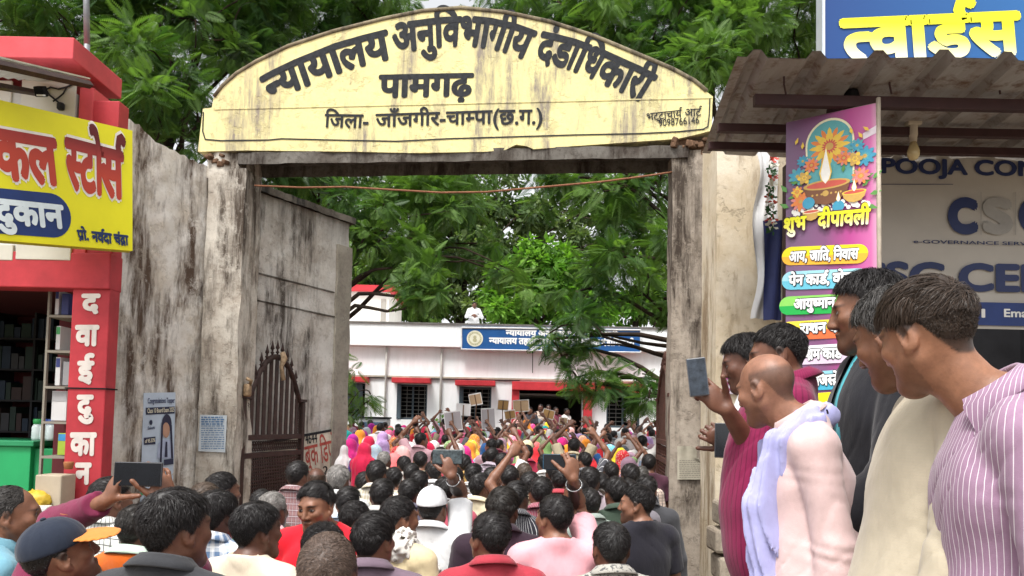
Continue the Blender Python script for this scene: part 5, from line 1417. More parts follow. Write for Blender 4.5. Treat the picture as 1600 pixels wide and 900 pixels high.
bowl(.47, .245, .26, .22); flame(.46, .242, .42, .055); art("gold", dcirc(.46, .275, .035)); bowl(.77, .285, .13, .11, "gold", "yellow"); flame(.77, .283, .14, .022)
bowl(.30, .33, .10, .10, "gold", "cream"); art("blue", dcirc(.27, .30, .07)); art("blue", dcirc(.60, .325, .065)); flame(.60, .31, .12, .02)
for k, x in enumerate((.12, .2, .75, .86, .93)): leaf(x, .09 + .02 * (k % 2), .09, 1.2 + .3 * k, "yellow")
for k in ACOL:
    if AMB[k].v: wparent(AMB[k].build("artwork_" + k, paint("art_" + k, ACOL[k], .4, .1, 20)), fb)
# white band at upper right, title
mb = MB(); dsheet(mb, [(.86, .115), (1.0, .10), (1.0, .075), (.86, .093)], .0055); wparent(mb.build("pale_band", paint("pale_band", (.75, .66, .72), .5)), fb)
mbo, mbt = MB(), MB()
for m_, bo, of in ((mbo, .09, .020), (mbt, .04, .0225)):
    letter(m_, DP, "शुभ", (1226, 344), (1262, 339), 20, of, bo); letter(m_, DP, "दीपावली", (1279, 335), (1362, 328), 22, of, bo)
wparent(mbo.build("title_outline", paint("title_dark", (.08, .02, .04), .5)), fb); wparent(mbt.build("title_lettering", gy_), fb)
# service strips
def strip(y, cols, x1, txt, xa, xb, ty, name):
    q0, q1 = du(1222 if y < 470 else 1218, y), du(x1, y - 7); h = .062; ptsT = []
    s0 = (q1 - q0) / np.linalg.norm(q1 - q0)
    for half in (0, 1):
        mb = MB(); pts = []
        for k in range(13):
            w = (math.pi / 2 * k / 12); pts.append(k)
        up = 1 if half == 0 else -1
        arcL = [(q0[0] + h - h * math.cos(w), q0[1] + up * h * math.sin(w)) for w in np.linspace(0, math.pi / 2, 9)]
        arcR = [(q1[0] - h + h * math.cos(w), q1[1] + up * h * math.sin(w)) for w in np.linspace(math.pi / 2, 0, 9)]
        mb.sheet(DP, arcL + arcR, .0065); wparent(mb.build("service_strip", paint(name + str(half), cols[half], .45, .05)), fb)
    if txt:
        m1, m2 = MB(), MB(); letter(m1, DP, txt, (xa, ty), (xb, ty - (xb - xa) * .055), 15, .009, .10); letter(m2, DP, txt, (xa, ty), (xb, ty - (xb - xa) * .055), 15, .0115, .045)
        wparent(m1.build("strip_outline", M_BLACKPAINT), fb); wparent(m2.build("strip_lettering", paint("strip_white", (.85, .85, .85), .5)), fb)
strip(402, ((.80, .66, .01), (.80, .40, .03)), 1357, "आय, जाित, िनवास", 1234, 1343, 395, "strip_amber")
strip(440, ((.30, .58, .66), (.12, .45, .58)), 1358, "पेन काड^, वोटर", 1233, 1340, 432, "strip_sky")
strip(479, ((.22, .55, .10), (.01, .36, .06)), 1358, "आयुष~मान काड^", 1241, 1345, 469, "strip_green")
strip(518, ((.78, .62, .05), (.68, .14, .04)), 1357, "राशन काड^", 1250, 1335, 507, "strip_red")
strip(557, ((.78, .76, .78), (.66, .52, .66)), 1356, "ई-श/म काड^", 1244, 1318, 548, "strip_lilac")
strip(598, ((.25, .55, .64), (.05, .36, .52)), 1355, "रिजस~ट/ेशन", 1268, 1334, 588, "strip_blue")
strip(632, ((.80, .66, .01), (.80, .50, .02)), 1354, None, 0, 0, 0, "strip_yellow")
# paper notices near the right pillar
RPl = Pl(GP.at(GP.px(1053, 700)[0], 0, -.02)[0], GP.at(GP.px(1053, 700)[0], 0, -.02)[1], GP.at(GP.px(1113, 700)[0], 0, -.02)[0], GP.at(GP.px(1113, 700)[0], 0, -.02)[1])
pn = thing("torn_notice", "torn printed paper notice curling off the right gate pillar", "notice", tuple(RPl.at(*RPl.px(1078, 750), .03)))
mb = MB(); vs = []; n = 12
for j in range(n + 1):
    for i in range(n + 1):
        x = 1058 + 40 * i / n; y = 697 + 52 * j / n + (max(0, i - 6) * 1.6 if j < 5 else 0); q = RPl.px(x, y); vs.append(RPl.at(q[0], q[1], .018 + (.03 * max(0, (5 - j)) / 5 * abs(math.sin(i * .7))) + .002 * math.sin(i)))
mb.add(vs, [[j * (n + 1) + i, j * (n + 1) + i + 1, (j + 1) * (n + 1) + i + 1, (j + 1) * (n + 1) + i] for j in range(n) for i in range(n) if not (j < 3 and i > 8)])
wparent(mb.build("paper", paint("old_paper", (.46, .42, .33), .8, .2, 12), None, True), pn)
mb = MB(); r = random.Random(8)
for j in range(10):
    x = 1061
    while x < 1094:
        w = r.uniform(2, 5); y = 719 + j * 2.9; pol(mb, RPl, [(x, y), (x + w, y), (x + w, y + .9), (x, y + .9)], .025); x += w + 1
wparent(mb.build("print", paint("grey_ink", (.2, .18, .15), .8)), pn)
PW = Pl(-2, QD, 10, QD)
pq = wsheet("wall_notice", PW, [(1128, 556), (1158, 556), (1158, 616), (1128, 616)], paint("notice_lilac", (.66, .58, .66), .7, .1, 8), "small white and pink notice pasted on the cream pier behind the man with the phone", "notice", off=.03)
mb = MB()
for k, y in enumerate((568, 578, 590, 598, 607)): pol(mb, PW, [(1131, y), (1155, y), (1155, y + 3), (1131, y + 3)], .037)
wparent(mb.build("print", paint("magenta_ink", (.45, .08, .28), .7)), pq)
# raised stone plinth the bystanders stand on, and the block footing of the pier
M_STONE = plaster("footing_stone", "9d9384", "84786a", (.12, .1, .08), .5, .6, crack=.3)
mb = MB(); pts = [(.60, .7), (6.5, .7), (6.5, 6.0), (1.72, 6.0), (1.60, 3.3), (.60, 3.3)]
mb.add([(x, y, .5) for x, y in pts] + [(x, y, -.05) for x, y in pts], [list(range(6)), [11, 10, 9, 8, 7, 6]] + [[i, 6 + i, 6 + (i + 1) % 6, (i + 1) % 6] for i in range(6)])
tag(mb.build("stone_plinth", M_STONE), "low stone plinth the bystanders stand on before the service shop", "plinth")
mb = MB(); r = random.Random(12)
for row in range(6):
    z = .12 + row * .22
    for col in range(2): 
        c = P(1132 + col * 30 + (row % 2) * 6, 800, 6.1); mb.box((c[0] + r.uniform(-.01, .01), c[1] + r.uniform(-.03, .02), z), (.20, .3, .19), rotz(r.uniform(-.08, .08)), 0, .025)
tag(mb.build("block_footing", M_STONE), "rough stone block footing under the cream pier beside the right gate pillar", "footing")
# ================================================================== trees
def leafmat(name, c, c2, trans=.35):
    m = N(name); a = m.n("Attribute", attribute_name="var"); f = m.n("SeparateColor"); m.l(a.outputs["Color"], f.inputs[0])
    col = m.mix(f.outputs[0], c, c2)
    m.fin(col, .5, .3)
    tr = m.n("BsdfTranslucent"); m.l(m.mix(1.0, col, (1.3, 1.45, .6), 'MULTIPLY'), tr.inputs[0])
    mx = m.n("MixShader"); mx.inputs[0].default_value = trans; m.l(m.b.outputs[0], mx.inputs[1]); m.l(tr.outputs[0], mx.inputs[2]); m.l(mx.outputs[0], m.out.inputs[0])
    return m.m
M_BARK = plaster("bark", "43382f", "332820", (.022, .017, .014), .8, .5, crack=.3)

def frond_template(np_=13):
    """one feathery compound leaf along +x, length 1: paired drooping leaflets"""
    V = []; F = []
    def quad(a, b, w):
        a, b = np.array(a), np.array(b); d = b - a; s = np.cross(d, [0, 0, 1.0]); s /= np.linalg.norm(s) + 1e-9; n = len(V)
        m = a + d * .45; V.extend([a, m + s * w, b, m - s * w]); F.append((n, n + 1, n + 2, n + 3))
    for i in range(np_):
        t = .12 + .86 * i / (np_ - 1); L = .34 * math.sin(math.pi * (.12 + .84 * t) ** .8) + .06
        for sg in (-1, 1):
            a = np.array([t, 0, -.22 * t * t]); d = np.array([.42, sg * .88, -.28]); quad(a, a + d * L, .030)
    quad((0, 0, 0), (1, 0, -.22), .012)
    return np.array(V), np.array(F)
FV, FF = frond_template()
LV = np.array([[0, 0, 0], [.45, .26, -.03], [1, 0, -.12], [.45, -.26, -.03]]); LF = np.array([[0, 1, 2, 3]])

def foliage(centers, radii, counts, size, r, kind='frond', droop=.3, flat=.75):
    TV, TF = (FV, FF) if kind == 'frond' else (LV, LF)
    Vs, Fs, var = [], [], []; n0 = 0
    for c, rad, n in zip(centers, radii, counts):
        q = r.normal(size=(n, 3)); q /= np.linalg.norm(q, axis=1)[:, None]
        pos = q * (r.uniform(.15, 1, n) ** .5)[:, None] * rad * np.array([1, 1, flat])
        d = q * .9 + r.normal(0, .45, (n, 3)); d[:, 2] -= droop; d /= np.linalg.norm(d, axis=1)[:, None]
        up = np.array([0, 0, 1.0]) + r.normal(0, .35, (n, 3)); s = np.cross(up, d); s /= np.linalg.norm(s, axis=1)[:, None] + 1e-9; u = np.cross(d, s)
        sz = size * r.uniform(.6, 1.25, n)
        W_ = (c + pos)[:, None] + sz[:, None, None] * (TV[None, :, 0:1] * d[:, None] + TV[None, :, 1:2] * s[:, None] + TV[None, :, 2:3] * u[:, None])
        Vs.append(W_.reshape(-1, 3)); k = len(TV)
        Fs.append((n0 + np.arange(n)[:, None, None] * k + TF[None]).reshape(-1, 4)); n0 += n * k
        base = r.uniform(0, .75); v = np.clip(base + r.normal(0, .22, n), 0, 1); var.append(np.repeat(v, k))
    V = np.concatenate(Vs); va = np.concatenate(var)[:, None] * np.ones((1, 4)); va[:, 3] = 1
    return V, np.concatenate(Fs), va

def limb(mb, a, b, r0, r1, r, wob=.12, n=7, seg=7):
    a, b = np.asarray(a, float), np.asarray(b, float); L = np.linalg.norm(b - a); pts = []
    o1, o2 = r.normal(0, 1, 3), r.normal(0, 1, 3)
    for i in range(n + 1):
        t = i / n; pts.append(a + (b - a) * t + (o1 * math.sin(t * math.pi) + o2 * math.sin(2 * t * math.pi) * .5) * wob * L * .4 + np.array([0, 0, .10 * L * math.sin(t * math.pi)]))
    mb.tube(pts, [r0 + (r1 - r0) * i / n for i in range(n + 1)], seg); return pts

def tree(name, label, base, height, trad, boughs, mat, seed, size=.5, per=30, kind='frond', droop=.3, fork=.45, flat=.75, lean=(0, 0), group=None):
    """boughs: (centre, radius) foliage masses; limbs run from the trunk to each of them"""
    r = np.random.default_rng(seed); base = np.asarray(base, float)
    t = thing(name, label, "tree", tuple(base), group)
    mb = MB(); top = base + np.array([lean[0], lean[1], height])
    tp = limb(mb, base + np.array([0, 0, -.1]), top, trad, trad * .35, r, .06, 10, 10)
    wparent(mb.build("trunk", M_BARK, None, True), t)
    mb = MB(); C_, R_, K_ = [], [], []
    for c, rad in boughs:
        c = np.asarray(c, float)
        zz = np.clip((c[2] - rad - base[2]) / height * .8, fork * .6, .95); k = int(zz * (len(tp) - 1)); s = np.asarray(tp[k])
        pts = limb(mb, s, c, trad * .26, trad * .07, r, .14)
        m = max(3, int(rad * rad * 6.8))
        for q in range(m):
            w = r.normal(size=3); w /= np.linalg.norm(w); cc = c + w * rad * r.uniform(.25, 1) * np.array([1, 1, flat])
            if q % 2 == 0: limb(mb, pts[r.integers(4, len(pts))], cc, trad * .10, .012, r, .2, 5, 5)
            rr = r.uniform(.28, .55) * min(rad, 1.4) * .75; C_.append(cc); R_.append(rr); K_.append(max(4, int(per * r.uniform(.5, 1.3) * rr / .45)))
    wparent(mb.build("limbs", M_BARK, None, True), t)
    V, F, va = foliage(C_, R_, K_, size, r, kind, droop, flat)
    wparent(place("crown", npmesh("crown", V, F, [mat], smooth=False, attr={"var": va})), t)
    return t
M_LEAF_D = leafmat("leaf_dark", (.034, .084, .022), (.130, .228, .052), .42)
M_LEAF_M = leafmat("leaf_mid", (.045, .105, .022), (.16, .26, .055), .42)
M_LEAF_L = leafmat("leaf_light", (.065, .17, .018), (.17, .33, .045), .40)
M_LEAF_G = leafmat("leaf_grey", (.075, .125, .050), (.19, .25, .10), .40)
def B(px, py, d, rad): return (P(px, py, d), rad)

# big feathery trees around the gate
tree("feathery_tree", "tall dark feathery tree rising behind the ragged boundary wall left of the arch", P(232, 600, 13) * np.array([1, 1, 0]) + np.array([0, 0, .1]), 7.6, .20,
     [B(40, 30, 12, 1.3), B(120, 110, 13, 1.1), B(190, 20, 13, 1.3), B(265, 85, 12, 1.2), B(330, 30, 13, 1.4), B(255, 190, 12, 1.1), B(300, 150, 13.5, 1.0), B(390, 60, 14, 1.2), B(80, -60, 13, 1.5), B(230, -70, 13, 1.6), B(380, -50, 14, 1.6), B(195, 140, 13.5, .8), B(10, 120, 14, .9), B(330, 215, 14, .8)], M_LEAF_D, 1, .34, 66, droop=.15)
tree("feathery_tree", "spreading dark feathery tree whose boughs show through the gate opening behind the inner wall", P(500, 600, 15.5) * np.array([1, 1, 0]) + np.array([0, 0, .18]), 7.0, .22,
     [B(470, 20, 15, 1.4), B(560, -20, 15, 1.4), B(430, 275, 14, 1.0), B(500, 285, 14.5, 1.0), B(570, 300, 14, 1.0), B(620, 350, 13.5, 1.1), B(560, 375, 14, .9), B(680, 330, 14, 1.0), B(640, 420, 13, .75), B(680, 440, 12.5, .7), B(688, 462, 12.3, .5), B(650, 270, 15, 1.0), B(720, 280, 15, .9), B(765, 420, 13.5, .5), B(460, 120, 16, 1.4), B(600, 20, 16, 1.1), B(745, 380, 14, .7)], M_LEAF_D, 2, .33, 70, droop=.2)
tree("feathery_tree", "dark feathery tree behind the right gate pillar with a bough drooping before the blue signboard", P(1085, 600, 12.5) * np.array([1, 1, 0]) + np.array([0, 0, .1]), 7.4, .21,
     [B(850, 40, 14, 1.3), B(930, 20, 13, 1.4), B(1010, 60, 12.5, 1.3), B(1090, 110, 12, 1.2), B(1000, 280, 12.5, 1.2), B(930, 290, 12.5, 1.1), B(860, 290, 12.5, .8), B(1020, 380, 12.3, 1.1), B(950, 390, 12.2, .8), B(990, 445, 12, .7), B(900, 455, 12, .8), B(918, 515, 11.5, .45), B(950, 592, 11.3, .36), B(1015, 600, 11.2, .35), B(1005, 615, 11, .36), B(900, 590, 11.2, .30), B(1038, 465, 12, .5), B(1150, 40, 13, 1.3), B(1060, 240, 13, 1.0), B(905, 515, 11.4, .50), B(878, 556, 11.3, .40), B(860, 530, 11.4, .25), B(930, 600, 11.1, .22), B(820, -60, 14, 1.5), B(970, -70, 13.5, 1.6), B(1100, -50, 13, 1.5)], M_LEAF_D, 3, .32, 66, droop=.22)
tree("feathery_tree", "feathery tree with dark bare branches behind the tin roof and blue signboard", P(1290, 600, 13) * np.array([1, 1, 0]), 7.8, .18,
     [B(1190, 20, 13, 1.1), B(1240, 60, 13, 1.0), B(1150, 80, 13.5, .8), B(1270, -40, 13, 1.4), B(1210, 120, 13.5, .7), B(1380, 10, 14, 1.4), B(1500, 0, 14, 1.5), B(1160, 160, 12.6, .6), B(1120, 70, 13, .8), B(1600, 10, 14, 1.3)], M_LEAF_M, 4, .33, 44, droop=.15)
tree("small_tree", "small bright leafy tree drooping beside the wall corner in front of the office window", P(538, 650, 11.6) * np.array([1, 1, 0]) + np.array([0, 0, .09]), 2.5, .05,
     [B(548, 575, 11.5, .30), B(560, 612, 11.4, .30), B(535, 610, 11.5, .28), B(545, 640, 11.4, .24), B(572, 630, 11.4, .20), B(530, 560, 11.6, .25)], M_LEAF_M, 5, .30, 18, droop=.6)
# paler trees behind the building
tree("bushy_tree", "bright yellow green bushy tree behind the office roof right of the man", P(830, 600, 31) * np.array([1, 1, 0]) + np.array([0, 0, .3]), 9, .25,
     [B(820, 450, 31, 1.7), B(860, 410, 31, 1.6), B(800, 480, 31, 1.3), B(890, 470, 31, 1.5), B(930, 460, 31, 1.4), B(850, 485, 31, 1.4), B(960, 490, 31, 1.2)], M_LEAF_L, 6, .34, 130, 'leaf')
tree("bushy_tree", "grey green slender tree behind the office roof with pale gaps of sky", P(720, 600, 34) * np.array([1, 1, 0]) + np.array([0, 0, .3]), 12, .25,
     [B(700, 340, 34, 1.9), B(760, 320, 34, 1.8), B(740, 400, 34, 1.8), B(680, 430, 34, 1.6), B(790, 390, 34, 1.5), B(660, 380, 34, 1.7), B(740, 350, 35, 1.9), B(700, 290, 35, 1.7), B(820, 390, 35, 1.6), B(860, 350, 36, 1.7), B(900, 400, 36, 1.8), B(950, 400, 36, 1.7), B(620, 420, 35, 1.6), B(1000, 330, 36, 1.9), B(1040, 400, 36, 1.8), B(940, 330, 36, 1.8), B(560, 300, 36, 1.9), B(640, 300, 36, 1.8), B(480, 300, 36, 1.9), B(720, 470, 34, 1.7), B(640, 470, 34, 1.5), B(780, 270, 34, 1.6), B(770, 480, 34, 1.4), B(830, 320, 34, 1.5), B(800, 440, 34, 1.4)], M_LEAF_G, 7, .34, 80, 'leaf')
tree("bushy_tree", "light green tree behind the office near the right gate pillar", P(1000, 600, 33) * np.array([1, 1, 0]) + np.array([0, 0, .3]), 8, .25,
     [B(1000, 480, 33, 1.6), B(1040, 470, 33, 1.6), B(1010, 420, 33, 1.2), B(1070, 500, 33, 1.5), B(1120, 480, 33, 1.5)], M_LEAF_M, 8, .36, 90, 'leaf')
tree("bushy_tree", "mid green tree behind the stair room on the office roof", P(600, 600, 33) * np.array([1, 1, 0]) + np.array([0, 0, .3]), 9, .25,
     [B(580, 420, 33, 1.6), B(630, 400, 33, 1.7), B(540, 460, 33, 1.4), B(610, 480, 33, 1.4), B(660, 490, 33, 1.4), B(560, 350, 33, 1.5), B(480, 380, 33, 1.6)], M_LEAF_M, 9, .36, 80, 'leaf')
# potted plants by the building
def potted(px, py, d, h, lab):
    t = thing("potted_plant", lab, "plant", tuple(P(px, py, d) * np.array([1, 1, 0]) + np.array([0, 0, .35])))
    b = np.array(t.location); s = MB(); s.lathe(b, [(.16, 0), (.22, .34), (.20, .34)], 14); wparent(s.build("pot", paint("pot_teal", (.06, .16, .17), .5), None, True), t)
    r = np.random.default_rng(3); mb = MB(); C_ = []
    for k in range(9):
        e = b + np.array([r.normal(0, .17), r.normal(0, .15), .45 + h * r.uniform(.35, 1)]); limb(mb, b + np.array([0, 0, .3]), e, .018, .006, r, .1, 5, 5); C_.append(e); C_.append(b + (e - b) * .72)
    wparent(mb.build("stems", M_BARK, None, True), t)
    V, F, va = foliage(C_, [.20] * len(C_), [26] * len(C_), .13, r, 'leaf'); wparent(place("leaves", npmesh("leaves", V, F, [M_LEAF_L], smooth=False, attr={"var": va})), t)
potted(689, 660, 20.8, 1.25, "leafy potted shrub beside the office window above the grey placard")
# ================================================================== the crowd
BLACK, OFFB, GREY, BROWN, DGREY = (.014, .012, .012), (.020, .017, .015), (.20, .19, .18), (.075, .055, .042), (.07, .066, .062)
SKINS = [(.19, .086, .050), (.15, .066, .040), (.12, .052, .033), (.215, .102, .062), (.095, .042, .028), (.17, .077, .047)]
HAIRS = {
    'neat': Hair('short', 6500, 1, .015, .006, .030, 0, 'fwd', .0007, lift=.35, rough=.003), 'side': Hair('short', 6500, 2, .020, .007, .048, .0005, 'side', .0007, lift=.35, rough=.003),
    'full': Hair('short', 7500, 3, .024, .010, .040, .002, 'away', .0007, rough=.006, lift=.45, sl=.4), 'curly': Hair('short', 6000, 4, .028, .014, .030, .009, 'away', .0008, rough=.010),
    'fade': Hair('short', 6500, 5, .024, .002, .044, .001, 'side', .0007, lift=.4), 'buzz': Hair('short', 9000, 6, .007, .005, .011, 0, 'fwd', .0007, rough=.001),
    'old': Hair('short', 4500, 7, .013, .009, .028, .003, 'back', .0008, bald=1), 'bald': Hair('bald', 2600, 8, .003, .003, .008, 0, 'fwd', .0008, bald=2, rough=.001),
    'thin': Hair('short', 5500, 9, .011, .007, .024, .001, 'back', .0007, bald=0), 'recede': Hair('short', 4500, 12, .008, .006, .018, .001, 'back', .0008, bald=3, rough=.001), 'undercap': Hair('short', 4000, 10, .001, .007, .020, 0, 'fwd', .0007, rough=.001)}
_hm = {}
def hairmesh(k, far=False):
    key = (k, far)
    if key not in _hm:
        h = HAIRS[k]
        if far: h = Hair(h.style, 900, h.seed, h.top, h.side, h.length * .8, h.curl, h.flow, .0014, h.bald, rough=h.rough * 1.3, lift=.25)
        _hm[key] = h.build()
    return _hm[key]
UPR = dict(t=(.20, .16, 1.80), pole=(1, -.3, -.6), n=(0, 1, 0), s=(-1, 0, 0), curl=.5)
UPRF = dict(t=(.13, .12, 1.86), pole=(1, -.2, -.4), n=(-.3, 1, 0), s=(-1, 0, 0), fist=True)
UPL = dict(t=(-.20, .16, 1.80), pole=(-1, -.3, -.6), n=(0, 1, 0), s=(1, 0, 0), curl=.5)
UPLF = dict(t=(-.12, .14, 1.82), pole=(-1, -.2, -.4), n=(.3, 1, 0), s=(1, 0, 0), fist=True)
FWD = dict(t=(.12, .40, 1.52), pole=(1, -.3, -1), n=(-.6, .5, 0), s=(-.5, -.5, .6), curl=.8)
ARMS = {'down': {}, 'right': {'R': UPR}, 'rfist': {'R': UPRF}, 'left': {'L': UPL}, 'lfist': {'L': UPLF}, 'both': {'R': UPRF, 'L': UPLF}, 'phone': {'R': FWD, 'L': dict(FWD, t=(-.08, .40, 1.52), pole=(-1, -.3, -1), n=(.6, .5, 0), s=(.5, -.5, .6))}}
_men, _bm, _sm, _tm = {}, {}, {}, {}
def man(arm='down', yaw=0, pitch=0):
    k = (arm, yaw, pitch)
    if k not in _men: _men[k] = Man(yaw=yaw, pitch=pitch, arms=ARMS[arm], armr=1.0 if arm == 'down' else .84)
    return _men[k]
def bodymesh(m, h, hair='short', stubble=.5):
    k = (id(m), h, hair, stubble)
    if k not in _bm: _bm[k] = m.body(h, hair, stubble)
    return _bm[k]
def garment(arm, style, h, cl):
    """shared shirt geometry, one datablock for each cloth"""
    k = (arm, style, h)
    if k not in _sm:
        o = dict(polo=dict(sleeve=.70, collar=True), tee=dict(sleeve=.68, collar=False, neckcut=.070), long=dict(sleeve=1.96, collar=True, i=.013), kurta=dict(sleeve=1.9, collar=True, i=.016, hem=.5), blouse=dict(sleeve=.5, collar=False, i=.006, neckcut=.075, hem=.95))[style]
        _sm[k] = man(arm).shirt(h=h, seed=len(_sm), **o)
    c = (k, cl.name)
    if c not in _sm: V, F = _sm[k]; _sm[c] = npmesh("shirt", V, F, [cl])
    return _sm[c]
_co = {}
def collarmesh(m, cl):
    k = (tuple(np.round(m.U.R.ravel(), 3)), tuple(np.round(m.U.t, 3)), cl.name)
    if k not in _co: V, F = m.collar(); _co[k] = npmesh("collar", V, F, [cl])
    return _co[k]
def lowermesh(kind):
    if kind not in _tm: V, F = man().trousers(.018, kind == 'skirt'); _tm[kind] = npmesh(kind, V, F, [cloth()])
    return _tm[kind]
_vm = {}
def veilmesh(arm, yaw, pitch, seed, h, cl):
    k = (yaw, pitch, seed, h)
    if k not in _vm: _vm[k] = man('down', yaw, pitch).veil(h, 1.0, seed, 1.12)
    c = (k, cl.name)
    if c not in _vm: V, F = _vm[k]; _vm[c] = npmesh("veil", V, F, [cl])
    return _vm[c]
TROU = [(.025, .027, .035), (.05, .05, .055), (.10, .085, .06), (.03, .04, .07)]
CROWD = []     # (object, px, description) for the labels
def stand(px, ytop, d, full=1.685, lo=.86, hi=1.10):
    """distance and scale that put the top of a standing figure at this picture height"""
    def sc(d): return (P(px, ytop, d)[2] - gz(d)) / full
    s = sc(d)
    if s < lo or s > hi:
        t = min(max(s, lo), hi); best = d
        for q in np.linspace(d * .6, d * 1.5, 120):
            if abs(sc(q) - t) < abs(sc(best) - t) - 1e-4: best = q
        d = best; s = min(max(sc(d), lo), hi)
    return d, s
def rootM(px, ytop, d, s, rz, m=None, z0=None):
    p = P(px, ytop, d); g = gz(d) if z0 is None else z0
    R = Matrix.Rotation(math.radians(rz), 4, 'Z')
    off = Vector((0, 0, 0))
    if m is not None: off = R @ Vector((m.H.t[0] * s, m.H.t[1] * s, 0))
    return Matrix.Translation((p[0] - off.x, p[1] - off.y, g)) @ R @ Matrix.Scale(s, 4)
OCC = []
def crowd_man(px, ytop, d, desc, rz=0, yaw=0, arm='down', hair='neat', hc=BLACK, skin=None, style='polo', col=(.5, .5, .5), kind='plain', c2=None, near=False, s_=1.0, pitch=0, lab=None, stub=.5, z0=None):
    d, s = stand(px, ytop, d, 1.663 + .8 * HAIRS[hair].top)
    m = man(arm, yaw, pitch); skin = skin or SKINS[len(OCC) % len(SKINS)]
    h = .0062 if near else .013
    M = rootM(px, ytop, d, s, rz, m, z0); OCC.append((M.translation.x, M.translation.y))
    b = place("person", bodymesh(m, h, 'bald' if hair in ('bald', 'recede') else 'short', stub), None, M, skin)
    if hair: place("hair", hairmesh(hair, not near), b, m.H.mat(), hc)
    sh = place("shirt", garment(arm, style, .009 if near else .015, cloth(kind, c2, s_)), b, None, col)
    if style in ('polo', 'long'): place("collar", collarmesh(m, cloth(kind, c2, s_)), sh, None, col)
    place("trousers", lowermesh('trousers'), b, None, TROU[len(OCC) % 4])
    tag(b, lab, "person", "people crowding through the gate")
    CROWD.append([b, px, desc]); return b, m
def crowd_woman(px, ytop, d, desc, col, rz=0, yaw=0, arm='down', kind='plain', c2=None, col2=None, pitch=0, seed=0, h=.017, s_=1.0):
    d, s = stand(px, ytop, d, 1.69, .80, 1.02)
    m = man(arm, yaw, pitch); M = rootM(px, ytop, d, s, rz, m); OCC.append((M.translation.x, M.translation.y))
    b = place("person", bodymesh(m, .014, 'short', 0), None, M, SKINS[len(OCC) % len(SKINS)])
    place("veil", veilmesh(arm, yaw, pitch, seed, h, cloth(kind, c2, s_)), b, None, col)
    place("blouse", garment(arm, 'blouse', .016, cloth()), b, None, col2 or tuple(x * .8 for x in col))
    place("saree", lowermesh('skirt'), b, None, col2 or col)
    tag(b, None, "person", "people crowding through the gate")
    CROWD.append([b, px, desc]); return b, m
def C(h): return lin(h)

# ---- special poses in the near rows
def cap(fr, b, brim_yaw, col, brimcol, seed=0, back=False):
    fg = Fig(); fg.el((0, -.012, .040), (.086, .107, .092), .02)
    V, F = nets(lambda X, mg=.04: np.maximum(fg(X, mg), .030 + .10 * X[:, 1] * 0 - X[:, 2]) + .0016 * np.cos(np.arctan2(X[:, 0], X[:, 1]) * 6) ** 16, *fg.bounds(), .006)
    c = place("cap", npmesh("cap", V, F, [cloth()]), b, fr.mat(), col)
    f2 = Fig(); R_ = rotz(brim_yaw); f2.el(R_ @ np.array([0, .115, .035]), (.072, .085, .007), .01, ID, R_ @ rotx(-.22))
    V, F = nets(lambda X, mg=.04: f2(X, mg), *f2.bounds(), .005)
    place("brim", npmesh("brim", V, F, [cloth()]), c, None, brimcol)
    f3 = Fig(); f3.el((0, -.012, .134), (.010, .010, .006), .01); V, F = nets(lambda X, mg=.04: f3(X, mg), *f3.bounds(), .004); place("button", npmesh("button", V, F, [cloth()]), c, None, col)
    return c
def custom(m, M, skin, hair, hc, shirt_kw, cl, col, lab, h=.005, hh=.007, trou=(.03, .03, .04), stub=.5, hairtype=None, group=None, name="shirt", ck=None):
    b = place("person", m.body(h, hairtype or ('bald' if hair == 'bald' else 'short'), stub), None, M, skin)
    if hair: place("hair", hairmesh(hair), b, m.H.mat(), hc)
    V, F = m.shirt(h=hh, **shirt_kw); s = place(name, npmesh(name, V, F, [cl]), b, None, col)
    if shirt_kw.get('collar'): place('collar', collarmesh(m, cl) if ck is None else npmesh('collar', *m.collar(**ck), [cl]), s, None, col)
    V, F = m.trousers(.016); place("trousers", npmesh("trousers", V, F, [cloth()]), b, None, trou)
    tag(b, lab, "person", group); return b, s
M_GLASS = paint("phone_glass", (.006, .007, .010), .22, .3, 20, .25)
M_PHONEB = paint("phone_back", (.03, .03, .035), .3, .2, 20, .5)
def phone(c, xdir, ydir, lab, w=.075, h=.158, case=M_PHONEB, scr=M_GLASS):
    """xdir: along the short edge, ydir: along the long edge; the screen faces x cross y"""
    x = np.asarray(xdir, float); x /= np.linalg.norm(x); y = np.asarray(ydir, float); y -= x * (x @ y); y /= np.linalg.norm(y); z = np.cross(x, y)
    t = thing("phone", lab, "phone", tuple(c)); R = np.stack([x, y, z], 1)
    mb = MB(); mb.box(c, (w, h, .009), R, 0, .004); wparent(mb.build("case", case, None, False), t)
    mb = MB(); mb.box(np.asarray(c) + z * .0048, (w - .006, h - .008, .001), R); wparent(mb.build("screen", scr), t)
    mb = MB(); mb.box(np.asarray(c) - z * .0058 + x * w * .25 + y * h * .36, (.024, .036, .003), R, 0, .001); wparent(mb.build("camera_bump", M_GLASS), t)
def loc(M, p):   # world point to figure coordinates
    q = M.inverted() @ Vector(list(map(float, p))); return np.array(q)
def ldir(M, v):
    q = M.to_3x3().inverted() @ Vector(list(map(float, v))); q.normalize(); return np.array(q)

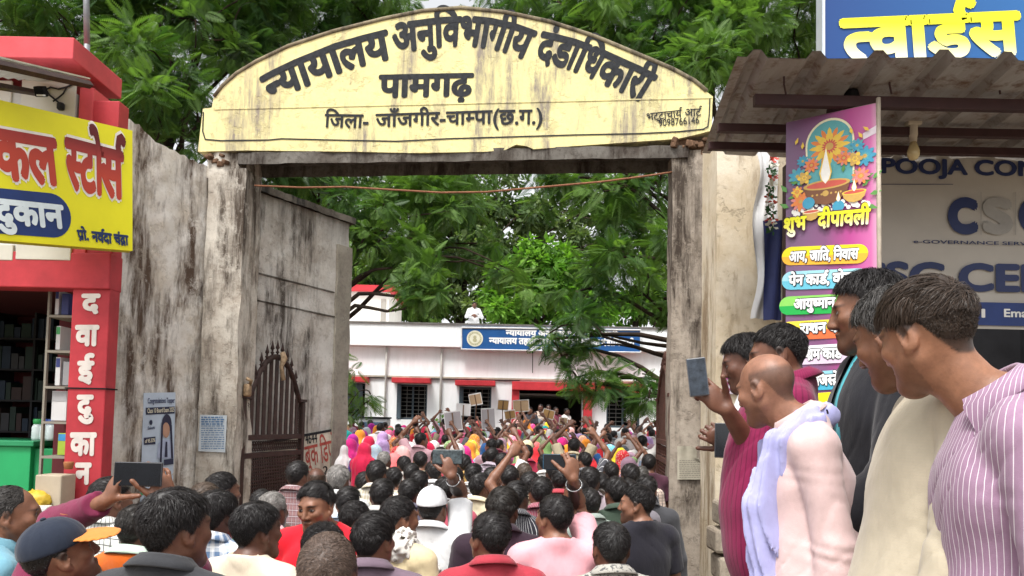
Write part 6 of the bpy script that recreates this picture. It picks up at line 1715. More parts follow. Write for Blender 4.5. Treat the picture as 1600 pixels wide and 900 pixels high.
# ---- nearest rows, one by one
W2 = (.55, .55, .54)
near = [
 # px, top, d, desc, options
 (22, 757, 2.5, "balding man in teal blue collared shirt facing the red shop", dict(rz=-62, yaw=0, hair='recede', hc=(.03, .027, .025), col=C("6f9fb0"), skin=SKINS[0])),
 (176, 742, 3.1, "man in white shirt with thin black checks behind the raised phone", dict(rz=-28, hair='neat', col=(.62, .62, .58), kind='check', c2=(.015, .015, .018))),
 (217, 785, 2.75, "man in pale mint shirt with orange collar", dict(rz=-6, hair='thin', hc=OFFB, col=C("c2d6c6"))),
 (280, 757, 1.95, "man with thick wavy black hair and charcoal collared shirt", dict(rz=-10, yaw=-20, hair='full', col=(.035, .036, .04), skin=SKINS[1])),
 (342, 762, 2.9, "black haired man in blue and white plaid shirt", dict(rz=-15, hair='full', col=(.62, .64, .66), kind='plaid', c2=C("3d5f86"))),
 (350, 735, 3.7, "black haired man in bright blue shirt by the notice on the wall", dict(rz=-40, hair='neat', col=C("2f74b0"))),
 (322, 751, 3.3, "man with greying brown hair and green shirt", dict(rz=5, hair='neat', hc=BROWN, col=C("5c8a7a"))),
 (405, 780, 2.6, "young man in cream t-shirt with a thin brown band", dict(rz=-20, yaw=-20, hair='full', style='tee', col=C("d9cbb4"), kind='hstripe', c2=C("a3664a"), skin=SKINS[2])),
 (428, 766, 3.5, "grey haired man in pale pink shirt", dict(rz=-12, hair='thin', hc=GREY, col=C("e4b9bd"))),
 (507, 814, 2.55, "man with tight curly black hair before the man in red", dict(rz=5, hair='curly', col=C("9a90b0"), skin=SKINS[2])),
 (515, 828, 1.75, "boy with close cropped brown hair and lilac shirt nearest the camera", dict(rz=0, hair='buzz', hc=(.085, .06, .048), col=C("8f86a8"))),
 (585, 795, 2.5, "man with combed black hair and mauve grey collared shirt", dict(rz=3, yaw=-20, hair='side', col=C("6d5c68"))),
 (626, 772, 3.1, "young man in cream shirt with white dotted scarf on the neck", dict(rz=-28, yaw=-20, hair='neat', col=C("cdbd97"), skin=SKINS[0])),
 (766, 795, 2.65, "man in crimson red polo shirt", dict(rz=8, yaw=20, hair='side', col=C("a03440"))),
 (785, 757, 3.2, "man in dark plum shirt behind the crimson polo", dict(rz=0, hair='side', hc=OFFB, col=(.030, .016, .026), style='long')),
 (955, 812, 2.65, "man in grey shirt with small dark floral print", dict(rz=6, hair='neat', hc=(.02, .019, .019), col=C("a8a59c"), kind='floral', c2=(.10, .10, .10), s_=.5, skin=SKINS[2])),
 (995, 755, 3.65, "bearded man in black t-shirt turned sideways by the right gate pillar", dict(rz=22, yaw=45, hair='neat', style='tee', col=(.016, .015, .022), stub=.95, skin=SKINS[3])),
 (963, 742, 4.3, "man in dark olive green shirt", dict(rz=10, hair='full', col=C("3c4a3e"))),
 (938, 763, 4.9, "grey cropped man with turquoise scarf", dict(rz=0, hair='old', hc=GREY, col=C("d0d4d2"))),
 (467, 718, 4.6, "black haired man in maroon plaid shirt before the iron gate leaf", dict(rz=-15, hair='neat', col=C("6d4a50"), kind='plaid', c2=C("8a6a68"), s_=.6)),
 (530, 724, 4.6, "man with bushy grey curls and white shirt near the painted wall", dict(rz=0, hair='full', hc=GREY, col=W2)),
 (545, 757, 4.0, "black haired man in pale blue shirt behind the man in red", dict(rz=-8, hair='side', col=C("b9c6d2"))),
 (495, 730, 5.0, "balding brown headed man beside the painted wall lettering", dict(rz=10, hair='bald', hc=(.05, .03, .02), col=C("6a5a4a"))),
 (558, 780, 3.5, "dark haired man in profile between the man in red and the mauve shirt", dict(rz=-50, hair='neat', col=C("77706a"))),
 (598, 745, 4.1, "black haired man in white striped shirt", dict(rz=-6, hair='side', col=(.55, .54, .50), kind='hstripe', c2=(.1, .1, .1), s_=.4)),
 (589, 717, 4.9, "man in white and beige plaid shirt", dict(rz=0, hair='neat', col=(.60, .58, .53), kind='plaid', c2=C("b0a488"), s_=.6)),
 (640, 745, 4.5, "man with side parted hair in violet grey shirt", dict(rz=0, hair='side', col=C("5a5666"))),
 (410, 762, 4.2, "dark haired man in brown shirt half hidden before the gate leaf", dict(rz=0, hair='neat', col=C("4f4038"))),
]
for px, y, d, desc, o in near:
    d *= 1.08; o = dict(o); o['near'] = d < 4.0
    b, m = crowd_man(px, y, d, desc, lab=desc, **o)
    if "orange collar" in desc:
        fg = Fig(); i = .022
        fg.rc((0, -.016, 1.38), (0, -.026, 1.445), .064 + i, .052 + i, .035, m.U)
        for sg in (-1, 1): fg.rc((sg * .02, -.034, 1.445), (sg * .15, -.018, 1.385), .042 + i, .038 + i, .035, m.U)
        V, F = nets(lambda X, mg=.04: np.maximum(np.maximum(fg(X, mg), 1.395 + .25 * np.abs(X[:, 0]) * 0 - X[:, 2]), X[:, 2] - 1.475), *fg.bounds(), .010)
        place("orange_yoke", npmesh("orange_yoke", V, F, [cloth()]), b, None, C("d2641e"))
    if "scarf" in desc:
        fg = Fig(); i = .03; big = "turq" in desc
        fg.rc((-.05, -.05, 1.44), (.05, -.05, 1.44), .05 + i, .05 + i, .04, m.U); fg.rc((.06, -.03, 1.44), (.12, .07, 1.30), .045 + i * .5, .04 + i, .05, m.U); fg.rc((-.06, -.03, 1.44), (-.14, -.06, 1.25), .045 + i * .5, .05 + i, .05, m.U)
        V, F = nets(lambda X, mg=.04: fg(X, mg) + folds(X, 50, .012, 3) + .006 * np.sin(X[:, 0] * 60 + X[:, 2] * 90), *fg.bounds(), .008)
        place("scarf", npmesh("scarf", V, F, [cloth('plain' if big else 'dots', None if big else (.25, .22, .2), 2.0)]), b, None, C("4fb3cf") if big else (.62, .60, .55))

# man in the navy cap holding a phone up in both hands
px, yt, d = 98, 804, 2.2; rz = -22
d, s = stand(px, yt, d); m0 = Man(yaw=-22, pitch=-20); M = rootM(px, yt, d, s, rz, m0)
pc = P(216, 741, 2.32)
wl, wr = P(166, 783, 2.34), P(258, 788, 2.36)
m = Man(yaw=-22, pitch=-20, arms={
    'L': dict(t=loc(M, wl), pole=ldir(M, (-.8, .0, -.8)), f=ldir(M, (.42, .0, .9)), n=ldir(M, (.75, .65, -.1)), s=ldir(M, (.6, -.75, .0)), world=True, curl=.42, spread=.10, tdir=ldir(M, (.93, -.15, .12)), tcurl=.0),
    'R': dict(t=loc(M, wr), pole=ldir(M, (.9, .1, -.6)), f=ldir(M, (-.20, .0, .97)), n=ldir(M, (-.75, .65, -.1)), s=ldir(M, (-.6, -.75, 0)), world=True, curl=.42, spread=.10, tdir=ldir(M, (-.62, -.35, .62)), tcurl=.0)})
for a in m.arm.values():
    for k_ in ('f', 'n', 's'): pass
b, s_ = custom(m, M, SKINS[0], 'undercap', BLACK, dict(sleeve=1.9, collar=True, seed=3), cloth(), C("6e2440"), "man in navy cap and maroon shirt holding a phone up in both hands", h=.0045, group="people crowding through the gate")
c_ = cap(m.H, b, -.5, (.016, .022, .038), C("c87a35"))
mb = MB(); 
e = MB(); e.lathe((0, 0, 0), [(.012, 0), (.012, .0015)], 10); 
eo = e.build("emblem", paint("emblem_orange", (.45, .16, .05), .6)); eo.parent = c_; eo.matrix_local = Matrix.Translation((-.030, .055, .117)) @ Matrix.Rotation(-.6, 4, 'X')
phone(pc, (0, .05, 1), (-1, -.02, .02), "black phone held up sideways in both hands of the man in the navy cap", .076, .150)
OCC.append((M.translation.x, M.translation.y))

# young man in red facing the camera
px, yt, d = 496, 746, 3.35; d, s = stand(px, yt, d); m = Man(yaw=-18, pitch=10, tilt=3); M = rootM(px, yt, d, s, 176, m)
b, s_ = custom(m, M, (.215, .098, .056), 'fade', BLACK, dict(sleeve=.7, collar=False, neckcut=.072, seed=5), cloth(), C("d01828"), "smiling young man in bright red t-shirt turned to face the camera", h=.0038, group="people crowding through the gate"); OCC.append((M.translation.x, M.translation.y))

# man in the white cap with one arm raised and a phone
px, yt, d = 677, 757, 3.7; d, s = stand(px, yt, d); m0 = Man(yaw=-5, pitch=-5); M = rootM(px, yt, d, s, -6, m0)
wr = P(705, 744, 3.6)
m = Man(yaw=-5, pitch=-5, arms={'R': dict(t=loc(M, wr), pole=ldir(M, (.15, 1, -.5)), world=True, f=ldir(M, (-.15, .1, 1)), n=ldir(M, (-.4, .9, 0)), s=ldir(M, (-.9, -.2, .3)), curl=.8)})
b, s_ = custom(m, M, SKINS[5], 'undercap', BLACK, dict(sleeve=.75, collar=True, seed=7), cloth(), (.66, .66, .66), "man in white cap and white shirt raising a phone above the crowd", h=.0055, group="people crowding through the gate")
cap(m.H, b, 0, (.75, .75, .76), (.7, .7, .72)); OCC.append((M.translation.x, M.translation.y))
wp = M @ Vector(list(m.arm['R']['W']))
mb = MB(); ax_ = np.array(M.to_3x3() @ Vector(list(m.arm['R']['W'] - m.arm['R']['E']))); ax_ /= np.linalg.norm(ax_); q = np.array(wp) - ax_ * .05
u_ = np.cross(ax_, [0, 1, 0]); u_ /= np.linalg.norm(u_); v_ = np.cross(ax_, u_); rad = .036 * s
mb.tube([q + rad * (math.cos(k * math.pi / 8) * u_ + math.sin(k * math.pi / 8) * v_) for k in range(17)], .004, 5)
o = mb.build("bracelet", paint("steel", (.5, .5, .5), .25, .1, 5, .5, .9), None, True); o.parent = b; o.matrix_parent_inverse = M.inverted()
phone(P(699, 714, 3.61), (0, .15, 1), (-1, .1, .05), "glossy phone held over the crowd by the man in the white cap", .072, .15, M_GLASS, paint("phone_screen_lit", (.05, .065, .07), .25, .8, 60, .25))

# man in the pink t-shirt, right arm up with a phone
px, yt, d = 866, 767, 3.35; d, s = stand(px, yt, d); m0 = Man(yaw=32); M = rootM(px, yt, d, s, 2, m0)
wr = P(895, 748, 3.35)
m = Man(yaw=32, arms={'R': dict(t=loc(M, wr), pole=ldir(M, (.15, 1, -.5)), world=True, f=ldir(M, (-.05, .1, 1)), n=ldir(M, (-.5, .85, 0)), s=ldir(M, (-.85, -.4, .2)), curl=.75)})
b, s_ = custom(m, M, SKINS[3], 'side', BLACK, dict(sleeve=.68, collar=False, neckcut=.070, seed=9), cloth(), C("e0a3ab"), "man in pink t-shirt with grey streaks across the back raising one hand", h=.0055, group="people crowding through the gate"); OCC.append((M.translation.x, M.translation.y))
from mathutils.bvhtree import BVHTree
def bangle(m, M, b, mt, back=.05, rad=.036):
    W_ = np.array(M @ Vector(list(m.arm['R']['W']))); ax_ = np.array(M.to_3x3() @ Vector(list(m.arm['R']['W'] - m.arm['R']['E']))); ax_ /= np.linalg.norm(ax_); q = W_ - ax_ * back
    u_ = np.cross(ax_, [0, 1, 0]); u_ /= np.linalg.norm(u_); v_ = np.cross(ax_, u_); mb = MB()
    mb.tube([q + rad * (math.cos(k * math.pi / 8) * u_ + math.sin(k * math.pi / 8) * v_) for k in range(17)], .004, 5)
    o = mb.build("bracelet", mt, None, True); o.parent = b; o.matrix_parent_inverse = M.inverted()
bangle(m, M, b, bpy.data.materials["steel"])
bars = MB(); _sm_ = s_.data
bvh = BVHTree.FromPolygons([tuple(v.co) for v in _sm_.vertices], [tuple(p.vertices) for p in _sm_.polygons])
def backpt(x, z):
    o_ = Vector(list(m.U.p((x, -.5, z)))); h_ = bvh.ray_cast(o_, Vector((0, 1, 0)))[0]
    return np.array(h_ if h_ is not None else m.U.p((x, -.12, z))) - np.array([0, .002, 0])
for k in range(4):
    x0 = -.075 + .052 * k; n = 7
    vs = [backpt(x0 + sg * .011 + .010 * t / n, 1.235 - .15 * (1 - .12 * abs(k - 1.5)) * t / n) for t in range(n + 1) for sg in (-1, 1)]
    bars.add(vs, [[2 * t, 2 * t + 1, 2 * t + 3, 2 * t + 2] for t in range(n)])
for k in range(3):
    n = 8; vs = [backpt(-.10 + .20 * t / n, 1.065 - .035 * k + sg * .008) for t in range(n + 1) for sg in (-1, 1)]; bars.add(vs, [[2 * t, 2 * t + 1, 2 * t + 3, 2 * t + 2] for t in range(n)])
o = bars.build("shirt_print", paint("print_grey", (.24, .17, .19), .8), None, True); o.parent = s_
phone(P(874, 722, 3.37), (0, .1, 1), (-1, .05, .02), "dark blue phone in the raised hand of the man in pink", .072, .15, paint("case_blue", (.01, .05, .09), .4), M_GLASS)

# ---- middle rows, heads behind heads
mid = [
 (631, 711, 7.2, 'neat', BLACK, "c8c2bc", 'down'), (657, 704, 7.4, 'neat', BLACK, "8d8470", 'down'), (601, 704, 7.6, 'thin', GREY, "b8aa98", 'down'), (677, 718, 6.3, 'side', BLACK, "d8d8d8", 'down'),
 (689, 697, 8.2, 'neat', BLACK, "a8404a", 'down'), (724, 708, 6.9, 'neat', BLACK, "c09a5a", 'down'), (770, 698, 8.2, 'neat', BLACK, "c3b3c0", 'down'), (741, 722, 6.2, 'side', BLACK, "d8d4d0", 'down'),
 (753, 737, 5.2, 'full', BLACK, "cfc6a8", 'down'), (797, 725, 5.6, 'neat', BLACK, "5b3644", 'down'), (820, 722, 6.4, 'thin', BROWN, "9a3048", 'down'), (851, 708, 7.4, 'neat', BLACK, "d8d4d0", 'down'),
 (879, 727, 5.4, 'side', BLACK, "a8404a", 'down'), (913, 705, 7.8, 'neat', BLACK, "4a4a50", 'rfist'), (921, 727, 5.2, 'side', BLACK, "a89aa0", 'down'), (955, 720, 6.6, 'neat', BLACK, "70485a", 'down'),
 (984, 722, 5.8, 'fade', BLACK, "202026", 'down'), (1003, 727, 7.0, 'thin', DGREY, "c9b6a8", 'down'), (1014, 708, 7.5, 'neat', BLACK, "4b2a38", 'down'), (920, 760, 4.5, 'neat', BLACK, "8f9a92", 'down'),
 (808, 748, 4.3, 'side', BLACK, "2b2930", 'down'), (697, 742, 4.9, 'full', BLACK, "b05060", 'down'), (845, 742, 4.6, 'side', BLACK, "8a3a4c", 'left'), (786, 706, 7.6, 'neat', BLACK, "d0d0d0", 'rfist'),
 (570, 735, 5.4, 'neat', BLACK, "6a625c", 'down'), (615, 728, 5.9, 'neat', BLACK, "c0b4a8", 'down'), (655, 733, 5.6, 'side', BLACK, "71685a", 'down'), (900, 745, 4.8, 'neat', BLACK, "b9b1a5", 'down'),
 (1010, 740, 5.0, 'full', BLACK, "3d3d40", 'down'), (978, 745, 4.9, 'neat', BLACK, "6f6a70", 'down'), (830, 735, 5.1, 'neat', BLACK, "c4b698", 'down'), (712, 728, 5.9, 'neat', BLACK, "5d4b3c", 'down'),
 (866, 720, 6.1, 'neat', BLACK, "3a2d36", 'phone'), (938, 736, 5.5, 'neat', BLACK, "c8c0b4", 'down'), (770, 728, 5.8, 'neat', BLACK, "c8c8cc", 'down'), (644, 722, 6.4, 'neat', BLACK, "8a8490", 'down'),
]
CN = [("white", "d8d4d0"), ("grey", "808488"), ("charcoal", "3a3a40"), ("navy", "283448"), ("brown", "5a483c"), ("maroon", "6a2c3c"), ("beige", "c4b698"), ("lilac", "bdb0c0"), ("crimson", "a03048"), ("olive", "5a5f48"), ("pale pink", "d8b0b0"), ("slate blue", "5a6478"), ("mustard", "c09a5a")]
def cname(hx):
    c = np.array([int(hx[i:i + 2], 16) for i in (0, 2, 4)]); return min(CN, key=lambda q: ((np.array([int(q[1][i:i + 2], 16) for i in (0, 2, 4)]) - c) ** 2).sum())[0]
HN = {'neat': "short hair", 'side': "parted hair", 'full': "thick hair", 'thin': "thinning hair", 'fade': "faded black haircut", 'old': "grey cropped hair", 'bald': "bald head"}
ACT = {'down': "", 'right': " waving the right hand", 'rfist': " raising the right fist", 'left': " waving the left hand", 'lfist': " raising the left fist", 'both': " raising both fists", 'phone': " with hands up"}
r = random.Random(21)
for px, y, d, hr, hc, col, arm in mid:
    desc = "man with " + ("grey " if hc == GREY else "") + (HN[hr] if hc != BROWN else "thinning brown hair") + " in " + cname(col) + " shirt" + ACT[arm]
    kd = r.choice(['plain', 'plain', 'plain', 'check', 'stripe']); c2 = {'plain': None, 'check': (.05, .05, .06), 'stripe': (.7, .7, .7)}[kd]
    if kd == 'check': desc = desc.replace(" shirt", " checked shirt")
    if kd == 'stripe': desc = desc.replace(" shirt", " striped shirt")
    crowd_man(px, y, d, desc, rz=r.choice([-25, -10, 0, 8, 20]), yaw=r.choice([-20, 0, 0, 20]), arm=arm, hair=hr, hc=hc, style=r.choice(['polo', 'tee', 'long']) if arm == 'down' else 'polo', col=C(col), kind=kd, c2=c2)

# ---- veiled women in the far rows, where the photograph shows them
VC = {"hot pink": "e8348c", "pink": "f07aa0", "orange": "e89030", "crimson": "d82850", "pale blue": "a8bfcf", "light grey": "b9bfc6", "magenta": "a8248c", "teal": "189a9a", "violet": "503a80", "lilac": "b898c8", "rust orange": "a8622a", "black floral": "303430", "red": "d03038", "pale pink": "f0b8b4", "coral": "f47878", "white": "e0dcdc", "sky blue": "70b8d0", "peach": "e8a888", "green": "7a9a60", "navy blue": "1f4878", "cream": "e0d0a8", "yellow": "e0c830", "olive": "7d7f62", "mauve": "a08090", "orchid": "d05fc0", "slate": "6a7484"}
wom = [(549, 685, "hot pink"), (563, 671, "orange"), (576, 681, "crimson"), (570, 691, "crimson"), (587, 694, "pale blue"), (573, 667, "light grey"), (581, 661, "magenta"), (590, 664, "orange"), (540, 671, "teal"), (556, 672, "violet"), (600, 687, "lilac"), (608, 671, "pink"), (619, 671, "hot pink"), (631, 664, "hot pink"), (617, 683, "rust orange"), (632, 675, "black floral"), (648, 669, "orange"), (620, 697, "red"), (629, 696, "pale pink"), (616, 707, "coral"), (654, 682, "white"), (534, 692, "white"), (685, 661, "sky blue"), (691, 669, "pink"), (645, 662, "peach"),
 (747, 657, "red"), (741, 664, "magenta"), (742, 678, "orange"), (703, 688, "green"), (714, 692, "white"), (759, 692, "navy blue"), (754, 681, "light grey"), (772, 671, "coral"), (794, 668, "light grey"), (799, 661, "cream"), (832, 662, "hot pink"), (818, 666, "violet"), (822, 655, "orange"), (856, 659, "yellow"), (852, 665, "teal"), (850, 672, "yellow"), (824, 687, "cream"), (851, 687, "olive"), (838, 690, "coral"), (709, 673, "red"), (807, 655, "pale pink"),
 (884, 668, "orange"), (879, 683, "hot pink"), (901, 687, "pink"), (886, 694, "orange"), (872, 699, "peach"), (928, 691, "orchid"), (966, 697, "yellow"), (919, 671, "green"), (953, 694, "sky blue"), (974, 696, "slate"), (973, 703, "red"), (985, 706, "mauve"), (981, 713, "mauve"), (640, 690, "white"), (668, 690, "crimson"), (667, 676, "red"), (725, 676, "pink"), (735, 690, "orange"), (784, 684, "mauve"), (806, 680, "pink"), (862, 680, "crimson"), (895, 676, "lilac"), (910, 680, "peach"), (936, 676, "white"), (945, 684, "red")]
def dsolve(px, y, hgt):
    best = 9
    for d in np.linspace(7.8, 20.6, 140):
        if abs(P(px, y, d)[2] - gz(d) - hgt) < abs(P(px, y, best)[2] - gz(best) - hgt): best = d
    return best
PL_ARMS = ['down', 'down', 'down', 'down', 'down', 'rfist', 'lfist', 'both', 'right']
r = random.Random(5)
def free(x, y, q=.36): return all((x - a) ** 2 + (y - b) ** 2 > q * q for a, b in OCC)
for i, (px, y, cn) in enumerate(wom):
    hgt = r.uniform(1.48, 1.58); d = dsolve(px, y, hgt)
    for _ in range(30):
        q = P(px, y, d)
        if free(q[0], q[1], .30): break
        d += .12 * (1 if _ % 2 else -1) * (_ + 1) * .5; d = min(max(d, 8.2), 20.6)
    arm = 'down' if px < 650 and px not in (540, 654, 640) else r.choice(PL_ARMS)
    kd = 'floral' if 'floral' in cn else r.choice(['plain', 'plain', 'plain', 'dots'])
    c2 = (.35, .40, .33) if 'floral' in cn else (.7, .65, .5)
    crowd_woman(px, y, d, "woman in " + ("spotted " if kd == 'dots' else "") + cn + " veil" + ACT[arm], C(VC[cn]), rz=r.choice([-20, 0, 0, 15]), yaw=r.choice([0, 0, 20]), arm=arm, kind=kd, c2=c2, col2=C(r.choice(list(VC.values()))), seed=i % 3)

# ---- placards: each in the raised hand of its own holder
M_CARD = paint("cardboard", (.42, .25, .10), .8, .12, 6); M_CARD2 = paint("cardboard_pale", (.45, .31, .19), .8, .12, 6); M_CARDG = paint("card_grey", (.38, .36, .38), .7, .08, 4); M_CARDW = paint("card_white", (.78, .78, .78), .7, .04, 4); M_WOOD = paint("stick_wood", (.16, .09, .05), .8)
plac = [(708, 658, 25, 29, -8, M_CARDG, "large plain grey placard tilted left above the veils"), (724, 640, 21, 17, 2, M_CARDW, "small white placard with a dark stick before the office window"), (743, 624, 18, 17, -12, M_CARD2, "tilted tan cardboard placard held highest below the middle window"),
 (763, 654, 20, 31, -4, M_CARDG, "tall grey placard with white folded edge left of the porch"), (786, 633, 16, 15, 4, M_CARD, "square brown cardboard placard between the window and the porch"), (797, 648, 16, 13, -10, M_CARD, "small brown placard low in front of the white wall"),
 (814, 634, 24, 17, -4, M_CARD2, "wide tan placard raised before the red porch pillar"), (857, 647, 17, 13, 14, M_CARD, "brown cardboard placard with white border tilted right under the porch"), (880, 658, 12, 10, 6, M_CARD2, "small tan placard half behind the drooping bough"), (985, 652, 12, 9, -3, M_CARDW, "little white placard near the rusty gate leaf")]
MEN_COL = ["d8d4d0", "808488", "5a483c", "6a2c3c", "c4b698", "a03048", "5a6478", "c9a0a8"]
for i, (cx, cy, w, h, rot, mt, lab) in enumerate(plac):
    d = 13.2 + .55 * i if w > 15 else 17.5
    c = P(cx, cy, d); sw, sh = w * d / FPX, h * d / FPX; R = roty(math.radians(rot))
    # the holder stands so that the raised right fist grips the stick
    m = man('rfist'); g = m.arm['R']['W'] + np.array([0, 0, .07]); s = .93; hx = c[0] - g[0] * s
    t = thing("placard", lab, "placard", tuple(c), "placards raised by the crowd")
    gy = c[1] - .03 - g[1] * s; zg = gz(gy) + g[2] * s
    mb = MB(); mb.box(c, (sw, .012, sh), R, 0); wparent(mb.build("board", mt), t)
    mb = MB(); f = .022
    for a_, b_, e_, k_ in ((0, sh / 2, sw + f, f), (0, -sh / 2, sw + f, f)): mb.box(c + R @ np.array([a_, .002, b_]), (e_, .016, k_), R)
    for a_ in (-sw / 2, sw / 2): mb.box(c + R @ np.array([a_, .002, 0]), (f, .015, sh - f), R)
    wparent(mb.build("paper_edge", M_CARDW), t)
    top_ = c + R @ np.array([0, -.018, sh * .45]); bot = np.array([c[0] + (0), c[1] - .03, min(zg - .08, c[2] - sh * .6)])
    mb = MB(); mb.tube([top_, c + R @ np.array([0, -.018, -sh * .45]), bot], .011, 5); wparent(mb.build("stick", M_WOOD, None, True), t)
    col = MEN_COL[i % 8]; M = Matrix.Translation((float(hx), float(gy), gz(gy))) @ Matrix.Scale(s, 4); OCC.append((hx, gy))
    b = place("person", bodymesh(m, .014, 'short', .5), None, M, SKINS[i % 6]); place("hair", hairmesh('neat', True), b, m.H.mat(), BLACK); place("shirt", garment('rfist', 'polo', .016, cloth()), b, None, C(col)); place("trousers", lowermesh('trousers'), b, None, TROU[i % 4])
    tag(b, None, "person", "people crowding through the gate"); CROWD.append([b, proj(M.translation)[0], "man in " + cname(col) + " shirt gripping a placard stick"])

# ---- the rest of the crowd in the yard
r = random.Random(77); n_f = 0; tries = 0
FILL_W = ["hot pink", "pink", "orange", "crimson", "red", "coral", "peach", "pale pink", "magenta", "yellow", "white", "light grey", "mauve", "teal", "lilac", "green"]
while n_f < 96 and tries < 6000:
    tries += 1; d = r.uniform(8.6, 20.4) if tries % 3 else r.uniform(13, 20.4); px = r.uniform(536, 1024)
    q = P(px, 690, d)
    if px < 640 and d < 12 or not free(q[0], q[1], .40): continue
    if d < 10.0 and px > 640 and r.random() < .4: continue
    n_f += 1; hgt = r.uniform(1.45, 1.56); far_w = r.random() < (.62 if d > 10 else .25)
    arm = r.choice(['down', 'down', 'down', 'rfist', 'lfist', 'both', 'right', 'left']) if px > 640 else 'down'
    zt = gz(d) + hgt; y = proj((q[0], d, zt))[1]
    if far_w:
        cn = r.choice(FILL_W); kd = r.choice(['plain', 'plain', 'plain', 'dots'])
        crowd_woman(px, y, d, "woman in " + ("spotted " if kd == 'dots' else "") + cn + " veil" + ACT[arm], C(VC[cn]), rz=r.choice([-20, 0, 15]), yaw=r.choice([0, 20]), arm=arm, kind=kd, c2=(.7, .65, .5), col2=C(r.choice(list(VC.values()))), seed=n_f % 3)
    else:
        col = r.choice(MEN_COL); hgt = r.uniform(1.55, 1.72); y = proj((q[0], d, gz(d) + hgt))[1]; hr = r.choice(['neat', 'neat', 'side', 'thin'])
        crowd_man(px, y, d, "man with " + HN[hr] + " in " + cname(col) + " shirt" + ACT[arm], rz=r.choice([-20, 0, 15]), yaw=r.choice([-20, 0, 20]), arm=arm, hair=hr, col=C(col), style='polo')
# people standing in the porch
for i, (px, y, col) in enumerate(((829, 634, "3a3a40"), (845, 629, "c9b6a8"), (857, 627, "5a483c"), (836, 641, "808488"), (868, 634, "6a2c3c"), (885, 636, "d8d4d0"))):
    d = 21.2 + .25 * (i % 3); zf_ = .72; m = man('down', 0); p = P(px, y, d); s = min(max((p[2] - zf_) / 1.70, .85), 1.05)
    M = Matrix.Translation((float(p[0]), d, zf_)) @ Matrix.Rotation(math.pi + .3 * (i - 2), 4, 'Z') @ Matrix.Scale(s, 4)
    b = place("person", bodymesh(m, .013, 'short', .5), None, M, SKINS[(i * 2) % 6]); place("hair", hairmesh('neat', True), b, m.H.mat(), BLACK); place("shirt", garment('down', 'polo', .015, cloth()), b, None, C(col)); place("trousers", lowermesh('trousers'), b, None, TROU[i % 4])
    tag(b, None, "person", "people standing in the porch"); CROWD.append([b, px, "man in " + cname(col) + " shirt facing out from the porch"])
# man on the roof
m = Man(yaw=10, pitch=12, arms={'R': dict(t=(.06, .26, 1.16), pole=(1, -.4, -.6), curl=.8), 'L': dict(t=(-.08, .26, 1.14), pole=(-1, -.4, -.6), curl=.8)}); d = 24.0
p = P(741, 470, d); zr = z_par0 + .12; s = (p[2] - zr) / 1.70
s = min(max(s, .85), 1.1)
M = Matrix.Translation((float(p[0]), d, zr)) @ Matrix.Rotation(math.pi + .1, 4, 'Z') @ Matrix.Scale(s, 4)
b, _ = custom(m, M, SKINS[1], 'neat', BLACK, dict(sleeve=1.9, collar=True), cloth(), (.62, .62, .62), "man in white shirt standing on the office roof looking down", h=.010, hh=.012)

# labels: each description once; where several share it, by order from the left
ORD = ["first", "second", "third", "fourth", "fifth", "sixth", "seventh", "eighth", "ninth", "tenth", "eleventh", "twelfth", "thirteenth", "fourteenth"]
from collections import defaultdict
_g = defaultdict(list)
for o, px, desc in CROWD: _g[desc].append((px, o))
for desc, L in _g.items():
    L.sort(key=lambda q: q[0])
    for k, (px, o) in enumerate(L):
        o["label"] = desc if len(L) == 1 else desc + ", " + (ORD[k] if k < len(L) - 1 else "last") + " from left"

# ================================================================== bystanders on the plinth at the right
ZP = .5
def by_head(m, hx, hy, d, rz, z0=ZP):
    """stand the figure on the plinth with the head centre at this picture point"""
    p = P(hx, hy, d); s = (p[2] - z0) / m.H.t[2]; R = Matrix.Rotation(math.radians(rz), 4, 'Z')
    off = R @ Vector((m.H.t[0] * s, m.H.t[1] * s, 0)); return Matrix.Translation((p[0] - off.x, p[1] - off.y, z0)) @ R @ Matrix.Scale(s, 4)
BG = "bystanders on the plinth"
# striped shirt, nearest
m = Man(lean=7, yaw=-50, pitch=9, neckfwd=.075, neckup=.045, broad=.86, arms={'L': dict(t=(-.27, .14, .90), pole=(-.3, -1, 0)), 'R': dict(t=(.25, .2, .95), pole=(.3, -1, 0))})
M = by_head(m, 1448, 524, 1.53, 72)
b, s_ = custom(m, M, (.27, .13, .075), None, BLACK, dict(sleeve=1.9, collar=True, seed=11, fold=.0055), cloth('stripe', (.66, .62, .65), .62), C("8f7288"), "young man with brown black hair in mauve striped shirt leaning forward nearest the camera", h=.0042, hh=.006, group=BG, ck=dict(tip=.055, stand=.020, spread=.85, r0=.074))
HR1 = Hair('short', 14000, 15, .027, .003, .056, .0012, 'fwd', .0006, rough=.003, lift=.5, sl=.08)
place("hair", HR1.build(), b, m.H.mat(), (.038, .026, .019))
mb = MB(); 
# cream sweatshirt
m = Man(lean=2, yaw=-46, pitch=20, neckfwd=.06, neckup=.03, broad=1.04, arms={'L': dict(t=(-.285, .15, .86), pole=(-.5, -1, -.4)), 'R': dict(t=(.25, .02, .85), pole=(.5, -1, 0))})
M = by_head(m, 1398, 526, 1.80, 76)
b, s_ = custom(m, M, (.20, .092, .053), 'full', (.055, .052, .05), dict(sleeve=1.92, collar=False, neckcut=.064, seed=13, loose=.05, i=.028, fold=.005), cloth('cross'), C("b3a893"), "man with greying hair in loose cream sweatshirt behind the striped shirt", h=.005, hh=.007, group=BG)
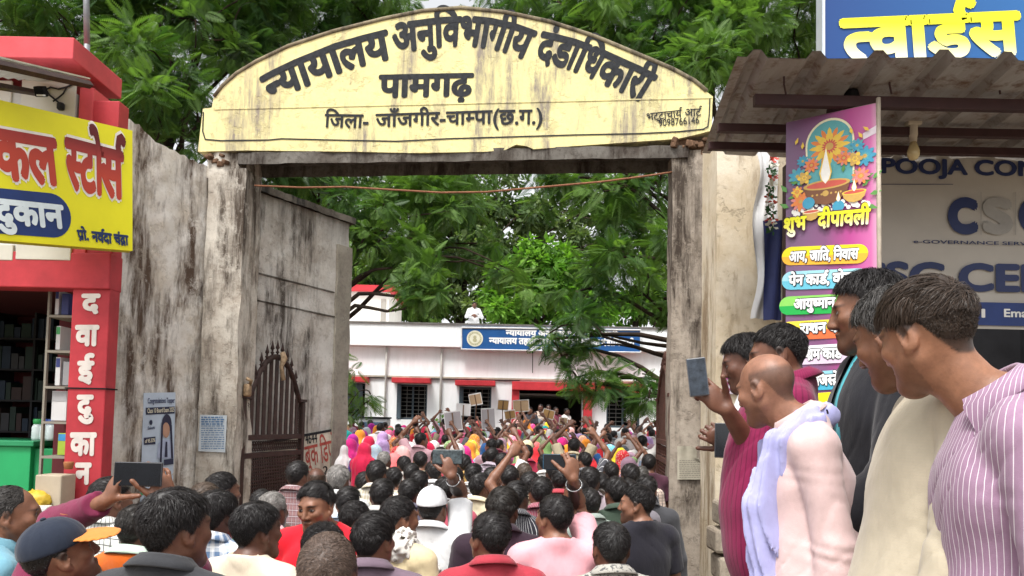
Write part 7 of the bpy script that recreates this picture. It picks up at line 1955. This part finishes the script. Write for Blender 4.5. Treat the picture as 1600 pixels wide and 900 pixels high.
# black jacket over turquoise tee
m = Man(lean=4, yaw=-18, pitch=4, arms={'L': dict(t=(-.19, .26, .95), pole=(-.25, -1, 0), curl=.6, n=(.5, 0, -1), s=(0.6, .6, 0)), 'R': dict(t=(.2, .2, .95), pole=(.5, -1, 0))})
M = by_head(m, 1354, 486, 2.40, 84)
b, s_ = custom(m, M, (.20, .092, .052), 'full', BLACK, dict(sleeve=.6, collar=False, neckcut=.07, seed=14, i=.010), cloth(), C("3fb0bd"), "young man with moustache in black jacket over turquoise tee in profile", h=.0042, hh=.008, group=BG, stub=.9, name="tee")
V, F = m.shirt(h=.0075, sleeve=1.93, collar=True, seed=15, i=.022, fold=.005)
q = (V - m.U.t) @ m.U.R; keep = ~((q[:, 1] > .05) & (np.abs(q[:, 0]) < .028 + .16 * np.clip(1.3 - q[:, 2], 0, 1)))
F = F[keep[F].all(1)]; jk = place("jacket", npmesh("jacket", V, F, [cloth()]), b, None, (.014, .014, .018))
V, F = m.collar(.02, .040, .6, .074); place("collar", npmesh("collar", V, F, [cloth()]), jk, None, (.014, .014, .018))
# bald man in pale pink with lavender scarf
m = Man(lean=8, yaw=-38, pitch=8, belly=.02, neckfwd=.06, neckup=.02, broad=.92, arms={'L': dict(t=(-.24, .02, .85), pole=(-.15, -1, 0))})
M = by_head(m, 1196, 606, 2.32, 76)
b, s_ = custom(m, M, (.26, .128, .082), None, (.10, .085, .08), dict(sleeve=1.95, collar=True, seed=16, fold=.0055, i=.015, loose=.03), cloth(), C("c6acaa"), "bald man in pale pink shirt with a long lavender scarf round the neck", h=.0042, hh=.007, group=BG, hairtype='bald')
fg = Fig(); U = m.U
for a_, b__, ra, rb in (((.085, -.015, 1.455), (.0, -.085, 1.465), .028, .030), ((.0, -.085, 1.465), (-.085, -.02, 1.455), .030, .032), ((-.085, -.02, 1.455), (-.105, .075, 1.40), .032, .036), ((-.105, .075, 1.40), (-.10, .150, 1.22), .040, .048), ((-.10, .150, 1.22), (-.10, .155, 1.0), .050, .052), ((-.10, .155, 1.0), (-.105, .15, .72), .048, .055), ((.085, -.015, 1.455), (.10, .08, 1.38), .03, .034), ((.10, .08, 1.38), (.10, .14, 1.15), .034, .04), ((.10, .14, 1.15), (.10, .14, .8), .04, .05)):
    fg.rc(a_, b__, ra, rb, .02, U)
def scf(X, mg=.04):
    q = (X - U.t) @ U.R
    return np.maximum(fg(X, mg + .03) + .007 * np.sin(q[:, 0] * 150 + q[:, 1] * 120 + 3 * np.sin(q[:, 2] * 9)) + folds(X * np.array([1, 1, .3]), 40, .006, 2), .70 - q[:, 2])
V, F = nets(scf, *fg.bounds(), .006); place("scarf", npmesh("scarf", V, F, [cloth()]), b, None, C("a3a3cf"))
# magenta polo with phone
m0 = Man(lean=3, yaw=0, pitch=8, belly=.085); M = by_head(m0, 1214, 556, 2.75, 70)
wr = P(1136, 640, 2.62)
m = Man(lean=3, yaw=0, pitch=8, belly=.085, arms={'R': dict(t=loc(M, wr), pole=ldir(M, (.3, .3, -1)), world=True, f=ldir(M, (-.62, .0, .62)), n=ldir(M, (-.5, .75, .35)), s=ldir(M, (.3, -.5, .9)), curl=.75, tdir=ldir(M, (-.2, -.6, .75)), tcurl=.2), 'L': dict(t=(-.27, .10, .82), pole=(-.4, -1, 0))})
b, s_ = custom(m, M, (.15, .066, .040), 'neat', BLACK, dict(sleeve=.72, collar=True, seed=18), cloth('rib'), C("7c1a44"), "stout man in magenta polo shirt holding a phone out at arm's length", h=.0045, hh=.007, group=BG, trou=(.30, .25, .17))
phone(P(1090, 589, 2.60), (1, -.25, .12), (-.10, .05, 1), "grey phone held upright at arm's length before the right gate pillar", .067, .136, paint("phone_case_pale", (.10, .105, .115), .4), paint("phone_screen_grey", (.035, .045, .06), .25, .6, 40, .3))
# man behind, only hair and part of the face show
m0 = Man(lean=4, yaw=5, pitch=14); M = by_head(m0, 1164, 566, 3.3, 72)
wr = P(1143, 694, 3.05)
m = Man(lean=4, yaw=5, pitch=14, arms={'L': dict(t=loc(M, wr), pole=ldir(M, (.4, 0, -1)), world=True, curl=.9)})
b, s_ = custom(m, M, SKINS[2], 'full', BLACK, dict(sleeve=.7, collar=True, seed=19), cloth(), (.62, .62, .62), "man in white shirt looking down at a phone behind the magenta polo", h=.006, hh=.009, group=BG)
phone(P(1131, 688, 2.98), (1, -.3, 0), (0, .3, 1), "dark phone held low by the man in white behind the magenta polo", .072, .145)
